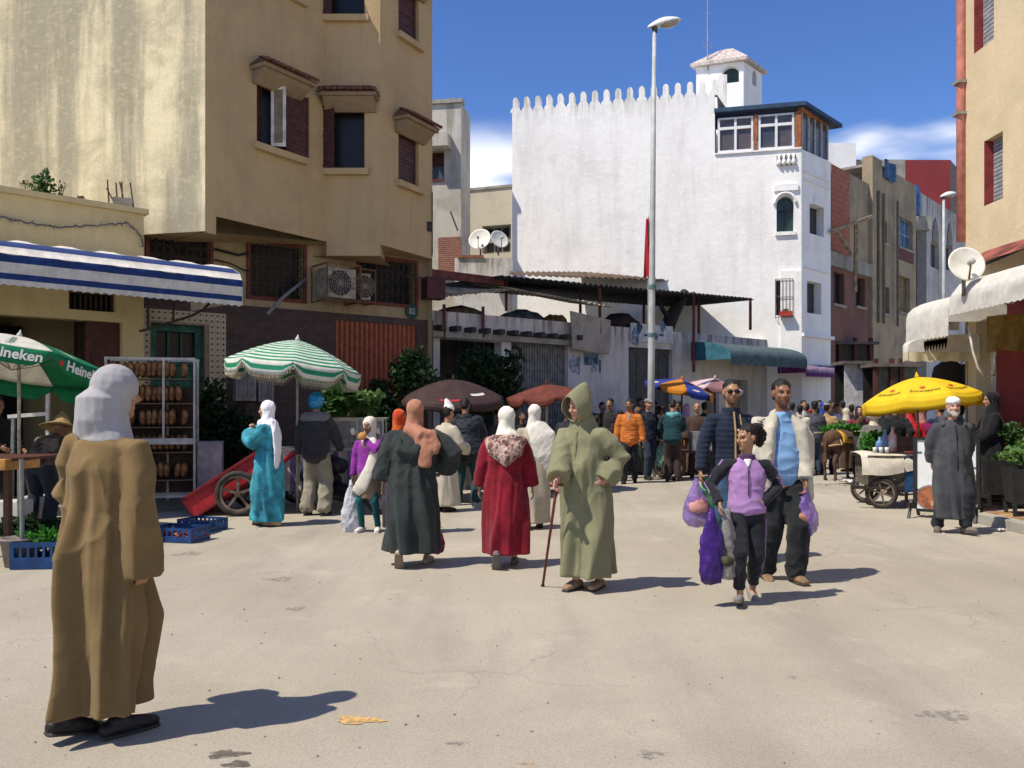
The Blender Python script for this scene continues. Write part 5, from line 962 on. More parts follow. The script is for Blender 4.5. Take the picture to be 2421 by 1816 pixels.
lamp(2231, 32., 466, .075, .045, 'distant street lamp before the grey white arched house', .2, .9, 0.)
e = empty('flag', at(1533, 20.3), 0, 'narrow red flag hanging limp beside the lamp post', 'flag'); z0, z1 = P(1533, 660, 20.3).z, P(1533, 518, 20.3).z
MB().tube([(0, 0, 3), (0, 0, z1+.05)], .018, 8).build('staff', mat('flag_staff', (.33, .33, .32), .5), e)
q = MB(); q.sheet(lambda a, c: Vector((-.06+(.07+.22*(1-c)**1.1)*a-.06*(1-c), -.03+.06*math.sin(a*9+c*2)*(1-c*.6), z0+.12*math.sin(a*3)*(1-c)*.6+(z1-z0)*c)), 20, 24); q.build('cloth', cloth('red_flag_cloth', (.44, .018, .03), .12, 300., .8, .1, trans=.2), e, True, recalc=False)
# ================================================================== parasols
def parasol(name, base, ztop, tilt, r, drop, mats, fn, lab, n=8, val=.16, sub_=6, scal=True, pole_r=.02, pole_m=None, yaw=0., sag=.05, poleoff=(0, 0), curve=1.6, nv=12, ribs=True, ztip=.09):
    """fn(panel, t) -> material index; t runs 0 at the tip to 1 at the rim, above 1 on the valance"""
    e = empty(name, base, 0, lab, 'parasol'); M = Matrix.Translation((poleoff[0], poleoff[1], ztop)) @ Matrix.Rotation(tilt[0], 4, 'X') @ Matrix.Rotation(tilt[1], 4, 'Y') @ Matrix.Rotation(yaw, 4, 'Z'); N = n*sub_
    def pt(k, t, v=0.):
        a = 2*math.pi*k/N; f = (k % sub_)/sub_; bow = math.cos(math.pi/n)/math.cos(math.pi*2/n*(f-.5)) if True else 1
        sg = math.sin(math.pi*f); R_ = r*t*(bow*.75+.25); z = -drop*t**curve-sag*sg*t*t*(1.2-t*.6)
        if v: z -= v; R_ += .015*v
        return M @ Vector((R_*math.cos(a), R_*math.sin(a), z))
    q = MB()
    for k in range(N):
        for j in range(nv):
            t0, t1 = j/nv, (j+1)/nv; q.cur = fn(k//sub_, (t0+t1)/2)
            if j == 0: q.add([pt(k, t0), pt(k, t1), pt(k+1, t1)], [(0, 1, 2)])
            else: q.add([pt(k, t0), pt(k, t1), pt(k+1, t1), pt(k+1, t0)], [(0, 1, 2, 3)])
    o = q.build('canopy', mats, e, True, recalc=False, weld=True); md = o.modifiers.new('thick', 'SOLIDIFY'); md.thickness = .004; md.offset = -1
    bands = 3
    for p_ in range(n):
        q = MB()
        for i in range(sub_*2):
            k0, k1 = p_*sub_+i/2, p_*sub_+(i+1)/2
            for j in range(bands):
                def vv(k, jj):
                    f = (k-p_*sub_)/sub_; edge = (min(f, 1-f)*5 if scal else 2); return val*(jj/bands)*(min(1., .30+.70*min(1, edge)) if scal else 1.)
                def pv(k, v): 
                    ki = int(math.floor(k)); fr = k-ki; a, b = pt(ki, 1, v), pt(ki+1, 1, v); return a.lerp(b, fr) if fr else a
                q.cur = fn(p_, 1.0+(j+.5)/bands); q.add([pv(k0, vv(k0, j)), pv(k0, vv(k0, j+1)), pv(k1, vv(k1, j+1)), pv(k1, vv(k1, j))], [(0, 1, 2, 3)])
        o = q.build('valance', mats, e, True, recalc=False, weld=True); md = o.modifiers.new('thick', 'SOLIDIFY'); md.thickness = .004; md.offset = -1
    if ribs:
        q = MB()
        for k in range(n):
            pr = [pt(k*sub_, t)-Vector((0, 0, .012)) for t in (0, .25, .5, .75, .98)]; q.tube(pr, .006, 5); q.tube([M @ Vector((0, 0, -drop*1.25)), pt(k*sub_, .5)-Vector((0, 0, .015))], .005, 5)
        q.build('ribs', mat('parasol_wire', (.22, .21, .20), .5), e)
    pm = pole_m or mat('cream_pole', (.50, .45, .36), .5); top_ = M @ Vector((0, 0, -.01)); MB().tube([(0, 0, 0), ((poleoff[0])*.9, (poleoff[1])*.9, ztop*.72), top_], pole_r, 10).build('pole', pm, e, True)
    MB().lathe([(.035, -.005), (.03, .03), (.016, ztip*.6), (.004, ztip)], (0, 0, 0), 12, None).build('finial', mats[0] if name != 'parasol_x' else pm, e, True).matrix_local = M
    return e, pt, M, sub_
cG = cloth('parasol_green', (.012, .20, .085), .12, 300., .6, 0., trans=.2); cWh = cloth('parasol_white', (.76, .74, .66), .1, 300., .6, 0., trans=.28)
# green and white beer parasol at the left edge
b0 = at(45, 10.2); e, pt, M, sb = parasol('parasol', b0, 2.40, (R(-13), R(5)), 1.13, .33, [cWh, cG], lambda p, t: (1 if p % 2 == 0 else 0) if t < 1 else 1, 'green and white beer parasol with red star lettering at the left edge', 8, .19, 8, pole_m=mat('worn_white_pole', (.52, .46, .38), .6, .3), yaw=R(50), curve=1.35, sag=.035)
def on_valance(p_, sb, pt, val, off=.006, h0=.5):
    """map flat lettering (x along the panel, y up) onto one hanging valance panel"""
    a, b = pt(p_*sb, 1), pt((p_+1)*sb, 1); L = (b-a).length
    def f(x, y, z):
        k = p_*sb+sb*(.5+x/L); ki = int(math.floor(k)); fr = k-ki; v = val*h0-y; q0, q1 = pt(ki, 1, v), pt(ki+1, 1, v); c = q0.lerp(q1, fr); n = Vector((q1.y-q0.y, -(q1.x-q0.x), 0)).normalized(); ctr = pt(0, 0)
        if n.dot(c-ctr) < 0: n = -n
        return c+n*(off+z)
    return f, L
M_let = mat('print_white', (.72, .72, .66), .7, .05); M_star = mat('print_red', (.50, .03, .03), .7, .05); M_letg = mat('print_grey_green', (.16, .25, .18), .8, .1); M_pal = mat('print_pale_green', (.40, .58, .46), .7, .1)
def facing(e, pt, sb, n):   # panels seen from the camera, with their middle direction
    out_ = []
    for p_ in range(n):
        a, b = pt(p_*sb, 1)-pt(0, 0), pt((p_+1)*sb, 1)-pt(0, 0); m_ = a+b; out_.append((m_.y, p_, m_.x))
    return sorted(out_)
for k, (_, p_, _x) in enumerate(facing(e, pt, sb, 8)[:5]):
    f, L = on_valance(p_, sb, pt, .19, h0=.45); text_obj('Heineken', .155, lambda x, y, z: f(x+.055, y, z), 'lettering', M_let, e, .004, .001)
    st = [(.045*(1 if i % 2 == 0 else .42)*math.sin(math.pi*i/5), .045*(1 if i % 2 == 0 else .42)*math.cos(math.pi*i/5)) for i in range(10)]
    MB().add([f(-.315+x, y, .001) for x, y in st], [tuple(range(10))]).build('star', M_star, e, recalc=False)
def on_panel(p_, sb, pt, t0=.7, off=.006):
    def f(x, y, z):
        t = t0-y/1.1; a, b = pt(p_*sb, 1), pt((p_+1)*sb, 1); L = (b-a).length*t; k = p_*sb+sb*(.5+x/L); k = max(p_*sb+.01, min((p_+1)*sb-.01, k)); ki = int(math.floor(k)); return pt(ki, t).lerp(pt(ki+1, t), k-ki)+Vector((0, 0, off+z))
    return f
for (_, p_, _x) in facing(e, pt, sb, 8)[:6]:
    f = on_panel(p_, sb, pt, .72, .008)
    if p_ % 2 == 0: MB().sheet(lambda a, c: f((a-.5)*.10*(1-c), -.15+.42*c, 0), 4, 8).build('printed_flash', M_pal, e, recalc=False)
    else: text_obj('Heineken', .13, lambda x, y, z: f(-y*1.0, x*.85, z), 'lettering', M_letg, e, 0, .001)
# green striped parasol
cS1, cS2 = cloth('mint_stripe', (.03, .30, .16), .1, 300., .6, 0., trans=.25), cloth('white_stripe', (.74, .76, .68), .1, 300., .6, 0., trans=.25); cFr = cloth('cream_fringe', (.60, .53, .40), .2, 120., .9)
e, pt, M, sb = parasol('parasol', at(703, 12.9), 2.58, (R(-3), R(6)), 1.0, .40, [cS2, cS1, cFr], lambda p, t: (int(t*22) % 2) if t < 1 else (0, 1, 0)[min(2, int((t-1)*3))], 'mint green and white striped parasol with fringe', 8, .2, 8, yaw=R(14), curve=1.5, nv=22, sag=.03, pole_m=mat('pale_pole', (.40, .38, .33), .6))
for p_ in range(8):
    q = MB(); r_ = random.Random(p_)
    for i in range(26):
        f = (i+.5)/26; edge = min(f, 1-f)*5; v = .2*min(1., .30+.70*min(1, edge)); k = p_*sb+sb*f; ki = int(k); a = pt(ki, 1, v).lerp(pt(ki+1, 1, v), k-ki); q.bar(a, a-Vector((r_.uniform(-.006, .006), r_.uniform(-.006, .006), .045)), .022, .006)
    q.build('fringe', cFr, e)['kind'] = 'stuff'
# brown parasol, rust parasol, striped sunshades in the distance
cB, cBw, cRd = cloth('dark_brown_canvas', (.052, .030, .030), .15, 300., .7, 0.), cloth('brown_print_white', (.60, .57, .55), .1), cloth('brown_print_red', (.33, .03, .04), .1)
e, pt, M, sb = parasol('parasol', at(1072, 14.8), 2.06, (R(8), R(1)), .92, .33, [cB, cB], lambda p, t: 0, 'dark brown parasol with a white printed strip over the stall', 8, .1, 6, yaw=R(22), scal=False, pole_m=M_iron)
fc = facing(e, pt, sb, 8); p_ = [x for x in fc[:4] if x[2] > 0][0][1]; f = on_panel(p_, sb, pt, .72, .012); MB().sheet(lambda a, c: f((a-.5)*.3, (c-.5)*.07, 0), 6, 2).build('printed_strip', cBw, e, recalc=False)
p_ = fc[0][1]; f2 = on_panel(p_, sb, pt, .86, .012); MB().sheet(lambda a, c: f2((a-.5)*.34, (c-.5)*.06, 0), 6, 2).build('printed_strip', cRd, e, recalc=False)
cR1 = cloth('rust_canvas', (.20, .060, .045), .2, 300., .7, 0., trans=.25)
parasol('parasol', at(1292, 16.2), 2.02, (R(4), R(-4)), .78, .20, [cR1], lambda p, t: 0, 'rusty red parasol behind the olive robed man', 8, .14, 6, yaw=R(10), curve=1.3, sag=.07)
cO, cBl, cPk, cPk2 = cloth('orange_panel', (.62, .23, .02), .1, 300., .6, 0., trans=.2), cloth('royal_blue_panel', (.03, .06, .30), .12, 300., .6, 0., trans=.2), cloth('pale_pink_panel', (.70, .52, .55), .1, 300., .6, 0., trans=.2), cloth('dusty_rose_panel', (.30, .16, .16), .1, 300., .6, 0., trans=.2)
e, pt, M, sb = parasol('parasol', at(1612, 20.4), 2.27, (R(5), R(12)), .85, .22, [cO, cBl], lambda p, t: 0 if p % 2 == 0 else 1, 'orange and blue panelled parasol over the far stall', 8, .13, 6, yaw=R(45), curve=1.3, pole_m=M_iron)
for (_, p_, _x) in facing(e, pt, sb, 8)[:5]:
    if p_ % 2: f = on_panel(p_, sb, pt, .85, .012); MB().add([f(.11*math.cos(a), .07*math.sin(a), 0) for a in [2*math.pi*i/14 for i in range(14)]], [tuple(range(14))]).build('printed_dot', cPk, e, recalc=False)
parasol('parasol', at(1690, 21.5), 2.33, (R(3), R(8)), .75, .22, [cPk, cPk2], lambda p, t: (0, 1)[p % 2], 'pale pink and rose parasol behind the man in sunglasses', 8, .12, 6, yaw=R(20), curve=1.3, pole_m=M_iron)
# yellow soft-drink parasol
cY = cloth('yellow_canvas', (.88, .62, .03), .05, 300., .6, 0., trans=.30)
e, pt, M, sb = parasol('parasol', at(2180, 13.6), 2.05, (R(-4), R(-5)), .90, .34, [cY, cY], lambda p, t: 0, 'yellow soft drink parasol over the snack cart', 8, .17, 8, yaw=R(4), scal=False, curve=1.6, pole_m=mat('brown_pole', (.25, .16, .09), .7), poleoff=(-.08, 0))
M_ps = mat('print_olive', (.20, .15, .02), .8)
for k, (_, p_, x_) in enumerate(facing(e, pt, sb, 8)[:3]):
    f = on_panel(p_, sb, pt, .80, .012); text_obj('Schweppes', .098, lambda x, y, z: f(x+y*.25, y, z), 'lettering', M_ps, e, .001, .001); MB().add([f(-.02+.045*math.cos(a), .13+.04*math.sin(a), .001) for a in [2*math.pi*i/14 for i in range(14)]], [tuple(range(14))]).build('printed_dot', mat('print_orange_red', (.60, .08, .03), .7), e, recalc=False)

# ================================================================== wheels and carts
def wheel(parent, c, r, w, axis, m_t, m_r, spokes=5):
    M = Vector(axis).normalized().to_track_quat('Z', 'Y').to_matrix(); q = MB(); rings = []
    for k in range(28): a = 2*math.pi*k/28; d = Vector((math.cos(a), math.sin(a), 0)); rings.append([Vector(c)+M @ (d*(r-w*.5+w*.5*math.cos(b))+Vector((0, 0, w*.5*math.sin(b)))) for b in [2*math.pi*i/8 for i in range(8)]])
    rings.append(rings[0]); o = q.loft(rings, False).build('wheel', m_t, parent, True)
    q = MB(); rr_ = r-w; q.lathe([(rr_*.92, -w*.3), (rr_+.012, -w*.34), (rr_+.012, w*.34), (rr_*.92, w*.3), (rr_*.88, 0)], c, 28, M, False); q.lathe([(.001, -w*.5), (r*.13, -w*.5), (r*.13, w*.5), (.001, w*.5)], c, 12, M)
    for k in range(spokes): a = 2*math.pi*k/spokes+.3; d = M @ Vector((math.cos(a), math.sin(a), 0)); q.bar(Vector(c)+d*r*.1, Vector(c)+d*rr_, r*.11, w*.35, M @ Vector((0, 0, 1)))
    q.build('rim', m_r, o); return o
M_tyre = mat('worn_tyre_rubber', (.05, .043, .038), .85, .3, 9); M_rim = mat('dirty_rim', (.20, .15, .11), .7, .4, 9); M_redc = mat('red_cart_paint', (.42, .022, .030), .5, .25, 4)
# red two wheeled barrow tipped on its front edge
o = G(560, 1218); e = empty('hand_barrow', (o.x, o.y, 0), R(6), 'red two wheeled hand barrow tipped forward behind the teal robed woman', 'barrow')
Mx = Matrix.Translation((0, .35, .33)) @ Matrix.Rotation(R(-33), 4, 'Y')
def bbox(name, c, d, m, bev=.006): return MB().box(c, d, 0, Mx).build(name, m, e, bevel=bev)
bbox('floor', (0, 0, .02), (1.35, .78, .03), M_redc)
for y in (-.40, .40): bbox('side_board', (0, y, .17), (1.35, .03, .30), M_redc)
bbox('side_rail', (0, -.425, .33), (1.39, .04, .05), mat('dark_red_edge', (.20, .012, .016), .5)); bbox('side_rail', (0, -.425, .03), (1.39, .04, .04), MATS['dark_red_edge']); bbox('front_board', (-.685, 0, .17), (.03, .82, .30), M_redc)
for y in (-.36, .36): MB().tube([Mx @ Vector((.65, y, .03)), Mx @ Vector((1.2, y, .06))], .022, 8).build('handle', M_redc, e)
for y in (-.16, .88): wheel(e, (.05, y, .33), .33, .085, (0, 1, 0), M_tyre, M_rim, 5)
MB().tube([(.05, -.16, .33), (.05, .88, .33)], .02, 8).build('axle', M_iron, e)
# sweets cart with striped skirt and glass case
def stripe_obj_mat(name, c1, c2, per, duty, axis=0):
    m = bpy.data.materials.new(name); nt, b = nodes(m); v = coord(nt); s = sepxyz(nt, v)[axis]; f = math_n(nt, 'GREATER_THAN', math_n(nt, 'FRACT', math_n(nt, 'DIVIDE', s, per)), duty)
    c = mix_rgb(nt, f, c1, c2); c = mix_rgb(nt, 1., c, ramp(nt, tex_noise(nt, v, 6., 5), .3, .7, .8, 1.08), 'MULTIPLY'); nt.links.new(c, b.inputs['Base Color']); b.inputs['Roughness'].default_value = .85; return m
o = at(775, 13.7); e = empty('sweets_cart', (o.x, o.y, 0), R(4), 'stall cart with white and lilac striped skirt and glass case', 'cart'); M_ws2 = mat('cart_white_paint', (.50, .47, .40), .6, .2)
q = MB(); q.sheet(lambda a, c: Vector((-.85+1.75*a, -.36+.012*math.sin(a*60), .28+.62*c)), 90, 3); q.build('skirt', stripe_obj_mat('lilac_striped_cloth', (.50, .48, .44), (.22, .14, .28), .22, .6), e, True, recalc=False)
MB().box((.02, 0, .92), (1.8, .76, .05)).build('counter', M_ws2, e, bevel=.006)
for x in (-.8, .85):
    for y in (-.3, .3): MB().bar((x, y, 0), (x, y, .9), .05).build('leg', M_iron, e)
q = MB()
for x in (.05, .5, .9):
    for y in (-.33, .33): q.bar((x, y, .945), (x, y, 1.38), .025)
for y in (-.33, .33): q.bar((.04, y, 1.38), (.91, y, 1.38), .03)
for x in (.05, .9): q.bar((x, -.33, 1.38), (x, .33, 1.38), .03)
q.build('case_frame', M_ws2, e); MB().box((.475, 0, 1.40), (.93, .72, .02)).build('case_top', mat('pale_case_top', (.44, .41, .34), .5), e); MB().box((.475, -.335, 1.15), (.85, .004, .43)).build('glass', mat('case_glass', (.5, .52, .5), .1, .05, 2, 0, alpha=.22, spec=.6), e)
for k in range(6): tag(MB().lathe([(.001, 0), (.075, .01), (.09, .05), (.06, .10), (.001, .12)], (0, 0, 0), 12).build('pastry', mat('pastry_crust', (.30, .19, .09), .8, .3, 20), None, True), 'small pastry mound inside the glass case of the sweets cart', 'pastry', 'pastries in the glass case').location = (o.x+.16+.13*k, o.y-.1+.06*(k % 2), .946)
for x in (-.55, .6): wheel(e, (x, .42, .28), .28, .07, (0, 1, 0), M_tyre, M_rim)
# moped behind the girl
o = at(818, 12.9); e = empty('moped', (o.x, o.y, 0), R(62), 'dark moped with pale leg shield and round mirror beside the helmeted man', 'moped'); M_mb = mat('moped_dark_plastic', (.018, .02, .026), .35, .15, 4); M_ls = mat('pale_blue_grey_shield', (.36, .39, .43), .35, .1, 3)
for y in (-.62, .62): wheel(e, (0, y, .26), .26, .09, (1, 0, 0), M_tyre, mat('moped_rim', (.3, .3, .3), .4, metal=.6), 6)
rings = []
for z, w, y in ((.30, .15, -.36), (.5, .20, -.38), (.75, .21, -.40), (.95, .14, -.42), (1.02, .06, -.43)): rings.append([Vector((w*math.cos(a), y-.06*math.cos(2*a)*.6+.05*math.sin(a), z)) for a in [2*math.pi*i/14 for i in range(14)]])
MB().loft(rings).build('leg_shield', M_ls, e, True); MB().tube([(0, -.30, .32), (0, 0, .28), (0, .3, .34)], [.13, .14, .15], 10).build('floorboard', M_mb, e, True); MB().tube([(0, .05, .68), (0, .3, .73), (0, .75, .72)], [.11, .14, .11], 10).build('seat', M_mb, e, True); MB().tube([(0, .2, .42), (0, .5, .5), (0, .8, .52)], [.15, .17, .12], 10).build('body', M_mb, e, True)
MB().tube([(-.33, -.38, 1.05), (-.15, -.42, 1.02), (.15, -.42, 1.02), (.33, -.38, 1.05)], .016, 8).build('handlebar', M_iron, e); MB().tube([(0, -.62, .26), (0, -.5, .6), (0, -.42, 1.02)], .03, 8).build('fork', M_iron, e); rings = [[Vector((.09*math.cos(a)*s, -.46-.1*(1-s), .98+.07*math.sin(a)*s)) for a in [2*math.pi*i/12 for i in range(12)]] for s in (1, .9, .4)]; MB().loft(rings).build('headlight', mat('headlight_glass', (.45, .46, .46), .15), e, True)
for x in (-.3, .3): mr = MB().lathe([(.001, 0), (.06, .004), (.055, .02), (.001, .03)], (x, -.36, 1.22), 14, Matrix.Rotation(R(75), 3, 'X')).build('mirror', mat('mirror_glass', (.62, .62, .55), .12, metal=.4), e, True); MB().tube([(x*.8, -.38, 1.05), (x, -.37, 1.2)], .008, 6).build('mirror_stem', M_iron, mr)
# snack cart
o = G(2092, 1203); e = empty('snack_cart', (o.x, o.y, 0), R(-7), 'snack handcart with blue tarpaulin side and cream cloth top', 'cart'); M_cw_ = mat('old_cart_wood', (.14, .115, .09), .85, .35, 5); W_ = 1.05
MB().box((.42, .42, .80), (1.35, .85, .05)).build('tray', M_cw_, e)
for x in (-.2, 1.05):
    for y in (.05, .8): MB().bar((x, y, .3), (x, y, .80), .05).build('post', M_cw_, e)
for k in range(4): MB().box((.42, .03, .40+.105*k), (1.3, .02, .098)).build('side_plank', M_cw_, e)
for k in range(4): MB().box((-.22, .42, .40+.105*k), (.02, .78, .098)).build('end_plank', M_cw_, e)
q = MB(); q.sheet(lambda a, c: Vector((.28+.75*a, -.005-.02*math.sin(a*11+c*4)-.02*c, .24+.56*c+.03*math.sin(a*8)*(1-c))), 30, 10); q.build('tarpaulin', mat('blue_tarp_sheet', (.025, .085, .20), .45, .4, 6), e, True, recalc=False)
for y in (0.0, .84): wheel(e, (-.05, y, .24), .24, .06, (.25, 1, 0), M_tyre, M_rim, 6)
MB().bar((-.5, .02, .33), (1.2, .02, .30), .05).build('shaft', M_iron, e)
for x in (.35, 1.0): MB().bar((x, .1, 0), (x, .1, .3), .04).build('leg', M_iron, e)
def cl_top(a, c):
    x, y = -.42+1.55*a, -.1+.95*c; ex = max(0, .06-y)*3.0+max(0, -.22-x)*1.6; return Vector((x if x > -.28 else -.28-(-.28-x)*.5, max(y, -.04-.02*math.sin(a*9)), .845+.05*max(0, math.sin(a*5+1.5))*math.sin(c*3.1)-(.22+.05*math.sin(a*7))*min(1, max(0, (.12-c)/.12))-ex*.12))
q = MB(); q.sheet(cl_top, 46, 30); q.build('cloth', cloth('cream_cart_cloth', (.62, .57, .46), .12, 200.), e, True, recalc=False)
def thing_on(name, x, y, z, mb, m, lab, cat, smooth=True, base=o, rz=R(-7), par=None):
    ob = mb.build(name, m, None, smooth); ob.location = Vector((base.x, base.y, 0))+Matrix.Rotation(rz, 3, 'Z') @ Vector((x, y, z)); ob.rotation_euler = (0, 0, rz); return tag(ob, lab, cat)
bottle = lambda h, r: MB().lathe([(r, 0), (r, h*.55), (r*.85, h*.68), (r*.35, h*.8), (r*.35, h), (.001, h)], (0, 0, 0), 14)
thing_on('squeeze_bottle', -.02, .2, .87, bottle(.24, .06), mat('pale_blue_plastic', (.12, .25, .45), .4), 'blue plastic bottle with tan cap at the left of the snack cart', 'bottle'); thing_on('squeeze_bottle', .22, .35, .88, bottle(.38, .07), mat('red_white_plastic', (.55, .25, .25), .4, .5, 9, col2=(.62, .62, .62)), 'tall red and white bottle in the middle of the snack cart', 'bottle'); thing_on('squeeze_bottle', .12, .4, .88, bottle(.34, .065), mat('sky_blue_plastic', (.22, .38, .62), .4), 'light blue bottle behind the red and white one', 'bottle')
thing_on('snack_box', .95, .25, .87, MB().box((0, 0, .13), (.30, .2, .26)), mat('red_white_print', (.52, .06, .05), .5, .5, 12, col2=(.66, .62, .60)), 'red and white printed box at the right end of the snack cart', 'box', False); thing_on('dark_crate', .5, .5, .87, MB().box((0, 0, .12), (.5, .3, .22)), mat('brown_crate', (.12, .08, .06), .8), 'dark brown crate on the snack cart', 'crate', False)
for k in range(3): thing_on('glass_cup', -.12+.09*k, .1, .865, MB().lathe([(.026, 0), (.034, .085), (.03, .085), (.024, .008), (.001, .008)], (0, 0, 0), 12), mat('cup_plastic', (.60, .60, .58), .25, .05), ('first', 'second', 'third')[k]+' clear cup from the left along the front of the snack cart', 'cup')
herb = bush('herb_bunch', at(2058, 13.9), [((0, 0, .98), (.17, .14, .17)), ((.06, 0, 1.1), (.13, .1, .1))], 420, .07, L_herb, 'fresh green herb bunch at the back of the snack cart', 90, 'herbs', stems=4)

# ================================================================== menu board, planters, litter
FS = Frame(V2(2163, 12.3), V2(2314, 11.75)); e = empty('menu_board', (0, 0, 0), 0, 'white menu board on black legs with pictures of food', 'sign'); z0, z1 = FS.px(2240, 1207)[1], FS.px(2163, 1040)[1]; M_bk = mat('black_frame_paint', (.02, .02, .02), .5)
FS.boxm(MB(), .03, FS.L-.03, z0, z1, -.02, .0).build('panel', mat('menu_white', (.66, .68, .68), .45, .06), e)
q = MB()
for a, b_, c, d in ((-.02, .03, .2, z1+.03), (FS.L-.03, FS.L+.02, .2, z1+.03), (.03, FS.L-.03, z1, z1+.03), (.03, FS.L-.03, z0-.04, z0)): FS.boxm(q, a, b_, c, d, -.03, .02)
q.build('frame', M_bk, e)
for s in (-.02, FS.L-.0):
    for o_ in (-.25, .22): MB().bar(FS.pt(s, 0, o_), FS.pt(s, .24, o_*.4), .035).build('leg', M_bk, e)
    MB().bar(FS.pt(s, .2, -.26), FS.pt(s, .2, .24), .03).build('cross_bar', M_bk, e)
def disc(F, s, z, rx, rz_, o, m, name, n=28): MB().add([F.pt(s+rx*math.cos(a), z+rz_*math.sin(a), o) for a in [2*math.pi*i/n for i in range(n)]], [tuple(range(n))]).build(name, m, e, recalc=False)
sb_, zb2 = FS.px(2200, 1180); disc(FS, sb_+.02, zb2+.02, .225, .185, .002, mat('print_rim_grey', (.28, .27, .26), .5), 'printed_plate'); disc(FS, sb_+.02, zb2+.02, .205, .165, .004, mat('print_soup', (.36, .13, .06), .5, .3, 18), 'printed_soup'); disc(FS, sb_+.02, zb2-.06, .02, .04, .006, mat('print_pale', (.55, .36, .2), .5), 'printed_garnish')
s2, z2 = FS.px(2296, 1165); r_ = random.Random(2)
for k, (ds, dz_, rx, rz_, c) in enumerate(((.03, .10, .07, .16, (.55, .42, .05)), (-.06, .12, .06, .12, (.62, .24, .06)), (-.03, .0, .13, .09, (.55, .24, .17)), (-.05, -.08, .12, .07, (.26, .09, .05)), (-.1, -.14, .09, .05, (.45, .03, .03)))): disc(FS, s2+ds, z2+dz_, rx, rz_, .003+.002*k, mat('print_food_%d' % k, c, .5, .4, 20), 'printed_food')
for k, (u, v, w) in enumerate(((2172, 1070, .09), (2172, 1158, .16), (2307, 1107, .07))): s_, z_ = FS.px(u, v); MB().add([FS.pt(s_-w/2, z_-.015, .003), FS.pt(s_+w/2, z_-.015, .003), FS.pt(s_+w/2, z_+.015, .003), FS.pt(s_-w/2, z_+.015, .003)], [(0, 1, 2, 3)]).build('printed_line', mat('print_ink', (.12, .12, .13), .6), e, recalc=False)
M_plt = mat('black_planter_wood', (.022, .022, .022), .6, .25, 8)
def planter(u, v, D, w, h, lab, seed, blobs, n, size, m, rz=R(-18)):
    x, y = XD(u, D); e = empty('planter', (x, y, .15), rz, lab, 'planter'); z0 = .16
    MB().loft([[Vector((sx*w/2*.86, sy*w/2*.86, z0)) for sx, sy in ((-1, -1), (1, -1), (1, 1), (-1, 1))], [Vector((sx*w/2, sy*w/2, h)) for sx, sy in ((-1, -1), (1, -1), (1, 1), (-1, 1))], [Vector((sx*(w/2-.03), sy*(w/2-.03), h)) for sx, sy in ((-1, -1), (1, -1), (1, 1), (-1, 1))], [Vector((sx*(w/2-.03), sy*(w/2-.03), h-.06)) for sx, sy in ((-1, -1), (1, -1), (1, 1), (-1, 1))]]).build('box', M_plt, e)
    for sx, sy in ((-1, -1), (1, -1), (1, 1), (-1, 1)): MB().bar((sx*w*.40, sy*w*.40, 0), (sx*w*.42, sy*w*.42, z0), .045).build('leg', M_plt, e)
    MB().box((0, 0, h-.05), (w-.07, w-.07, .02)).build('soil', mat('potting_soil', (.05, .035, .025), .95), e); return bush('potted_plant', (x, y, .15+h-.05), blobs, n, size, m, lab.replace('planter', 'planter plant').replace('square black ', 'green shrub in the '), seed, 'plant', stems=4)
planter(2376, 0, 12.6, .62, .66, 'square black planter against the red pillar', 81, [((.05, 0, .42), (.20, .18, .13)), ((.16, 0, .28), (.14, .12, .12)), ((-.05, 0, .05), (.25, .22, .07))], 330, .10, L_mid)
planter(2440, 0, 11.3, .62, .62, 'square black planter cut off by the right edge', 82, [((-.05, 0, .22), (.28, .25, .16)), ((.05, 0, .35), (.18, .16, .12))], 420, .09, L_light)
for k, (u, v, w, d, c, lab) in enumerate(((2003, 1143, .38, .26, (.68, .62, .60), 'crumpled white carton lying beside the donkey'), (2364, 1257, .14, .1, (.62, .60, .56), 'scrap of white paper by the right kerb'))):
    p_ = G(u, v); r_ = random.Random(k); q = MB(); n = 8; q.sheet(lambda a, c_: Vector((w*(a-.5), d*(c_-.5), .02+.05*w/.14*.5*r_.random())), n, n); ob = q.build('litter', mat('litter_paper', c, .8), None, False, recalc=False); ob.location = p_; tag(ob, lab, 'litter'); ob.rotation_euler = (0, 0, .4)
q = MB(); r_ = random.Random(12); p0 = at(2020, 17.5)
for k in range(160): a = r_.uniform(0, 6.28); d = r_.random()**.6; c = p0+Vector((d*.9*math.cos(a), d*.35*math.sin(a), .012)); b_ = r_.uniform(0, 6); s_ = r_.uniform(.02, .06); q.add([c, c+Vector((s_*math.cos(b_), s_*math.sin(b_), .015)), c+Vector((s_*math.cos(b_+.6), s_*math.sin(b_+.6), .004))], [(0, 1, 2)])
tag(q.build('herb_trimmings', L_mid, None, recalc=False), 'trampled green trimmings on the ground near the donkey', 'trimmings', kind='stuff')

# ================================================================== bread case, crates, left stall
o = at(395, 13.15); TB = Vector((o.x, o.y, .13)); RB = R(14); e = empty('bread_case', TB, RB, 'white framed bread case with shelves beside the teal door', 'display case'); M_fr = mat('white_case_frame', (.50, .47, .43), .5, .15); L_ = .95; MBr = Matrix.Translation(TB) @ Matrix.Rotation(RB, 4, 'Z')
zs = [.36, .78, 1.16, 1.52, 1.89]; zt = P(430, 850, 13.1).z-.13
for x in (-.82, -.02, .42):
    MB().bar((x, -.22, 0 if x > .3 or x < -.5 else .92), (x, -.22, zt), .032).build('upright', M_fr, e)
    MB().bar((x, .22, 0), (x, .22, zt), .032).build('upright', M_fr, e)
for z, nm in ((zt, 'top_rail'), (.93, 'middle_rail'), (.10, 'bottom_rail')):
    for y in (-.22, .22): MB().bar((-.84, y, z), (.44, y, z), .04).build(nm, M_fr, e)
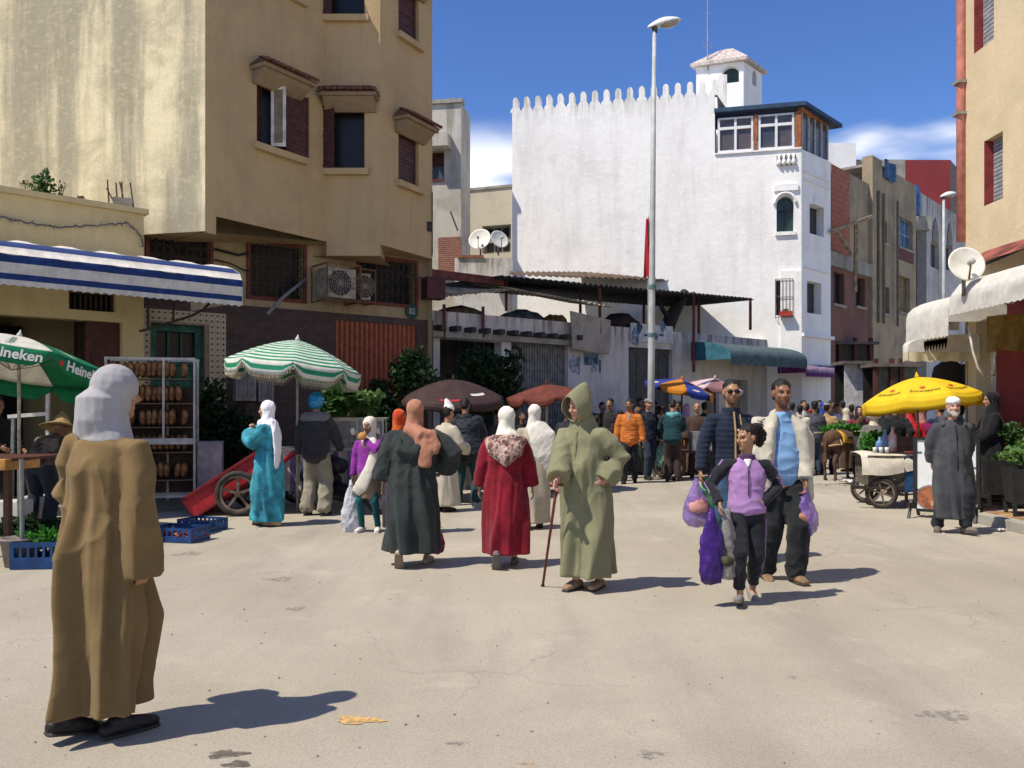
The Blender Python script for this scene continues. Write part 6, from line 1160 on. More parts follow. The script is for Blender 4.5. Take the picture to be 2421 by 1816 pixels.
for z in zs: MB().box((-.2, .0, z-.02), (1.22, .42, .015)).build('shelf', mat('shelf_board', (.17, .12, .08), .8), e)
MB().box((.63, .05, .46), (.36, .3, .92)).build('side_cabinet', mat('grey_cabinet_metal', (.33, .33, .33), .55, .2, 5), e, bevel=.01); MB().box((-.2, .24, .9), (1.24, .015, 1.7)).build('back_panel', mat('case_back', (.07, .05, .04), .8), e); MB().box((-.2, -.235, .93), (1.24, .03, .09)).build('front_rail', M_fr, e)
me_l = None; rl = random.Random(8); ORD = 'first second third fourth fifth sixth seventh eighth ninth tenth eleventh twelfth thirteenth'.split()
for si, z in enumerate(zs):
    nm_ = ('lowest', 'second', 'middle', 'fourth', 'top')[si]
    for k in range(13):
        if rl.random() < .12: continue
        if me_l is None:
            ob = MB().lathe([(.001, -.034), (.09, -.032), (.125, -.016), (.132, .004), (.118, .026), (.06, .044), (.001, .048)], (0, 0, 0), 22, Matrix.Rotation(R(90), 3, 'Y')).build('bread_loaf', mat('bread_crust', (.36, .19, .08), .8, .4, 11, .3, 80, col2=(.17, .075, .03)), None, True); me_l = ob.data
        else: ob = link('bread_loaf', me_l)
        sc_ = rl.uniform(.92, 1.06); ob.location = MBr @ Vector((-.76+.084*k, -.02+rl.uniform(-.03, .03), z+.130*sc_)); ob.rotation_euler = (rl.uniform(0, 6), 0, RB+rl.uniform(-.12, .12)); ob.rotation_euler = (0, rl.uniform(-.1, .12), RB+rl.uniform(-.15, .15)); ob.scale = (1.12, sc_, sc_)
        cnt_ = sum(1 for q_ in COL.objects if q_.get('group') == 'loaves on the %s bread shelf' % nm_); tag(ob, '%s round bread loaf from the left on the %s shelf of the bread case' % (ORD[cnt_], nm_), 'bread', 'loaves on the %s bread shelf' % nm_)
M_crate = mat('blue_crate_plastic', (.014, .055, .17), .45, .2, 5)
def crate(p_, rz, w, d, h, lab, m=M_crate, tilt=0.):
    e = empty('crate', p_, rz, lab, 'crate'); MB().box((0, 0, .015), (w, d, .02)).build('base', m, e)
    for s, ax in ((-1, 0), (1, 0), (-1, 1), (1, 1)):
        q = MB(); L_ = d if ax == 0 else w-.03; off = (w if ax == 0 else d)/2; n = 7
        def bx(x0, x1, z0, z1):
            c = ((s*(off-.008), (x0+x1)/2, (z0+z1)/2), (.016, x1-x0, z1-z0)) if ax == 0 else (((x0+x1)/2, s*(off-.008), (z0+z1)/2), (x1-x0, .016, z1-z0)); q.box(*c)
        bx(-L_/2, L_/2, .025, h*.45); bx(-L_/2, L_/2, h*.82, h)
        for k in range(n+1): x = -L_/2+.012+(L_-.024)*k/n; bx(x-.012, x+.012, h*.45, h*.82)
        q.build('side', m, e)
    return e
p_ = G(425, 1278); crate(p_, R(-14), .56, .38, .17, 'blue plastic crate with red peppers in the sun', M_crate); r_ = random.Random(6)
for k in range(34):
    a, b_ = r_.uniform(-.26, .26), r_.uniform(-.16, .16); c = Vector((p_.x, p_.y, 0))+Matrix.Rotation(R(-14), 3, 'Z') @ Vector((a, b_, .045+.05*r_.random())); d = Vector((r_.gauss(0, 1), r_.gauss(0, 1), r_.gauss(0, .3))).normalized(); s_ = d.cross(Vector((0, 0, 1))).normalized()
    tag(MB().tube([c-d*.06, c-d*.02+s_*.01, c+d*.03+s_*.012, c+d*.07], [.008, .022, .017, .004], 7).build('pepper', mat(('red_pepper', 'orange_pepper')[k % 4 == 0], ((.38, .05, .025), (.50, .14, .04))[k % 4 == 0], .35, .2, 9), None, True), ('red pepper lying in the sunlit blue crate', 'orange pepper lying in the sunlit blue crate')[k % 4 == 0], 'pepper', 'peppers in the sunlit blue crate')
crate(G(455, 1262)+Vector((.0, .35, 0)), R(-18), .5, .36, .15, 'empty blue crate behind the crate of peppers')
crate(G(115, 1338), R(6), .55, .4, .26, 'dark blue crate of greens behind the bucket'); crate(G(150, 1322)+Vector((.15, .25, 0)), R(4), .6, .42, .24, 'blue crate in shade next to the brown robed man')
bush('greens_heap', G(112, 1335)+Vector((0, 0, .05)), [((0, 0, .2), (.26, .18, .08))], 420, .08, L_herb, 'heap of green herbs in the dark blue crate', 92, 'herbs', stems=2); bush('greens_heap', G(40, 1290)+Vector((0, 0, 0)), [((0, .1, .16), (.3, .2, .16)), ((.3, .3, .14), (.3, .2, .14))], 800, .09, L_dark, 'dark heap of greens under the wooden counter', 93, 'herbs', stems=2)
# bucket filled with cement that holds the parasol pole
p_ = G(48, 1338); e = empty('bucket', p_, 0, 'cement filled bucket holding a grey pole', 'bucket'); MB().lathe([(.001, 0), (.135, 0), (.175, .26), (.185, .26), (.185, .28), (.165, .28), (.16, .22), (.001, .22)], (0, 0, 0), 22).build('pail', plaster('cement_smeared_pail', (.26, .23, .20), (.14, .12, .10), .7, .4, 4., .2), e, True); MB().tube([(.02, 0, .2), (.0, .02, 1.05)], .022, 8).build('pole', mat('grey_post', (.20, .22, .21), .6), e)
# wooden counter at the left edge
e = empty('wooden_counter', at(-30, 8.7), R(-8), 'orange wooden counter board at the left edge', 'counter'); M_ow = mat('varnished_orange_wood', (.45, .22, .05), .5, .3, 3, .15, 30); z_ = P(30, 1095, 8.7).z
MB().box((0, 0, z_), (.80, .5, .11)).build('front_board', M_ow, e, bevel=.008); MB().box((0, .28, z_+.045), (.80, .9, .03)).build('top', mat('dark_counter_top', (.09, .03, .022), .6), e)
for x in (-.3, .15): MB().bar((x, .1, 0), (x, .1, z_-.06), .06).build('leg', mat('dark_wood', (.10, .05, .03), .8), e)
for k, (u, v, D, w, d, h, c, lab) in enumerate(((30, 1215, 10.6, .35, .3, .42, (.50, .48, .45), 'white polystyrene box standing behind the counter'), (88, 1200, 11.2, .24, .3, .42, (.48, .46, .44), 'second white box behind the straw hatted man'))):
    x, y = XD(u, D); b_ = MB().box((0, 0, h/2), (w, d, h)).build('polystyrene_box', mat('polystyrene', (.55, .53, .5), .8, .1), None, bevel=.012); b_.location = (x, y, 0); tag(b_, lab, 'box')
e = empty('stall_frame', (0, 0, 0), 0, 'white metal stall frame behind the straw hatted man', 'frame'); MB().bar(P(20, 985, 11.6), P(115, 978, 11.6), .05).build('rail', M_white_frame, e); MB().bar(P(113, 920, 11.6), P(113, 1180, 11.6), .04).build('upright', M_white_frame, e); MB().bar(P(32, 985, 11.6), P(26, 1250, 11.6), .04).build('upright', mat('grey_post', (.2, .22, .21), .6), e)
# ================================================================== figures: one skin surface each, clothes as their own solids
def A(*x): return np.array(x, float)
def unit(v): v = np.asarray(v, float); return v/max(1e-9, np.linalg.norm(v))
def etube(pts, ab, side=(1, 0, 0), n=14, flat=0):
    """closed tube with elliptical sections; a lies along `side`, b across it; ends are rounded off"""
    pts = [np.asarray(p, float) for p in pts]; ab = [(x, x) if np.isscalar(x) else x for x in ab]; rings = []; th = np.linspace(0, 2*np.pi, n, endpoint=False); ct, s_t = np.cos(th), np.sin(th)
    T = [unit(pts[min(i+1, len(pts)-1)]-pts[max(i-1, 0)]) for i in range(len(pts))]; side = np.asarray(side, float)
    def ring(p, t, a, b):
        s = side-t*np.dot(side, t)
        if np.linalg.norm(s) < .05: s = A(0, 1, 0)-t*t[1]
        s = unit(s); f = np.cross(t, s); return p+np.outer(ct*a, s)+np.outer(s_t*b, f)
    e0, e1 = min(ab[0])*.5, min(ab[-1])*.5
    if not flat: rings.append(ring(pts[0]-T[0]*e0, T[0], ab[0][0]*.5, ab[0][1]*.5))
    for p, t, (a, b) in zip(pts, T, ab): rings.append(ring(p, t, a, b))
    if not flat: rings.append(ring(pts[-1]+T[-1]*e1, T[-1], ab[-1][0]*.5, ab[-1][1]*.5))
    V = np.concatenate(rings); m = len(rings); F = []
    for i in range(m-1):
        for k in range(n): k2 = (k+1) % n; F.append((i*n+k, i*n+k2, (i+1)*n+k2, (i+1)*n+k))
    F += [tuple(range(n-1, -1, -1)), tuple((m-1)*n+k for k in range(n))]; return V, F
def ell(c, r, M=None, nu=14, nv=9):
    V = [A(0, 0, -1)]; 
    for j in range(1, nv): a = -np.pi/2+np.pi*j/nv; V += [A(np.cos(a)*np.cos(b), np.cos(a)*np.sin(b), np.sin(a)) for b in np.linspace(0, 2*np.pi, nu, endpoint=False)]
    V.append(A(0, 0, 1)); V = np.array(V)*np.asarray(r if not np.isscalar(r) else (r, r, r)); F = [(0, 1+(k+1) % nu, 1+k) for k in range(nu)]
    for j in range(nv-2):
        for k in range(nu): k2 = (k+1) % nu; F.append((1+j*nu+k, 1+j*nu+k2, 1+(j+1)*nu+k2, 1+(j+1)*nu+k))
    L = len(V)-1; F += [(L, 1+(nv-2)*nu+k, 1+(nv-2)*nu+(k+1) % nu) for k in range(nu)]
    if M is not None: V = V @ np.asarray(M).T
    return V+np.asarray(c, float), F
TMP = bpy.data.scenes.new('work')
def fuse(parts, vox, smooth=2, tri=False):
    """merge overlapping closed solids into one continuous surface"""
    V, F, o = [], [], 0
    for v, f in parts: V.append(v); F += [tuple(i+o for i in x) for x in f]; o += len(v)
    me = bpy.data.meshes.new('w'); me.from_pydata(np.concatenate(V).tolist(), [], F); ob = bpy.data.objects.new('w', me); TMP.collection.objects.link(ob)
    m = ob.modifiers.new('r', 'REMESH'); m.mode = 'VOXEL'; m.voxel_size = vox; m.adaptivity = 0
    if smooth: s = ob.modifiers.new('s', 'SMOOTH'); s.factor = .5; s.iterations = smooth
    vl = TMP.view_layers[0]; vl.update(); dg = vl.depsgraph; dg.update(); r = ob.evaluated_get(dg).to_mesh(); n = len(r.vertices); co = np.empty(n*3); r.vertices.foreach_get('co', co); co = co.reshape(-1, 3)
    fl = np.empty(len(r.loops), int); r.loops.foreach_get('vertex_index', fl); ps = np.empty(len(r.polygons), int); r.polygons.foreach_get('loop_total', ps); ob.evaluated_get(dg).to_mesh_clear(); bpy.data.objects.remove(ob); bpy.data.meshes.remove(me)
    return co, fl, ps
def normals(co, fl, ps):
    N = np.zeros_like(co)
    if np.all(ps == 4):
        q = fl.reshape(-1, 4); n = np.cross(co[q[:, 2]]-co[q[:, 0]], co[q[:, 3]]-co[q[:, 1]]); 
        for k in range(4): np.add.at(N, q[:, k], n)
    else:
        st = np.concatenate([[0], np.cumsum(ps)[:-1]]); n = np.cross(co[fl[st+1]]-co[fl[st]], co[fl[st+2]]-co[fl[st]]); idx = np.repeat(np.arange(len(ps)), ps); np.add.at(N, fl, n[idx])
    return N/np.maximum(1e-12, np.linalg.norm(N, axis=1))[:, None]
def put(name, data, m, parent, tint=None):
    co, fl, ps = data; me = bpy.data.meshes.new(name); me.vertices.add(len(co)); me.vertices.foreach_set('co', co.ravel()); me.loops.add(len(fl)); me.loops.foreach_set('vertex_index', fl); me.polygons.add(len(ps)); st = np.concatenate([[0], np.cumsum(ps)[:-1]]); me.polygons.foreach_set('loop_start', st); me.polygons.foreach_set('use_smooth', [True]*len(ps)); me.update(calc_edges=True); me.validate()
    if tint is not None: a = me.color_attributes.new('tint', 'FLOAT_COLOR', 'POINT'); a.data.foreach_set('color', np.concatenate([tint, np.ones((len(co), 1))], 1).ravel())
    me.materials.append(m); return link(name, me, parent)
def folds(data, amp, sxy=9., sz=1.6, seed=0, mask=None, shear=0., ridge=True, fine=.10, slant=0.):
    """press drapery into a cloth surface: long ridged folds plus smaller crumples"""
    co, fl, ps = data; N = normals(co, fl, ps); p = co.copy(); w = vnoise(co*1.7+seed*3.1)*.35; x = (p[:, 0]+slant*p[:, 2])*sxy; q = np.stack([x+w*2, p[:, 1]*sxy+w*2, p[:, 2]*sz+seed*7.7], 1); n1 = vnoise(q+seed*5.3); d = (.75-1.45*np.sqrt(np.abs(n1)+.004)) if ridge else n1
    d2 = vnoise(np.stack([p[:, 0]*22+p[:, 2]*9, p[:, 1]*22, p[:, 2]*15+seed], 1)); a = amp if mask is None else amp*mask(p); d3 = vnoise(p*4.5+seed*2.2); return co+N*((d+fine*d2+.22*d3)*a)[:, None], fl, ps
def drape(data, top, bot, amp, seed=0, twist=0., rad=.22, zt=1.3, n=(4, 7, 12), reach=1.0):
    """long folds that fall from the shoulders: laid round the body's own axis, deepest at the hem"""
    co, fl, ps = data; co = co.copy(); r_ = random.Random(seed); t = np.clip((co[:, 2]-bot[2])/max(.1, top[2]-bot[2]), 0, 1); cx = bot[0]+(top[0]-bot[0])*t; cy = bot[1]+(top[1]-bot[1])*t; dx, dy = co[:, 0]-cx, co[:, 1]-cy; th = np.arctan2(dy, dx); r = np.hypot(dx, dy); f = np.zeros(len(co))
    for i, k in enumerate(n): w = vnoise(np.stack([np.cos(th)*1.5+i*3, np.sin(th)*1.5+seed, co[:, 2]*1.3], 1)); f += (1., .7, .3)[i]*(1.9*(.5+.5*np.cos(k*th+r_.uniform(0, 6.3)+twist*(co[:, 2]-.6)*(1+.4*i)+w*2.2))**1.7-.8)
    env = np.clip((zt-co[:, 2])/reach, 0, 1)**.75; m = env*np.clip((rad*1.55-r)/(rad*.3), 0, 1)*amp*f*.55; co[:, 0] += dx/np.maximum(r, 1e-4)*m; co[:, 1] += dy/np.maximum(r, 1e-4)*m; return co, fl, ps
def skin_mat(name, col):
    if name in MATS: return MATS[name]
    m = bpy.data.materials.new(name); nt, b = nodes(m); MATS[name] = m; at_ = nt.nodes.new('ShaderNodeAttribute'); at_.attribute_name = 'tint'; v = coord(nt)
    c = mix_rgb(nt, ramp(nt, tex_noise(nt, v, 26., 4), .3, .7), tuple(x*.84 for x in col), tuple(min(1, x*1.07) for x in col)); c = mix_rgb(nt, 1., c, at_.outputs['Color'], 'MULTIPLY'); nt.links.new(c, b.inputs['Base Color']); b.inputs['Roughness'].default_value = .5; b.inputs['Specular IOR Level'].default_value = .35
    b.inputs['Subsurface Weight'].default_value = .08; b.inputs['Subsurface Radius'].default_value = (.012, .005, .003); bump(nt, b, tex_noise(nt, v, 160., 3), .12, .004); return m
SK = {'tan': skin_mat('tan_skin', (.36, .19, .11)), 'light': skin_mat('light_skin', (.46, .27, .18)), 'brown': skin_mat('brown_skin', (.24, .115, .065)), 'pink': skin_mat('pink_skin', (.50, .26, .19))}
M_hair = mat('black_hair', (.014, .010, .009), .45, .3, 30, .5, 130.); M_shoe = mat('dark_shoe_leather', (.03, .022, .018), .5, .25, 12)

def rotm(yaw, pitch=0., roll=0.): return np.array(Matrix.Rotation(yaw, 3, 'Z') @ Matrix.Rotation(roll, 3, 'Y') @ Matrix.Rotation(pitch, 3, 'X'))
def ik(a, t, l1, l2, hint):
    d = t-a; L = np.linalg.norm(d); L2 = min(L, (l1+l2)*.995); t = a+d/L*L2; x = (l1*l1-l2*l2+L2*L2)/(2*L2); h = math.sqrt(max(0, l1*l1-x*x)); u = d/L; hn = np.asarray(hint, float); hn = unit(hn-u*np.dot(hn, u)); return a+u*x+hn*h, t
class Figure:
    def __init__(s, loc, rz, H, D, label, skin='tan', feet=None, hands=None, lean=0., side=0., head=(0, 0, 0), cat='person', group=None, child=1., hint=None, curl=(.4, .4), drop=0., hunch=0., name='person', fingers=None, gaze=0., tint=None, width=1., pal=None):
        s.k = k = H/1.75; s.D = D; s.e = empty(name, loc, rz, label, cat, group); s.vox = max(.0072, min(.019, .0010*D+.003)); s.skin = skin; s.cv = max(.009, min(.022, .0014*D+.003)); s.child = child; s.w = width
        feet = feet or ((-.1, 0, 0, 0, 0), (.1, 0, 0, 0, 0)); s.feet = feet
        mx, my = (feet[0][0]+feet[1][0])/2, (feet[0][1]+feet[1][1])/2; s.pel = A(mx, my+.02, .925-drop)
        s.u = unit(A(math.sin(side), -math.sin(lean), math.cos(lean)*math.cos(side))); s.S = unit(A(1, 0, 0)-s.u*s.u[0]); u = s.u
        s.waist = s.pel+u*.15; s.chest = s.pel+u*.34+A(0, .01, 0); s.neck = s.pel+u*.52+A(0, -hunch*.4, -hunch*.15); uh = unit(u+A(0, -.12-hunch*1.6, 0)); s.hb = s.neck+uh*.06
        s.hs = (1.0+(.25 if child < 1 else 0)*(1-child)*2); s.hc = s.hb+uh*(.125*s.hs); s.Mh = rotm(head[0], head[1], head[2])
        s.sh = [s.neck-u*.045-s.S*.185*width, s.neck-u*.045+s.S*.185*width]; s.hip = [s.pel+A(-.092, 0, -.02), s.pel+A(.092, 0, -.02)]; s.kn, s.an, s.toe = [], [], []
        for i in (0, 1):
            fx, fy, lift, yaw, pitch = feet[i]; an = A(fx, fy+.04, .085+lift); kd, an2 = ik(s.hip[i], an, .43, .425, (math.sin(yaw)*.3, -1, .1)); s.kn.append(kd); s.an.append(an2); s.toe.append(unit(A(math.sin(yaw)*math.cos(pitch), -math.cos(yaw)*math.cos(pitch), -math.sin(pitch))))
        hands = hands or ((-.30, -.05, .80), (.30, -.05, .80)); hint = hint or ((-.5, .8, -.2), (.5, .8, -.2)); s.el, s.wr = [], []; s.curl = curl; s.fing = fingers or (None, None); s.pal = pal or (None, None)
        for i in (0, 1): e_, w_ = ik(s.sh[i], A(*hands[i]), .285, .255, hint[i]); s.el.append(e_); s.wr.append(w_)
        s.tintspec = tint or {}
    def put(s, name, data, m, tint=None, parent=None): return put(name, (data[0]*s.k, data[1], data[2]), m, parent or s.e, tint)
    def hand(s, i):
        sg = -1 if i == 0 else 1; d = unit(s.wr[i]-s.el[i]) if s.fing[i] is None else unit(s.fing[i]); w = s.wr[i]; inn = A(-sg, 0, 0) if s.pal[i] is None else A(*s.pal[i]); inn = unit(inn-d*np.dot(inn, d)); wd = np.cross(d, inn)*1.0   # palm normal, width direction
        if wd[1] > 0: wd = -wd                      # thumb side to the front
        far = s.D > 13; r = .0095 if not far else .012; P_ = [etube([w-d*.01, w+d*.04, w+d*.085], [(.026, .017), (.038, .016), (.039, .014)], wd, 10)]; c = s.curl[i]
        for j, (off, L) in enumerate(((.030, .072), (.0105, .082), (-.0095, .076), (-.029, .060))):
            b = w+d*.08+wd*off*1.05; p1 = b+unit(d+inn*c*.6)*L*.42; p2 = p1+unit(d*(1-c)+inn*(c*1.3))*L*.33; p3 = p2+unit(d*(1-1.6*c)+inn*(c*1.6))*L*.27; P_.append(etube([b-d*.015, b, p1, p2, p3], [r, r, r*.95, r*.88, r*.75], inn, 7))
        b = w+d*.025+wd*.030; p1 = b+unit(wd*.8+d*.7+inn*.3)*.042; p2 = p1+unit(d*.9+wd*.2+inn*(.2+c))*.034; P_.append(etube([w+d*.015+wd*.01, b, p1, p2], [r*1.2, r*1.25, r*1.1, r*.85], inn, 7)); return P_
    def body(s):
        Mh, hc, hs = s.Mh, s.hc, s.hs; pr = []; S = s.S; W = s.w
        def hl(*q): return hc+Mh @ (A(*q)*hs)
        pr.append(etube([s.pel-A(0, 0, .06), s.pel, s.waist, s.chest, s.neck-s.u*.06, s.neck+s.u*.0], [(.13, .10), (.155, .11), (.135, .095), (.15, .10), (.125, .065), (.06, .055)], S, 18)); pr.append(etube([s.neck-s.u*.05, s.hb, hl(0, .02, -.03)], [.058, .052*hs**.5, .055], S, 12))
        for i in (0, 1):
            sh, el, wr = s.sh[i], s.el[i], s.wr[i]; pr.append(etube([s.neck*.5+sh*.5-s.u*.065, sh-s.u*.045, sh*.5+el*.5, el, el*.6+wr*.4, wr], [.042, .042, .040, .036, .037, .025], s.u, 10)); pr += s.hand(i)
            h, kn, an, t = s.hip[i], s.kn[i], s.an[i], s.toe[i]; pr.append(etube([h, h*.5+kn*.5, kn, kn*.7+an*.3+A(0, .012, 0), kn*.3+an*.7, an], [.085, .068, .05, .053, .038, .034], (1, 0, 0), 10)); hl_ = an-t*.055-A(0, 0, .045); pr.append(etube([hl_, an-A(0, 0, .035)+t*.02, an-A(0, 0, .055)+t*.09, an-A(0, 0, .062)+t*.155], [(.03, .03), (.036, .038), (.042, .026), (.034, .015)], np.cross(t, A(0, 0, 1)), 10))
        E = lambda c, r: pr.append(ell(hl(*c), np.array(r)*hs, Mh)); E((0, .015, .03), (.076, .097, .09)); E((0, -.022, -.04), (.061, .070, .074)); E((0, -.07, -.088), (.027, .024, .024)); E((0, -.079, .030), (.052, .014, .010)); E((0, -.083, -.06), (.027, .012, .016))
        for sg in (-1, 1): E((sg*.079, .012, -.004), (.009, .019, .031)); E((sg*.042, -.062, -.018), (.022, .024, .02))
        pr.append(etube([hl(0, -.086, .024), hl(0, -.103, -.006), hl(0, -.112, -.022)], [.008*hs, .0105*hs, .0155*hs], Mh @ A(1, 0, 0), 8)); pr.append(ell(hl(0, -.098, -.025), A(.019, .013, .011)*hs, Mh))
        co, fl, ps = fuse(pr, s.vox, 1); q = ((co-hc) @ Mh)/hs; N = normals(co, fl, ps); tn = np.ones((len(co), 3)); g = lambda c, r: np.exp(-(((q-np.array(c))/np.array(r))**2).sum(1)); d = np.zeros(len(co))
        for sg in (-1, 1):
            d -= .010*hs*g((sg*.033, -.086, .010), (.016, .03, .010)); e_ = g((sg*.033, -.083, .009), (.0125, .03, .0058)); tn *= (1-.78*np.clip(e_*1.5, 0, 1))[:, None]; br = g((sg*.034, -.085, .031), (.021, .03, .0065)); tn *= (1-.7*np.clip(br*1.3, 0, 1))[:, None]
        d -= .004*hs*g((0, -.095, -.060), (.026, .03, .003)); lp = g((0, -.095, -.0595), (.022, .025, .0085)); tn *= 1-np.clip(lp, 0, 1)[:, None]*A(.25, .5, .5); li = g((0, -.095, -.060), (.020, .025, .0025)); tn *= (1-.55*np.clip(li, 0, 1))[:, None]; ns_ = g((0, -.1, -.035), (.014, .02, .004)); tn *= (1-.3*ns_)[:, None]
        st = s.tintspec.get('stubble', 0)
        if st: m_ = np.clip(np.clip((-.035-q[:, 2])/.02, 0, 1)*np.clip((-.0-q[:, 1])/.03, 0, 1)*(q[:, 2] > -.14)*(np.abs(q[:, 0]) < .085), 0, 1)*(1-np.clip(lp*1.3, 0, 1)); m_ = np.maximum(m_, g((0, -.1, -.043), (.026, .03, .006))*.9); tn *= (1-st*m_)[:, None]
        co = co+N*d[:, None]; s.put('body', (co, fl, ps), SK[s.skin], tn); return s
    def hl(s, *q): return s.hc+s.Mh @ (A(*q)*s.hs)
    def E(s, c, r): return ell(s.hl(*c), np.array(r)*s.hs, s.Mh)
    def hair(s, m=None, full=0., vol=1., name='hair'):
        p_ = [s.E((0, .026, .050), (.082*vol, .098*vol, .088*vol)), s.E((0, .055, .0), (.072, .062, .075))]
        if full: p_.append(s.E((0, .04, -.02), (.08+.02*full, .08+.02*full, .09+.04*full)))
        d = fuse(p_, max(.008, s.cv*.8), 1); d = folds(d, .008, 60., 60., 3, ridge=False); s.put(name, d, m or M_hair); return s
    def shoes(s, m=None, m2=None, kind='shoe'):
        for i in (0, 1):
            an, t = s.an[i], s.toe[i]; sd = unit(np.cross(t, A(0, 0, 1))); upv = np.cross(sd, t); b = an-upv*.075; pr = [etube([b-t*.075+upv*.03, b-t*.03+upv*.035, b+t*.05+upv*.034, b+t*.13+upv*.027, b+t*.18+upv*.022], [(.036, .035), (.041, .042), (.045, .042), (.047, .032), (.036, .022)], sd, 12)]
            if kind == 'shoe': pr.append(etube([b+upv*.03-t*.01, an+upv*.0-t*.005], [(.042, .05), (.042, .048)], sd, 10))
            d = fuse(pr, max(.008, s.cv*.7), 1); o = s.put('shoe', d, m or M_shoe)
            so_ = etube([b-t*.078, b, b+t*.1, b+t*.185], [(.037, .012), (.043, .012), (.05, .012), (.036, .011)], sd, 14); ob = MB().add([x*s.k for x in so_[0]], so_[1]).build('sole', m2 or mat('shoe_sole', (.05, .045, .04), .8), o)
        return s
    def trousers(s, m, r=(.105, .085, .075, .07), hem=.0, name='trousers', amp=.008, low=.06):
        pr = [etube([s.pel+s.u*.10, s.pel+s.u*.02, s.pel-A(0, 0, .07)], [(.158, .122), (.172, .13), (.165, .125)], s.S, 18)]
        for i in (0, 1):
            h, kn, an = s.hip[i], s.kn[i], s.an[i]; e_ = an*(1-hem)+kn*hem+A(0, 0, low-.06); pr.append(etube([h+A(0, 0, .0), h*.5+kn*.5, kn, kn*.5+e_*.5, e_], [r[0], (r[0]+r[1])/2, r[1], r[2], r[3]], (1, 0, 0), 14))
        d = fuse(pr, s.cv*.9, 2); d = folds(d, amp, 8., 7., 4, lambda p: .5+.8*np.clip((.62-p[:, 2])/.4, 0, 1), fine=.05); s.put(name, d, m); return s
    def torso_solid(s, hem=-.06, t=.03, chest=1., waist=1., hips=1., neckr=.075, belly=0.):
        p0 = s.pel+s.u*hem; F_ = A(0, -belly, 0); W = s.w
        return etube([p0, s.pel+s.u*max(.02, hem+.05)+F_*.6, s.waist+F_, s.chest, s.neck-s.u*.085, s.neck-s.u*.03, s.neck+s.u*.012], [((.155+t)*hips, (.118+t)*hips), ((.158+t)*hips, (.118+t)*hips+belly*.5), ((.145+t)*waist, (.10+t)*waist+belly), ((.168*W+t)*chest, (.11+t)*chest), ((.160*W+t*.6)*chest, .078+t), (.105, .08), (neckr, neckr)], s.S, 22)
    def sleeves_solid(s, i, r=(.075, .062, .055, .05), cuff=.0):
        sh, el, wr = s.sh[i], s.el[i], s.wr[i]; e_ = wr*(1-cuff)+el*cuff; return etube([s.neck*.5+sh*.5-s.u*.05, sh-s.u*.03, sh*.5+el*.5, el, el*.5+e_*.5, e_], [r[0]*.75, r[0]*.92, (r[0]+r[1])/2, r[1], r[2], r[3]], s.u, 16, 1)
    def jacket(s, m, hem=-.08, t=.032, sl=(.078, .066, .058, .046), amp=.009, name='jacket', cuff=.02, sz=11., extra=(), sep=None, puff=0., **kw):
        pr = [s.torso_solid(hem, t, **kw)]+list(extra)
        if sep is None: pr += [s.sleeves_solid(i, sl, cuff) for i in (0, 1)]
        d = fuse(pr, s.cv*.9, 2); d = folds(d, amp, 7., sz, 6)
        if puff: co, fl, ps = d; N = normals(co, fl, ps); d = (co+N*(puff*np.abs(np.sin(co[:, 2]*2*np.pi/.10+vnoise(co*5)*.8)))[:, None], fl, ps)
        s.put(name, d, m)
        if sep is not None:
            for i in (0, 1): dd = fuse([s.sleeves_solid(i, sl, cuff)], s.cv*.9, 2); s.put('sleeve', folds(dd, amp, 9., sz, 9+i), sep)
        return s
    def robe(s, m, hem=.12, ab=None, sl=(.078, .085, .095, .10), cuff=.06, amp=.02, sz=1.5, sxy=9., name='robe', hemc=None, belly=0., wide=1., seed=1, slant=0., extra=(), skirt=(.27, .22), lowamp=1.6, sleeves=(0, 1), knee=None):
        hc_ = A((s.feet[0][0]+s.feet[1][0])/2, (s.feet[0][1]+s.feet[1][1])/2, hem) if hemc is None else A(*hemc, hem); mid = s.pel*.45+hc_*.55 if knee is None else A(*knee); F_ = A(0, -belly, 0); w = wide*s.w
        pr = [etube([hc_, hc_*.75+mid*.25, mid, s.pel-A(0, 0, .05)+F_*.6, s.waist+F_, s.chest, s.neck-s.u*.07, s.neck-s.u*.025, s.neck+s.u*.02], [skirt, (skirt[0]*.98, skirt[1]*.98), (.235*wide, .215*wide), (.215*wide, .175*wide+belly*.5), (.19*wide, .145*wide+belly), (.205*w, .15*wide), (.185*w, .115), (.12, .09), (.08, .08)], s.S, 26, flat=1)]
        pr += [s.sleeves_solid(i, sl, cuff) for i in sleeves]+list(extra); d = fuse(pr, s.cv, 4); d = folds(d, amp*.26, 8., 4., seed, lambda p: .25+.75*np.clip((1.45-p[:, 2])/.3, 0, 1)*np.clip((p[:, 2]-.7)/.3, 0, 1), slant=slant, fine=.05); d = drape(d, s.neck, hc_, amp, seed, slant*9, max(skirt)); s.put(name, d, m); return s
    def scarf(s, m, drape=(), name='headscarf', amp=.007, front=.0, vol=1.):
        pr = [s.E((0, .032-front, .030), (.094*vol, .107*vol, .106*vol)), s.E((0, .030-front*.6, -.04), (.088*vol, .090*vol, .095*vol)), etube([s.hl(0, .03, -.06), s.neck+s.u*.02, s.neck-s.u*.05], [(.085, .085), (.10, .095), (.135, .11)], s.S, 18)]+[etube([A(*p) for p in pts], ab, sd, 14) for pts, ab, sd in drape]
        d = fuse(pr, s.cv*.85, 2); d = folds(d, amp, 15., 4., 8, slant=.5); s.put(name, d, m); return s
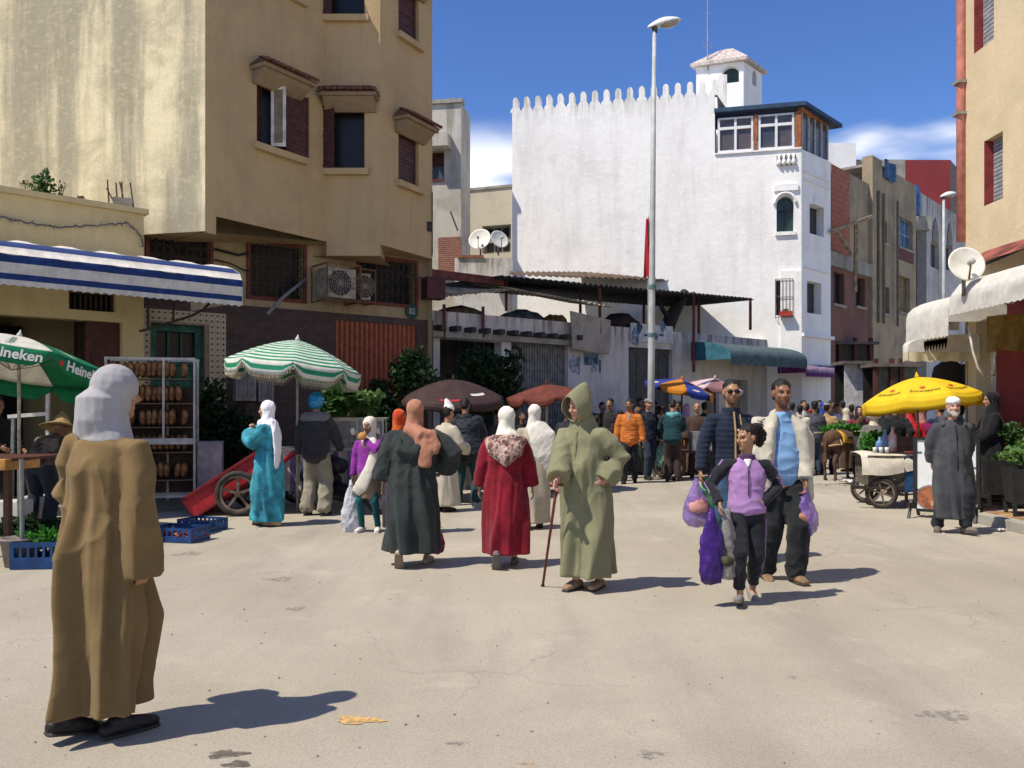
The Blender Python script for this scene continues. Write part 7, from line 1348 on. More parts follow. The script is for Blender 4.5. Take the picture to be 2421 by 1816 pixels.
    def hood(s, m, peak=.10, back=.15, w=.118, h=.155, front=-.12, name='hood', drop=.0, tilt=0., amp=.006):
        """raised hood: an open shell round the face, closed behind, with a point"""
        rings = []; n = 28
        for y, sc_, dz, pk in ((front, .97, -.005, .15), (front+.045, 1.04, .0, .35), (front+.10, 1.06, .005, .6), (front+.16, 1.02, .01, .9), (front+.205, .88, .015, 1.0), (back-.045, .62, .02, .9), (back-.012, .30, .02, .6), (back, .04, .02, .5)):
            R_ = []
            for k in range(n):
                a = 2*math.pi*k/n; x = w*sc_*math.cos(a); z = h*sc_*math.sin(a)-.01+dz
                if math.sin(a) < 0: z *= .95+drop; x *= 1+.12*(-math.sin(a))
                top_ = max(0, math.sin(a))**4; z += peak*pk*top_; yy = y+.05*top_*pk+(.045*(-math.sin(a)) if math.sin(a) < 0 else -.0)*(1 if y < 0 else 0); R_.append(s.hl(x, yy, z))
            rings.append(R_)
        q = MB(); q.loft([[tuple(p*s.k) for p in r] for r in rings], False); q.f.append(tuple((len(rings)-1)*n+k for k in range(n))); q.mi.append(0)
        o = q.build(name, m, s.e, True, recalc=True); md = o.modifiers.new('sub', 'SUBSURF'); md.levels = md.render_levels = 2; md = o.modifiers.new('thick', 'SOLIDIFY'); md.thickness = .008; md.offset = -1
        tx = bpy.data.textures.new('crumple', 'CLOUDS'); tx.noise_scale = .07; md = o.modifiers.new('crumple', 'DISPLACE'); md.texture = tx; md.strength = amp*2.5; md.mid_level = .5
        # cowl that joins the hood to the shoulders
        c = fuse([etube([s.hl(0, .035, -.10), s.neck+s.u*.03+A(0, .025, 0), s.neck-s.u*.05+A(0, .02, 0)], [(.095, .095), (.115, .105), (.155, .11)], s.S, 18)], s.cv, 2); s.put('cowl', folds(c, .008, 16., 14., 5), m); return s
    def solid(s, name, parts, m, amp=.0, vox=None, smooth=2, sxy=12., sz=10., seed=2, parent=None, slant=0.):
        d = fuse(parts, vox or s.cv*.85, smooth)
        if amp: d = folds(d, amp, sxy, sz, seed, slant=slant)
        s.put(name, d, m, None, parent); return s
# ================================================================== the people in the street
def L(f, u, v, D):   # photo pixel at depth D -> the figure's own axes
    p = P(u, v, D)-Vector(f[0]); q = Matrix.Rotation(-f[1], 3, 'Z') @ p; return tuple(q/f[2]*1.75)
def W(f, q): return Vector(f.e.location)+Matrix.Rotation(f.e.rotation_euler.z, 3, 'Z') @ Vector([x*f.k for x in q])
def plastic(name, col, a=.8, rough=.35):
    if name in MATS: return MATS[name]
    m = mat(name, col, rough, .2, 9, .5, 45., alpha=a); nt, b = nodes(m); return m
def bag(name, top_, w, h, m, lab, seed=1, fill=None, flat=.55, yaw=0., cat='bag', sq=.34):
    """thin carrier bag hanging from a hand: gathered neck, full belly, crumpled skin"""
    e = empty(name, top_, yaw, lab, cat); pr = etube([A(0, 0, .03), A(0, 0, -.04), A(0, 0, -h*.35), A(0, 0, -h*.65), A(0, 0, -h*.9), A(0, 0, -h)], [(.018, .015), (.035, .025), (w*sq, w*flat*.36), (w*.5, w*flat*.5), (w*.48, w*flat*.48), (w*.40, w*flat*.40)], (1, 0, 0), 22)
    d = fuse([pr], .012, 1); d = folds(d, .014, 14., 5., seed, fine=.6); put('skin', d, m, e)
    if fill: fm, r, n = fill; rr_ = random.Random(seed); put('contents', fuse([ell((rr_.uniform(-.3, .3)*w, rr_.uniform(-.3, .3)*w*flat, -h+.05+r+rr_.random()*h*.22), (r*rr_.uniform(.9, 1.3), r, r)) for _ in range(n)], .012, 1), fm, e)
    return e
C = lambda n, c, **k: cloth(n, c, **k)
# ---- brown cloaked man, close by, seen from behind
p0 = G(240, 1736)
F1_ = Figure(p0, R(158), 1.735, 4.05, 'man in long brown cloak and pale grey hood walking away at left', 'tan', ((-.09, -.06, 0, -.35, 0), (.08, .08, .03, -.2, .22)), ((-.23, -.02, .85), (.12, -.20, 1.02)), lean=.07, side=-.06, head=(-.40, .1, 0), hint=((-.6, .8, -.1), (.8, .3, -.2))).body()
F1_.jacket(C('white_inner_robe', (.60, .57, .50)), -.15, -.012, (.045, .045, .04, .04), .004, 'inner_shirt', belly=.05)
br = C('brown_wool_cloak', (.185, .122, .052), var=.06, weave=300.)
F1_.robe(br, .13, sl=(.075, .082, .092, .10), cuff=-.30, amp=.078, sz=.45, sxy=7.5, name='cloak', skirt=(.19, .20), wide=.92, seed=3, hemc=(.0, .0), knee=(-.01, -.02, .55), lowamp=1.0)
F1_.scarf(C('grey_marl_hood', (.36, .35, .355), var=.06), [([(-.01, .04, 1.60), (-.01, .05, 1.50), (0, .03, 1.43)], [(.098, .082), (.10, .075), (.13, .07)], (1, 0, 0))], 'hood', .002, front=.022, vol=1.04); F1_.shoes(mat('black_scuffed_leather', (.022, .019, .018), .5, .3, 14))
# ---- teal robed woman in profile
p0 = G(632, 1243); F2_ = Figure(p0, R(-97), 1.65, 11.3, 'woman in turquoise robe and long white headscarf facing left', 'light', ((-.07, -.10, 0, 0, 0), (.07, .10, 0, 0, 0)), ((-.05, -.20, 1.36), (.07, -.22, 1.30)), lean=.02, head=(0, .12, 0), hint=((-.7, .1, -.8), (.7, .1, -.8)), curl=(.8, .8)).body()
F2_.robe(C('turquoise_robe_cloth', (.055, .33, .42), var=.25, sheen=.05, col2=(.03, .17, .23)), .07, sl=(.08, .10, .12, .12), amp=.050, sz=1.6, skirt=(.20, .235), seed=7, slant=.5, wide=1.06).scarf(C('bright_white_scarf', (.80, .80, .84), var=.05), [([(.03, .10, 1.46), (.07, .17, 1.3), (.09, .19, 1.05), (.08, .17, .82)], [(.10, .05), (.13, .04), (.12, .03), (.08, .022)], (1, 0, 0)), ([(-.1, .02, 1.46), (-.05, -.1, 1.42), (.08, -.07, 1.44)], [(.06, .05), (.05, .05), (.06, .05)], (0, 0, 1))]).shoes(mat('tan_slipper', (.42, .28, .15), .6), None, 'slip')
# ---- helmeted man from behind
p0 = G(748, 1218); F3_ = Figure(p0, R(172), 1.76, 12.5, 'man in black and grey jacket with a shiny blue helmet seen from behind', 'tan', ((-.14, .02, 0, -.1, 0), (.13, 0, 0, .1, 0)), ((-.30, -.22, .92), (.30, -.05, .82)), head=(0, .25, 0)).body()
F3_.jacket(C('charcoal_jacket', (.045, .043, .046), var=.2), -.10, .045, (.088, .078, .07, .06), .012, belly=.02).solid('shoulder_yoke', [etube([F3_.sh[0]+A(0, .01, .015), F3_.neck+A(0, .03, -.035), F3_.sh[1]+A(0, .01, .015)], [(.075, .09), (.10, .115), (.075, .09)], (0, 0, 1), 14)], C('grey_yoke', (.17, .16, .16)), .006)
F3_.trousers(C('khaki_trousers', (.27, .245, .19)), (.115, .105, .105, .105), amp=.018).shoes(M_shoe)
d = F3_.solid('helmet', [F3_.E((0, .012, .045), (.118, .135, .118)), F3_.E((0, .03, -.01), (.112, .115, .10))], mat('metallic_blue_helmet', (.012, .22, .42), .16, .1, 5, 0, metal=.2, spec=.6), 0, .01, 3)
# ---- girl with white scarf eating
p0 = G(873, 1258); f4 = (p0, R(-12), 1.42); F4_ = Figure(p0, R(-12), 1.42, 10.8, 'girl in violet jacket and cream scarf holding food to her mouth', 'brown', ((-.12, -.04, 0, -.15, 0), (.12, .02, 0, .25, 0)), ((-.26, -.02, .86), (.0, -.17, 1.44)), child=.82, head=(-.15, .08, 0), hint=((-.6, .6, 0), (.8, -.1, -.6)), curl=(.4, .9)).body()
F4_.jacket(C('violet_jacket', (.24, .035, .28), var=.2), -.03, .03, (.07, .062, .055, .048), .010).trousers(C('dark_teal_leggings', (.012, .085, .095)), (.085, .062, .055, .048), amp=.004).robe(C('khaki_skirt', (.20, .16, .10)), .52, sl=(.05, .05, .05, .05), name='skirt', amp=.01, skirt=(.19, .16), wide=.86, sleeves=())
F4_.scarf(C('cream_shawl', (.66, .62, .52), var=.06), [([(.08, -.06, 1.43), (.15, -.13, 1.30), (.08, -.17, 1.0), (-.06, -.18, .72), (-.16, -.16, .62)], [(.06, .05), (.07, .05), (.09, .035), (.11, .03), (.08, .025)], (1, 0, 0))], vol=1.05).shoes(mat('white_canvas_shoe', (.68, .64, .58), .7), mat('white_sole', (.6, .58, .54), .7), 'slip')
tag(MB().lathe([(.001, -.03), (.045, -.025), (.055, .0), (.045, .025), (.001, .03)], W(F4_, F4_.wr[1]+A(-.02, -.07, .05)), 12, Matrix.Rotation(R(70), 3, 'X')).build('bun', mat('orange_bun', (.58, .27, .08), .8), None, True), 'round orange bun the girl in violet is eating', 'bread')
bag('carrier_bag', W(F4_, F4_.wr[0]+A(-.03, 0, -.10)), .26, .62, plastic('white_carrier_plastic', (.62, .64, .68), .8), 'white plastic bag hanging beside the girl in violet', 3, flat=.7)
# ---- woman in dark green robe
p0 = G(978, 1336); F5_ = Figure(p0, R(176), 1.63, 8.45, 'woman in dark grey green robe and brown headscarf seen from behind', 'light', ((-.13, -.12, 0, -.1, 0), (.11, .18, .06, .1, 1.0)), ((-.30, -.12, 1.02), (.34, .02, .80)), lean=.06, head=(.25, .05, 0), width=1.15, hint=((-.9, .4, -.1), (.6, .7, 0))).body()
F5_.robe(C('dark_grey_green_robe', (.033, .041, .039), var=.15, sheen=.05), .155, sl=(.09, .11, .13, .14), cuff=.12, amp=.055, sz=1.0, sxy=5., wide=1.2, skirt=(.30, .24), seed=11, slant=.35, hemc=(.0, .06)).scarf(C('rosewood_scarf', (.40, .185, .115), var=.15), [([(.0, .08, 1.46), (-.10, .16, 1.40), (-.16, .21, 1.22), (-.16, .23, 1.06)], [(.07, .05), (.085, .05), (.085, .035), (.07, .025)], (1, 0, 0)), ([(.06, .10, 1.45), (-.1, .18, 1.38), (-.24, .12, 1.36)], [(.06, .05), (.07, .05), (.08, .05)], (0, 0, 1)), ([(-.2, .14, 1.38), (-.26, .17, 1.27), (-.24, .19, 1.2)], [(.06, .04), (.07, .035), (.05, .03)], (1, 0, 0))], amp=.007)
F5_.solid('hood_down', [etube([A(.17, .12, 1.36), A(.10, .20, 1.24), A(-.02, .21, 1.18), A(-.12, .2, 1.26)], [(.05, .04), (.07, .05), (.08, .05), (.06, .04)], (0, 0, 1), 14)], MATS['dark_grey_green_robe'], .012).shoes(mat('beige_walking_shoe', (.36, .29, .22), .7), mat('tan_sole', (.22, .165, .12), .8))
bag('carrier_bag', W(F5_, (-.20, -.30, .45)), .16, .34, plastic('magenta_plastic', (.36, .02, .10), .9), 'magenta bag showing behind the dark green robe', 5)
# ---- orange scarf woman, mostly hidden
p0 = at(944, 10.6); Fo = Figure(p0, R(165), 1.53, 10.6, 'woman with bright orange headscarf half hidden behind the dark green robe', 'light', None, ((-.2, -.25, 1.0), (.25, -.2, .95)), head=(.2, .1, 0)).body(); Fo.robe(C('navy_print_robe', (.05, .035, .065), var=.3), .1, amp=.02, skirt=(.24, .2), seed=2).scarf(C('orange_print_scarf', (.55, .115, .02), var=.3, col2=(.42, .03, .015)), vol=1.04).shoes()
# ---- navy jacket person leaning, and white capped man
p0 = G(1100, 1196); F7_ = Figure(p0, R(165), 1.76, 13.7, 'person in baggy navy jacket and teal trousers leaning over the stall', 'brown', ((-.20, .05, 0, -.4, 0), (.16, -.1, 0, .2, 0)), ((-.12, -.42, 1.02), (.26, -.40, 1.05)), lean=.30, side=.14, head=(.1, .35, 0), width=1.1).body(); F7_.jacket(C('navy_rain_jacket', (.016, .020, .030), var=.3, sheen=.1, rough=.6), -.16, .07, (.10, .10, .085, .06), .02, hips=1.02).trousers(C('dull_teal_trousers', (.028, .060, .066)), (.10, .085, .08, .08), amp=.012).hair().shoes(mat('grey_trainer', (.34, .36, .36), .7), mat('white_sole', (.6, .58, .54), .7))
F7_.solid('hood_down', [etube([F7_.neck+A(-.11, .07, .0), F7_.neck+A(0, .12, -.03), F7_.neck+A(.11, .07, .0)], [(.05, .05), (.07, .06), (.05, .05)], (0, 0, 1))], MATS['navy_rain_jacket'], .01)
p0 = at(1052, 13.0); Fw = Figure(p0, R(135), 1.60, 13.0, 'man in tall white cap between the brown scarf and the navy jacket', 'tan', None, ((-.2, -.3, 1.0), (.2, -.3, 1.0)), lean=.12, head=(.1, .15, 0)).body(); Fw.robe(C('cream_robe', (.46, .42, .33)), .1, seed=5, amp=.02).hair().shoes(); Fw.solid('cap', [Fw.E((0, .01, .085), (.088, .105, .05)), etube([Fw.hl(0, .0, .09), Fw.hl(.02, .03, .16), Fw.hl(.04, .06, .23)], [(.075, .085), (.055, .065), (.03, .03)], (1, 0, 0))], C('white_knit_cap', (.78, .77, .76), var=.05), .006)
# ---- crimson robed woman
p0 = G(1195, 1338); F8_ = Figure(p0, R(181), 1.56, 8.45, 'woman in crimson robe and white headscarf seen from behind', 'light', ((-.10, -.14, 0, -.1, 0), (.10, .20, .07, 0, 1.05)), ((-.31, .04, .80), (.30, -.02, .78)), lean=.03, head=(.45, .05, 0)).body()
F8_.robe(C('crimson_velvet_robe', (.215, .010, .022), var=.2, sheen=.12), .15, sl=(.075, .08, .082, .08), cuff=.05, amp=.042, sz=1.3, sxy=6., skirt=(.25, .22), wide=1.04, seed=14, slant=-.35, hemc=(-.01, .05)).scarf(C('ivory_scarf', (.74, .70, .60), var=.06), [([(0, .04, 1.5), (-.03, .10, 1.44), (0, .11, 1.38)], [(.10, .08), (.12, .06), (.12, .05)], (1, 0, 0))])
def floral():
    m = bpy.data.materials.new('floral_lining'); nt, b = nodes(m); v = coord(nt); c = mix_rgb(nt, ramp(nt, tex_noise(nt, v, 17., 3, .5, 1.5), .42, .56), (.10, .035, .035), (.52, .38, .31)); c = mix_rgb(nt, ramp(nt, tex_noise(nt, v, 36., 2, .5, 2.), .55, .62), c, (.30, .16, .12)); nt.links.new(c, b.inputs['Base Color']); b.inputs['Roughness'].default_value = .8; return m
F8_.solid('hood_down', [etube([A(.19, .08, 1.40), A(.13, .18, 1.30), A(.0, .215, 1.20), A(-.13, .18, 1.30), A(-.19, .08, 1.40)], [(.05, .045), (.09, .05), (.105, .05), (.09, .05), (.05, .045)], (0, 0, 1), 16), etube([A(.15, .13, 1.40), A(0, .17, 1.36), A(-.15, .13, 1.40)], [(.06, .045), (.09, .05), (.06, .045)], (0, 0, 1), 14)], floral(), .008); F8_.shoes(mat('taupe_slipper', (.16, .12, .11), .7), mat('grey_sole', (.14, .13, .12), .8), 'slip')
# ---- ivory clad woman hidden behind her
p0 = G(1262, 1249); F9_ = Figure(p0, R(186), 1.60, 11.1, 'woman in beige with an ivory shawl half hidden behind the crimson robe', 'light', ((-.1, -.1, 0, 0, 0), (.1, .12, .0, 0, .2)), ((-.28, -.05, .85), (.28, -.05, .85)), head=(.2, 0, 0)).body(); F9_.robe(C('beige_robe', (.40, .35, .26)), .09, seed=3, amp=.02, skirt=(.23, .2)).scarf(C('ivory_shawl', (.66, .63, .55), var=.06), [([(-.02, .08, 1.46), (-.1, .15, 1.3), (-.16, .17, 1.05), (-.2, .14, .82)], [(.14, .07), (.2, .06), (.18, .05), (.10, .03)], (1, 0, 0))]).shoes(M_shoe)
# ---- olive robed man with cane
p0 = G(1385, 1392); f10 = (p0, R(-36), 1.70); hR, hL = L(f10, 1318, 1140, 7.05), (.215, -.05, .96)
F10 = Figure(p0, R(-36), 1.70, 7.35, 'elderly man in olive hooded robe leaning on a walking stick', 'pink', ((-.07, -.09, 0, 0, 0), (.08, .05, 0, .15, 0)), (hR, hL), lean=.10, hunch=.05, head=(-.25, .28, .05), hint=((-.5, .9, -.2), (1, .75, .05)), curl=(.95, .5), fingers=((0, -.5, -.8), (-.5, -.7, -.4)))
F10.body(); ol = C('olive_robe_cloth', (.205, .20, .115), var=.05)
F10.robe(ol, .125, sl=(.082, .092, .10, .10), cuff=.06, amp=.055, sz=1.0, sxy=6., wide=1.02, skirt=(.225, .225), seed=21, slant=-.5, belly=.035, hemc=(.02, .0)).hood(ol, peak=.07, back=.15, w=.100, h=.125, front=-.12, amp=.002).shoes(mat('tan_leather_slipper', (.33, .22, .14), .6), None, 'slip')
F10.solid('placket', [etube([F10.neck+A(0, -.095, -.04), F10.chest+A(0, -.16, 0), F10.waist+A(0, -.20, 0), F10.pel+A(.0, -.21, -.05)], [(.020, .014)]*4, (1, 0, 0), 8)], ol)
e = empty('walking_stick', G(1283, 1387), 0, 'dark red wooden walking stick held by the olive robed man', 'walking stick'); tp = P(1316, 1150, 7.05)-Vector(e.location); M_cn = mat('red_brown_stick', (.16, .03, .02), .4, .2, 20)
MB().tube([(0, 0, 0), tp*.5, tp], [.011, .012, .013], 10).build('shaft', M_cn, e, True); MB().tube([tp+Vector((-.06, -.02, .012)), tp+Vector((0, 0, .016)), tp+Vector((.05, .02, .008))], [.013, .014, .013], 10).build('handle', M_cn, e, True); MB().tube([(0, 0, 0), tp*.02], .016, 10).build('rubber_tip', M_tyre, e)
# ---- girl in lilac tracksuit
p0 = G(1762, 1424); f11 = (p0, R(-8), 1.40); F11 = Figure(p0, R(-8), 1.40, 6.75, 'girl in lilac and black tracksuit with curly ponytail looking left', 'tan', ((-.07, -.20, .02, -.25, -.25), (.09, .12, .02, .2, .55)), (L(f11, 1702, 1190, 6.7), (.15, -.09, 1.0)), child=.84, head=(-.95, .12, 0), hint=((-.7, .6, 0), (1, .6, -.2)), curl=(.75, .5), fingers=((0, -.1, -1), (-.7, -.3, -.3))).body()
blk = C('black_tracksuit', (.018, .018, .024), var=.25, sheen=.15); lil = C('lilac_jersey', (.36, .20, .42), var=.12)
F11.jacket(lil, -.02, .030, (.072, .065, .058, .047), .010, sep=blk, neckr=.07).trousers(blk, (.098, .08, .07, .056), amp=.012, low=.09, hem=.10)
for i in (0, 1):
    sg = -1 if i == 0 else 1
    for j in (-1, 0, 1):
        sh, el, wr = F11.sh[i], F11.el[i], F11.wr[i]; off2 = A(sg*.056, .02*j, .010); F11.solid('sleeve_stripe', [etube([sh+A(sg*.045, .02*j, .02), sh*.5+el*.5+off2, el+off2, el*.5+wr*.5+off2*.86], [(.0065, .009)]*4, (0, 1, 0), 6)], lil, vox=.006, smooth=0)
        h, kn, an = F11.hip[i], F11.kn[i], F11.an[i]; F11.solid('leg_stripe', [etube([h+A(sg*.092, .018*j, -.05), h*.5+kn*.5+A(sg*.089, .018*j, 0), kn+A(sg*.078, .018*j, 0), kn*.4+an*.6+A(sg*.062, .018*j, 0)], [(.006, .008)]*4, (0, 1, 0), 6)], lil, vox=.006, smooth=0)
F11.solid('waistband', [etube([F11.pel+F11.u*-.035, F11.pel+F11.u*.0], [(.176, .138), (.18, .14)], F11.S, 20, 1)], C('plum_rib_knit', (.075, .035, .095)), .004).solid('collar', [etube([F11.neck-F11.u*.03, F11.neck+F11.u*.03], [(.088, .088), (.085, .085)], F11.S, 18, 1)], MATS['plum_rib_knit']); F11.solid('shirt_front', [etube([F11.neck+A(0, -.075, -.02), F11.neck+A(0, -.118, -.085)], [(.045, .02), (.012, .012)], (1, 0, 0), 10)], C('white_tee', (.7, .68, .66)))
F11.solid('zip', [etube([F11.neck+A(0, -.125, -.10), F11.chest+A(0, -.152, -.02), F11.waist+A(0, -.142, 0)], [(.006, .01)]*3, (1, 0, 0), 6)], MATS['plum_rib_knit'], vox=.007, smooth=0)
F11.hair(M_hair).solid('ponytail', [F11.E((0, .125, .055), (.06, .055, .062)), F11.E((.01, .15, .0), (.058, .05, .07)), F11.E((0, .145, -.05), (.045, .042, .06)), F11.E((0, .10, .06), (.05, .05, .05))], M_hair, .032, .011, 1, 26., 26., 9); rr_ = random.Random(4); q = MB()
for k in range(70):   # loose curls
    c = F11.hl(0, .14, .01)+A(rr_.gauss(0, .03), rr_.gauss(0, .03), rr_.gauss(0, .042)); a = rr_.uniform(0, 6.3); q.tube([tuple((c+A(.022*math.cos(a+t*2.2), .022*math.sin(a+t*2.2), .018*t))*F11.k) for t in (0, .6, 1.2, 1.8, 2.4)], .0035, 4)
q.build('curls', M_hair, F11.e)['kind'] = 'stuff'; F11.shoes(mat('grey_ballet_flat', (.24, .225, .215), .6), mat('tan_sole', (.22, .165, .12), .8), 'slip')
c_ = F11.hl(-.072, -.02, .07)*F11.k; MB().lathe([(.001, -.012), (.012, -.008), (.012, .008), (.001, .012)], c_, 10, Matrix.Rotation(R(90), 3, 'Y')).build('hair_clip', mat('silver_clip', (.6, .6, .6), .3), F11.e, True)
wr = W(F11, F11.wr[0]+unit(F11.fing[0])*.09); bag('carrier_bag', wr+Vector((-.07, -.03, 0)), .20, .53, plastic('deep_purple_plastic', (.050, .014, .17), .96, .28), 'dark purple bag carried by the girl in the tracksuit', 7, flat=.6, yaw=.1, sq=.46); bag('carrier_bag', wr+Vector((.06, .0, .0)), .20, .50, plastic('clear_grey_plastic', (.30, .29, .27), .72, .22), 'translucent grey bag beside the dark purple one', 8, (mat('greens_in_bag', (.10, .10, .05), .8, .4, 9), .05, 7), .5)
# ---- father with blue shirt and open cream jacket
p0 = G(1858, 1374); f12 = (p0, R(4), 1.80); F12 = Figure(p0, R(4), 1.80, 7.7, 'man in pale blue shirt and open cream jacket with a purple bag', 'brown', ((-.13, .10, .0, -.1, .25), (.06, -.10, 0, .12, 0)), ((-.16, -.10, .92), L(f12, 1905, 1185, 7.5)), head=(-.06, .0, 0), hint=((-.9, .4, 0), (.5, .8, 0)), curl=(.4, .85), fingers=(None, (0, -.05, -1)), tint={'stubble': .55}, width=1.08).body()
F12.jacket(C('pale_blue_shirt', (.19, .34, .56), var=.12), -.06, .014, (.06, .05, .045, .04), .014, 'shirt', belly=.025, waist=1.04)
F12.trousers(C('black_cargo_trousers', (.022, .024, .026), var=.25), (.115, .10, .092, .09), amp=.014).hair(M_hair).shoes(mat('brown_suede_shoe', (.23, .145, .08), .85, .2, 20))
cr = C('cream_fleece_jacket', (.50, .46, .37), var=.12, weave=160.)
F12.solid('jacket', [etube([F12.neck+A(-.075, -.035, -.01), F12.chest+A(-.135, -.085, .06), F12.chest+A(-.150, -.075, -.05), F12.waist+A(-.165, -.075, 0), F12.pel+A(-.185, -.06, -.05), F12.pel+A(-.20, -.05, -.2)], [(.035, .05), (.06, .085), (.065, .10), (.065, .105), (.065, .11), (.06, .115)], (1, 0, 0), 16), etube([F12.neck+A(.075, -.035, -.01), F12.chest+A(.135, -.085, .06), F12.chest+A(.150, -.075, -.05), F12.waist+A(.165, -.075, 0), F12.pel+A(.185, -.06, -.05), F12.pel+A(.20, -.05, -.2)], [(.035, .05), (.06, .085), (.065, .10), (.065, .105), (.065, .11), (.06, .115)], (1, 0, 0), 16), etube([F12.neck+A(0, .05, -.01), F12.chest+A(0, .085, 0), F12.waist+A(0, .09, 0), F12.pel+A(0, .10, -.2)], [(.09, .06), (.20, .08), (.20, .08), (.225, .085)], (1, 0, 0), 18), etube([F12.neck+A(-.095, -.04, -.01), F12.neck+A(0, .075, .03), F12.neck+A(.095, -.04, -.01)], [(.035, .03), (.05, .03), (.035, .03)], (0, 0, 1), 12)]+[F12.sleeves_solid(i, (.08, .076, .072, .066), .04) for i in (0, 1)], cr, .012, sz=5., sxy=8.)
bag('carrier_bag', W(F12, F12.wr[1]+A(.0, -.01, -.09)), .22, .36, plastic('violet_carrier_plastic', (.26, .15, .50), .62, .3), 'translucent violet bag of potatoes held by the man in cream jacket', 9, (mat('potato_skin', (.42, .20, .12), .8, .3, 12), .045, 9), .7)
# ---- man in sunglasses and navy puffer jacket
p0 = G(1705, 1330); f13 = (p0, R(2), 1.83); F13 = Figure(p0, R(2), 1.83, 8.6, 'man in sunglasses and navy zip jacket carrying a violet bag', 'tan', ((-.02, -.02, 0, 0, 0), (.20, -.05, 0, .1, 0)), (L(f13, 1655, 1118, 8.5), (.27, .05, .85)), head=(-.05, -.02, 0), hint=((-.7, .7, 0), (.6, .7, 0)), curl=(.8, .4), fingers=((0, -.1, -1), None), tint={'stubble': .6}).body()
F13.jacket(C('navy_quilted_jacket', (.018, .026, .048), var=.2, sheen=.1), -.03, .026, (.07, .062, .056, .047), .005, puff=.008).trousers(C('blue_denim', (.045, .105, .19), var=.2), (.10, .085, .08, .078), amp=.012).hair(M_hair, vol=.965).shoes(mat('brown_trainer', (.19, .13, .08), .8))
F13.solid('zip', [etube([F13.neck+A(0, -.10, -.0), F13.chest+A(0, -.168, .0), F13.waist+A(0, -.158, 0), F13.pel+A(0, -.168, .0)], [(.011, .012)]*4, (1, 0, 0), 8)], mat('tan_zip_tape', (.40, .26, .12), .7), vox=.008, smooth=0); F13.solid('collar', [etube([F13.neck-F13.u*.03+A(0, .01, 0), F13.neck+F13.u*.045+A(0, .01, 0)], [(.10, .10), (.09, .09)], F13.S, 18, 1)], MATS['navy_quilted_jacket'], .005)
F13.solid('drawstring', [etube([F13.neck+A(.05, -.12, -.02), F13.neck+A(.055, -.16, -.12)], [.007, .008], (1, 0, 0), 6)], MATS['tan_zip_tape'], vox=.006, smooth=0)
gl = mat('sunglass_lens', (.008, .007, .007), .35, 0, 1, 0, spec=.3); q = F13.solid('sunglasses', [F13.E((sg*.034, -.088, .010), (.030, .012, .019)) for sg in (-1, 1)]+[etube([F13.hl(-.06, -.080, .017), F13.hl(0, -.101, .017), F13.hl(.06, -.080, .017)], [(.004, .005)]*3, (0, 0, 1), 6)]+[etube([F13.hl(sg*.062, -.078, .015), F13.hl(sg*.082, .01, .012)], [(.004, .004)]*2, (0, 0, 1), 6) for sg in (-1, 1)], gl, vox=.006, smooth=1)
wr = W(F13, F13.wr[0]+A(0, -.01, -.09)); bag('carrier_bag', wr+Vector((-.05, -.04, 0)), .27, .42, plastic('violet_carrier_plastic', (.26, .15, .50), .62, .3), 'translucent violet bag with pink package held by the man in sunglasses', 10, (mat('pink_package', (.52, .25, .22), .6, .15), .085, 3), .6); bag('carrier_bag', wr+Vector((.06, .05, .0)), .22, .36, plastic('green_carrier_plastic', (.05, .28, .13), .85, .35), 'green bag behind the violet one of the man in sunglasses', 11)
# ---- grey robed elder at right
p0 = G(2250, 1260); F14 = Figure(p0, R(-8), 1.69, 10.65, 'bearded old man in dark grey robe and white cap walking forward', 'pink', ((-.13, .10, .0, -.3, 0), (.13, -.16, .02, .35, -.12)), ((-.19, .16, .90), (.19, .14, .90)), lean=.03, head=(-.05, .05, 0), hint=((-1, .3, 0), (1, .3, 0))).body(); gr = C('charcoal_wool_robe', (.062, .066, .072), var=.15, weave=300.)
F14.robe(gr, .19, sl=(.075, .08, .082, .075), cuff=.02, amp=.050, sz=.9, sxy=6.5, wide=1.0, skirt=(.20, .18), seed=31, belly=.03, slant=.25, hemc=(.02, -.02)).trousers(C('dark_loose_trousers', (.025, .028, .033)), (.085, .08, .078, .078), amp=.012).shoes(mat('taupe_sandal', (.17, .14, .12), .7), mat('grey_sole', (.14, .13, .12), .8), 'slip')
F14.solid('cap', [F14.E((0, .012, .075), (.087, .106, .062)), etube([F14.hl(0, .01, .045), F14.hl(0, .01, .09)], [(.085, .105), (.087, .107)], F14.Mh @ A(1, 0, 0), 20, 1)], C('white_skull_cap', (.80, .80, .80), var=.04), .002); F14.solid('beard', [F14.E((0, -.062, -.082), (.060, .045, .035)), F14.E((0, -.085, -.105), (.040, .032, .028)), F14.E((-.055, -.02, -.055), (.022, .035, .045)), F14.E((.055, -.02, -.055), (.022, .035, .045))], C('grey_white_beard', (.40, .36, .31), var=.15), .008, .009, 1, 40., 40.)
F14.solid('hood_down', [etube([F14.neck+A(-.13, -.07, -.06), F14.neck+A(-.12, .04, .01), F14.neck+A(0, .12, -.01), F14.neck+A(.12, .04, .01), F14.neck+A(.13, -.07, -.06)], [(.03, .03), (.05, .045), (.07, .05), (.05, .045), (.03, .03)], (0, 0, 1), 12)], gr, .006); F14.solid('placket', [etube([F14.neck+A(0, -.10, -.05), F14.chest+A(0, -.168, 0), F14.waist+A(0, -.19, 0), F14.pel+A(.0, -.20, -.1)], [(.010, .012)]*4, (1, 0, 0), 8)], mat('black_braid', (.012, .012, .013), .7), vox=.008, smooth=0)
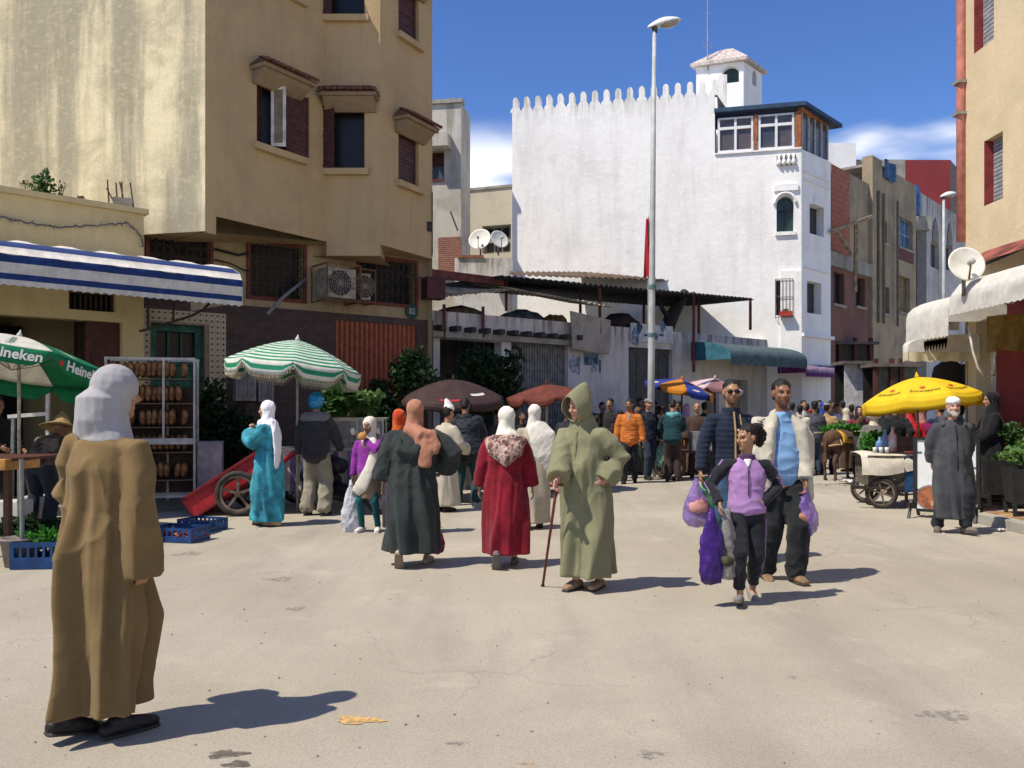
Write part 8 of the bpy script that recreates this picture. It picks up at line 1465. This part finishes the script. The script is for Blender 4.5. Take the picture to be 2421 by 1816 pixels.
# ---- at the left stall
p0 = at(96, 11.0); Fs = Figure(p0, R(178), 1.66, 11.0, 'man in wide straw hat and patterned jumper bending over the left stall', 'brown', ((-.18, .1, 0, 0, 0), (.16, 0, 0, 0, 0)), ((-.22, -.55, .72), (.2, -.55, .72)), lean=.85, head=(0, .55, 0), drop=.03).body(); Fs.jacket(C('patterned_brown_jumper', (.13, .105, .085), var=.6, weave=60.), -.03, .04, amp=.01).trousers(C('dark_jeans', (.022, .026, .034)), (.11, .095, .09, .085)).shoes()
hc = Vector(tuple(Fs.hl(0, .02, .05)*Fs.k)); Mh_ = Matrix(Fs.Mh.tolist()) @ Matrix.Rotation(R(-15), 3, 'X'); MB().lathe([(.255, -.045), (.26, -.04), (.12, .03), (.085, .10), (.03, .18), (.001, .185), (.001, .17), (.025, .165), (.075, .09), (.11, .02), (.25, -.05)], hc, 30, Mh_, False).build('straw_hat', mat('straw_weave', (.36, .24, .10), .85, .25, 20, .5, 90), Fs.e, True)
p0 = at(-6, 11.8); Fd = Figure(p0, R(70), 1.72, 11.8, 'man in dark clothes cut off by the left edge', 'brown', None, ((-.2, -.3, 1.05), (.2, -.25, 1.0)), head=(.1, .2, 0)).body(); Fd.jacket(C('black_jacket', (.015, .014, .015)), -.1, .04).trousers(MATS['dark_jeans']).hair().shoes()
def banded(name, c1, c2, per, duty):
    m = bpy.data.materials.new(name); nt, b = nodes(m); v = coord(nt); z = sepxyz(nt, v)[2]; w_ = math_n(nt, 'ADD', z, math_n(nt, 'MULTIPLY', tex_noise(nt, v, 3.), .06)); c = mix_rgb(nt, math_n(nt, 'GREATER_THAN', math_n(nt, 'FRACT', math_n(nt, 'DIVIDE', w_, per)), duty), c1, c2); nt.links.new(c, b.inputs['Base Color']); b.inputs['Roughness'].default_value = .9; return m
p0 = at(205, 12.2); Fb = Figure(p0, R(160), 1.70, 12.2, 'person in black jumper with white bands behind the brown cloaked man', 'tan', None, ((-.2, -.35, 1.1), (.25, -.3, 1.12)), head=(0, .3, 0), width=1.1, lean=.15).body(); Fb.jacket(banded('black_white_banded_knit', (.018, .017, .018), (.38, .37, .35), .13, .80), -.1, .05, (.095, .085, .075, .06)).trousers(MATS['dark_jeans']).hair().shoes()
# ================================================================== the crowd further off
def crowd(u, D, H, rz, lab, skin='tan', top=('jacket', (.03, .03, .035)), low=(.03, .032, .04), hair=True, scarf=None, cap=None, pose=None, z=0., hands=None, lean=0., walk=.1, head=(0, 0, 0), hood=None, extra=None, side=0., hunch=0.):
    p = at(u, D); p.z = z; n = 'crowd_%d_%d' % (u, int(D*10)); f = Figure(p, R(rz), H, D, lab, skin, ((-.1, -walk, 0, -.1, 0), (.1, walk, 0, .1, .2 if walk > .1 else 0)), hands, lean=lean, head=head, group='people in the market crowd', side=side, hunch=hunch).body()
    k, c = top[:2]; m = cloth(n+'_top', c, var=.18)
    if k == 'robe': f.robe(m, .1, amp=.022, seed=int(u) % 17, skirt=(.25, .21), wide=1.05)
    else: f.jacket(m, -.08, .036, amp=.011, puff=top[2] if len(top) > 2 else 0.).trousers(cloth(n+'_low', low, var=.18), amp=.012)
    if scarf: f.scarf(cloth(n+'_scarf', scarf, var=.1))
    elif hair: f.hair()
    if cap: f.solid('cap', [f.E((0, .012, .08), (.09, .108, .058)), f.E((0, -.09, .055), (.06, .05, .012))], cloth(n+'_cap', cap))
    if hood: f.solid('hood_down', [etube([f.neck+A(-.11, .06, .0), f.neck+A(0, .13, -.04), f.neck+A(.11, .06, .0)], [(.05, .05), (.075, .06), (.05, .05)], (0, 0, 1))], cloth(n+'_hood', hood), .008)
    f.shoes(); return f
Fq = crowd(1488, 18.0, 1.76, -12, 'man in bright orange quilted jacket walking forward', 'brown', ('jacket', (.56, .17, .035), .012), (.02, .02, .024), walk=.17, head=(-.35, 0, 0)); Fq.solid('shirt_front', [etube([Fq.neck+A(0, -.09, -.02), Fq.neck+A(0, -.135, -.16)], [(.05, .025), (.012, .016)], (1, 0, 0), 10)], cloth('grey_tee', (.28, .28, .29)))
Fq = crowd(1533, 19.0, 1.78, 25, 'man in navy coat and grey cap with a plastic bag', 'tan', ('jacket', (.02, .024, .04)), (.03, .045, .07), cap=(.22, .21, .20), walk=.12); bag('carrier_bag', W(Fq, Fq.wr[1]+A(0, 0, -.08)), .3, .5, plastic('pale_green_plastic', (.30, .55, .42), .85), 'pale green plastic bag held by the man in navy coat', 13)
crowd(1590, 18.5, 1.78, 168, 'person in dark teal hooded top bending at the far stall', 'tan', ('jacket', (.012, .045, .055)), (.045, .030, .028), lean=.28, hood=(.13, .34, .36), hands=((-.15, -.45, 1.05), (.2, -.42, 1.02)), head=(0, .5, 0), walk=.04)
crowd(1622, 20.3, 1.68, 190, 'woman in orange dress and pink headscarf at the far stall', 'tan', ('robe', (.38, .13, .045)), scarf=(.55, .36, .52)); crowd(1648, 19.6, 1.70, -15, 'bald man in brown coat facing the street', 'tan', ('robe', (.075, .045, .035)), hair=False); Fc6 = crowd(1516, 22.0, 1.84, 40, 'boy in pink and green jacket behind the orange jacket', 'tan', ('jacket', (.40, .06, .20)), (.03, .03, .03)); Fc6.solid('vest', [etube([Fc6.waist+A(.02, 0, 0), Fc6.chest, Fc6.neck-A(0, 0, .06)], [(.19, .15), (.212, .155), (.2, .12)], Fc6.S, 16)], cloth('green_vest', (.04, .26, .16)))
for a in ((1394, 20.6, 1.78, 10, 'dark haired man standing left of the wall painting', 'brown', ('jacket', (.022, .02, .02))), (1412, 18.4, 1.42, 160, 'short dark haired person behind the olive hood', 'brown', ('jacket', (.02, .022, .03))), (1442, 20.1, 1.80, -30, 'young man with white collar turned towards the stall', 'tan', ('jacket', (.03, .028, .03))), (1466, 19.3, 1.52, 200, 'bending dark clothed person between two taller men', 'brown', ('jacket', (.045, .022, .02))), (1560, 20.8, 1.62, 120, 'dark clothed man behind the grey cap', 'brown', ('jacket', (.018, .018, .022))), (1340, 17.6, 1.56, 150, 'dark clothed trader under the rust parasol', 'brown', ('jacket', (.03, .032, .04))), (1235, 16.9, 1.5, 30, 'dark clothed trader left of the rust parasol pole', 'brown', ('jacket', (.022, .02, .02)))): crowd(*a)
crowd(1925, 20.2, 1.74, 182, 'man in slate shirt and jeans with back turned near the donkey', 'brown', ('jacket', (.075, .075, .095)), (.035, .055, .085), walk=.06); crowd(1955, 20.6, 1.70, 150, 'man in tan jumper and grey cap beside the donkey', 'tan', ('jacket', (.42, .28, .13)), (.02, .024, .035), cap=(.26, .24, .21)); crowd(1979, 22.4, 1.70, -5, 'youth in white hooded shirt behind the donkey', 'brown', ('jacket', (.60, .60, .64)), (.04, .04, .05), head=(.1, .25, 0)); crowd(2031, 19.6, 1.62, -8, 'woman in maroon coat and black headscarf right of the donkey', 'light', ('jacket', (.22, .025, .06)), (.02, .02, .02), scarf=(.012, .012, .014))
for a in ((1892, 22.5, 1.66, 150, 'person in cream top near the father', 'brown', ('jacket', (.50, .46, .38))), (1873, 24.2, 1.74, 170, 'dark haired man furthest left of the far crowd', 'brown', ('jacket', (.03, .03, .035))), (1946, 25.5, 1.76, 20, 'woman in royal blue headscarf in the far crowd', 'tan', ('robe', (.05, .05, .06))), (1966, 26.5, 1.82, 40, 'tall dark haired man in the far crowd', 'brown', ('jacket', (.035, .03, .03))), (1991, 25.2, 1.80, 190, 'dark coated man before the white booth', 'brown', ('jacket', (.025, .03, .035))), (2013, 23.4, 1.68, 170, 'dark haired person before the green booth', 'brown', ('jacket', (.03, .018, .02))), (1908, 26.0, 1.72, 160, 'man in dark top under the purple awning', 'brown', ('jacket', (.028, .026, .03))), (1930, 24.4, 1.60, 200, 'short person in grey top in the far crowd', 'tan', ('jacket', (.11, .11, .115)))): crowd(*a, scarf=(.02, .06, .30) if 'royal' in a[4] else None)
crowd(2116, 15.4, 1.70, 176, 'man in black leather jacket behind the snack cart', 'brown', ('jacket', (.014, .018, .019)), (.02, .02, .022), hands=((-.16, .16, .92), (.16, .16, .92)), walk=.03); crowd(2152, 16.2, 1.60, 170, 'woman in scarlet shawl under the yellow parasol', 'tan', ('robe', (.60, .02, .03)), scarf=(.58, .03, .05)); crowd(2178, 16.5, 1.60, 190, 'woman in magenta beside the scarlet shawl', 'tan', ('robe', (.33, .02, .19)), scarf=(.42, .20, .20))
Fq = crowd(2066, 17.2, 1.52, 170, 'person in grey robe and big cream hat left of the yellow parasol', 'tan', ('robe', (.16, .155, .14)), scarf=(.58, .53, .40)); Fq.solid('hat', [Fq.E((0, .02, .02), (.17, .17, .11)), Fq.E((0, .02, .12), (.09, .09, .06))], cloth('cream_hat', (.62, .55, .42)), .006)
Fq = crowd(2342, 12.75, 1.66, -100, 'woman in long black robe standing by the red pillar', 'tan', ('robe', (.012, .012, .014)), scarf=(.012, .012, .014), z=.135, hands=((-.1, -.28, 1.02), (.12, -.25, .98)), head=(0, .15, 0)); bag('carrier_bag', W(Fq, Fq.wr[0]+A(0, -.02, -.06)), .22, .36, plastic('grey_clear_bag', (.34, .35, .37), .8), 'crumpled grey bag held by the black robed woman', 15)
crowd(2268, 13.9, 1.62, 160, 'person in pale grey patterned top behind the old man', 'tan', ('jacket', (.26, .27, .26)), (.05, .05, .07), z=.0); crowd(2300, 14.6, 1.62, 200, 'woman in royal blue dress near the shop mouth', 'tan', ('robe', (.02, .05, .22)), scarf=(.02, .04, .16))
for i, (u, D, H, rz, lab, c, low, sc_, cap, ln) in enumerate((
    (1380, 21.8, 1.70, 120, 'man in grey hoodie at the left end of the crowd', (.13, .13, .14), (.03, .03, .04), None, None, .1), (1425, 22.5, 1.74, 60, 'man in wine jumper between the olive hood and the orange jacket', (.12, .02, .03), (.03, .03, .04), None, None, 0),
    (1456, 21.6, 1.66, 200, 'woman in white headscarf left of the orange jacket', (.06, .05, .09), (.03, .03, .04), (.55, .53, .5), None, 0), (1505, 20.4, 1.60, 150, 'woman in brown headscarf close behind the orange jacket', (.05, .06, .05), (.03, .03, .04), (.16, .09, .06), None, .1),
    (1548, 22.6, 1.78, 20, 'man in black cap right of the lamp post', (.03, .03, .035), (.03, .03, .04), None, (.02, .02, .02), 0), (1572, 21.4, 1.64, 230, 'man in beige shirt behind the teal hooded top', (.36, .30, .21), (.03, .035, .05), None, None, .15), (1604, 22.8, 1.76, -40, 'man in blue shirt under the orange and blue parasol', (.05, .10, .22), (.03, .03, .04), None, None, 0),
    (1664, 21.2, 1.72, 140, 'man in dark green jacket left of the man in sunglasses', (.025, .05, .035), (.03, .03, .04), None, None, .05), (1862, 21.0, 1.58, 110, 'woman in black headscarf by the right arm of the father', (.03, .025, .03), (.03, .03, .04), (.02, .02, .022), None, 0), (1900, 23.8, 1.80, 30, 'tall man in white shirt in the far crowd', (.5, .5, .5), (.03, .03, .04), None, None, 0),
    (1918, 22.3, 1.55, 200, 'boy in red cap behind the slate shirt', (.08, .08, .09), (.03, .03, .04), None, (.35, .03, .03), 0), (1938, 27.2, 1.84, 0, 'man in yellow shirt deep in the far crowd', (.42, .30, .06), (.03, .03, .04), None, None, 0), (2003, 21.4, 1.58, 210, 'woman in cream headscarf before the white booth', (.10, .07, .05), (.03, .03, .04), (.52, .47, .38), None, .1),
    (2048, 22.0, 1.70, 150, 'man in olive cap beside the maroon coat', (.05, .05, .04), (.03, .03, .04), None, (.10, .10, .05), 0), (1180, 15.6, 1.52, 20, 'trader in dark jumper between the brown and rust parasols', (.04, .035, .04), (.03, .03, .04), None, None, .1), (2222, 17.5, 1.66, 170, 'man in dark blue jacket behind the yellow parasol', (.02, .03, .06), (.03, .03, .04), None, None, 0))):
    crowd(u, D, H, rz, lab, ('brown', 'tan')[i % 2], (('robe', c) if sc_ else ('jacket', c)), low, scarf=sc_, cap=cap, lean=ln, walk=(.03, .15, .09)[i % 3], hands=(None, ((-.2, -.25, 1.05), (.3, -.02, .82)), ((-.15, -.3, 1.1), (.15, -.32, 1.08)))[i % 3], head=((.3, .1, 0), (-.4, 0, 0), (0, .25, 0), (.5, .05, .05))[i % 4])
# ================================================================== donkey
p0 = at(1992, 19.0); e = empty('donkey', p0, R(130), 'brown donkey with yellow saddle cloth seen from behind', 'donkey'); M_dk = mat('donkey_coat', (.12, .062, .032), .9, .3, 6, .3, 120, col2=(.06, .032, .02))
pr = [etube([A(0, .62, .92), A(0, .45, .90), A(0, .15, .84), A(0, -.2, .83), A(0, -.45, .88), A(0, -.55, .95)], [(.12, .15), (.19, .21), (.21, .23), (.20, .22), (.17, .22), (.10, .16)], (1, 0, 0), 18), etube([A(0, -.42, .98), A(0, -.65, 1.16), A(0, -.82, 1.30)], [(.10, .17), (.075, .13), (.065, .10)], (1, 0, 0), 12), etube([A(0, -.80, 1.34), A(0, -.95, 1.22), A(0, -1.12, 1.05), A(0, -1.18, .99)], [(.075, .10), (.07, .09), (.05, .06), (.045, .05)], (1, 0, 0), 12)]
for sg in (-1, 1):
    pr.append(etube([A(sg*.11, .50, .82), A(sg*.13, .42, .62), A(sg*.12, .56, .40), A(sg*.12, .52, .22), A(sg*.12, .52, .06), A(sg*.12, .49, .0)], [(.10, .15), (.07, .10), (.042, .05), (.03, .035), (.035, .04), (.045, .055)], (1, 0, 0), 10)); pr.append(etube([A(sg*.11, -.40, .80), A(sg*.11, -.42, .55), A(sg*.11, -.40, .36), A(sg*.11, -.41, .18), A(sg*.11, -.42, .05), A(sg*.11, -.44, .0)], [(.08, .10), (.05, .055), (.042, .042), (.028, .03), (.034, .036), (.044, .05)], (1, 0, 0), 10)); pr.append(etube([A(sg*.05, -.78, 1.40), A(sg*.09, -.76, 1.52), A(sg*.10, -.75, 1.64)], [(.03, .02), (.038, .02), (.008, .008)], (1, 0, 0), 8))
pr.append(etube([A(0, .66, .98), A(0, .72, .80), A(0, .70, .55), A(0, .70, .40)], [.025, .022, .026, .03], (1, 0, 0), 8)); put('body', fuse(pr, .017, 2), M_dk, e)
q = MB(); q.sheet(lambda a, c: Vector((.225*math.sin((a-.5)*3.4)*1.02, -.38+.72*c, .84+.243*math.cos((a-.5)*3.4)+.01*math.sin(c*9))), 24, 8); o = q.build('saddle_cloth', cloth('yellow_saddle_cloth', (.58, .33, .03), .15, 120.), e, True, recalc=False); o.modifiers.new('t', 'SOLIDIFY').thickness = .03
q = MB(); q.sheet(lambda a, c: Vector((.25*math.sin((a-.5)*2.6), -.20+.40*c, .85+.265*math.cos((a-.5)*2.6))), 16, 4); o = q.build('pack_pad', cloth('brown_pack_pad', (.10, .055, .03)), e, True, recalc=False); o.modifiers.new('t', 'SOLIDIFY').thickness = .05
for sg in (-1,): MB().lathe([(.001, 0), (.20, 0), (.27, .5), (.25, .5), (.19, .03), (.001, .03)], (sg*.46, -.12, .46), 16, Matrix.Diagonal((.75, 1.4, 1)).to_3x3()).build('pannier', mat('black_rubber_pannier', (.028, .027, .027), .8), e, True); MB().tube([(sg*.1, .35, .95), (sg*.3, .55, .80), (sg*.05, .66, .76)], .018, 6).build('strap', cloth('cream_strap', (.45, .33, .16)), e)
MB().bar((-.75, -.15, 1.10), (.75, -.1, 1.02), .05, .03).build('pack_pole', M_tim, e)
bush('herb_load', p0+Vector((0, 0, 0)), [((.30, .1, 1.08), (.30, .25, .12)), ((.0, .15, 1.14), (.25, .25, .10)), ((-.25, .1, 1.10), (.2, .2, .08))], 700, .09, L_herb, 'fresh green herbs loaded on the donkey', 95, 'herbs', stems=0)
# small handcart with boxes by the far stall, market table under the brown parasol
p0 = at(1618, 19.0); e = empty('far_stall_cart', p0, R(5), 'dark handcart with steel tray at the far stall', 'cart'); MB().box((.15, .1, .62), (1.3, .7, .06)).build('tray', mat('dark_cart_wood', (.06, .045, .04), .8), e)
MB().box((.32, -.22, .86), (.50, .30, .42)).build('steel_box', mat('dull_steel', (.32, .33, .33), .35, .2, 4, metal=.5), e, bevel=.01)
for x in (-.4, .6): MB().bar((x, .1, 0), (x, .1, .6), .05).build('leg', M_iron, e)
for y in (-.25, .45): wheel(e, (-.32, y, .27), .27, .06, (.3, 1, 0), M_tyre, M_rim)
for u, D, w, lab in ((1080, 14.4, 1.5, 'low market table under the brown parasol'), (1300, 16.0, 1.7, 'market table under the rust parasol')):
    p0 = at(u, D); e = empty('market_table', p0, R(3), lab, 'table'); MB().box((0, 0, .78), (w, .7, .04)).build('top', M_cw_, e); q = MB(); q.sheet(lambda a, c: Vector(((a-.5)*w, -.35+.012*math.sin(a*40), .22+.56*c)), 40, 2); q.build('cloth', cloth('grey_stall_cloth', (.11, .11, .115)), e, True, recalc=False)
    for x in (-.45, .45):
        for y in (-.28, .28): MB().bar((x*w, y, 0), (x*w, y, .76), .05).build('leg', M_cw_, e)
    for k in range(5): r_ = random.Random(k+u); t_ = MB().box((0, 0, .07), (.22, .3, .14)).build('produce_box', mat('produce_box_%d' % k, (r_.uniform(.1, .4), r_.uniform(.08, .3), r_.uniform(.05, .15)), .8), None, bevel=.008); t_.location = p0+Vector(((k-2)*w*.19, -.05, .80)); tag(t_, ('first', 'second', 'third', 'fourth', 'fifth')[k]+' produce box from the left on the %s' % lab.replace('low ', ''), 'box')
# ================================================================== seat each empty at the base of its thing
bpy.data.scenes.remove(TMP)
bpy.context.view_layer.update()
for o in [x for x in sc.objects if x.type == 'EMPTY' and x.parent is None]:
    if Vector(o.location).length > 1e-6: continue
    pts = [c.matrix_world @ Vector(b) for c in o.children_recursive if c.type == 'MESH' for b in c.bound_box]
    if not pts: continue
    lo = Vector([min(p[i] for p in pts) for i in range(3)]); hi = Vector([max(p[i] for p in pts) for i in range(3)]); b = Vector(((lo.x+hi.x)/2, (lo.y+hi.y)/2, lo.z))
    o.location = b
    for c in o.children: c.matrix_parent_inverse = Matrix.Translation(-b)
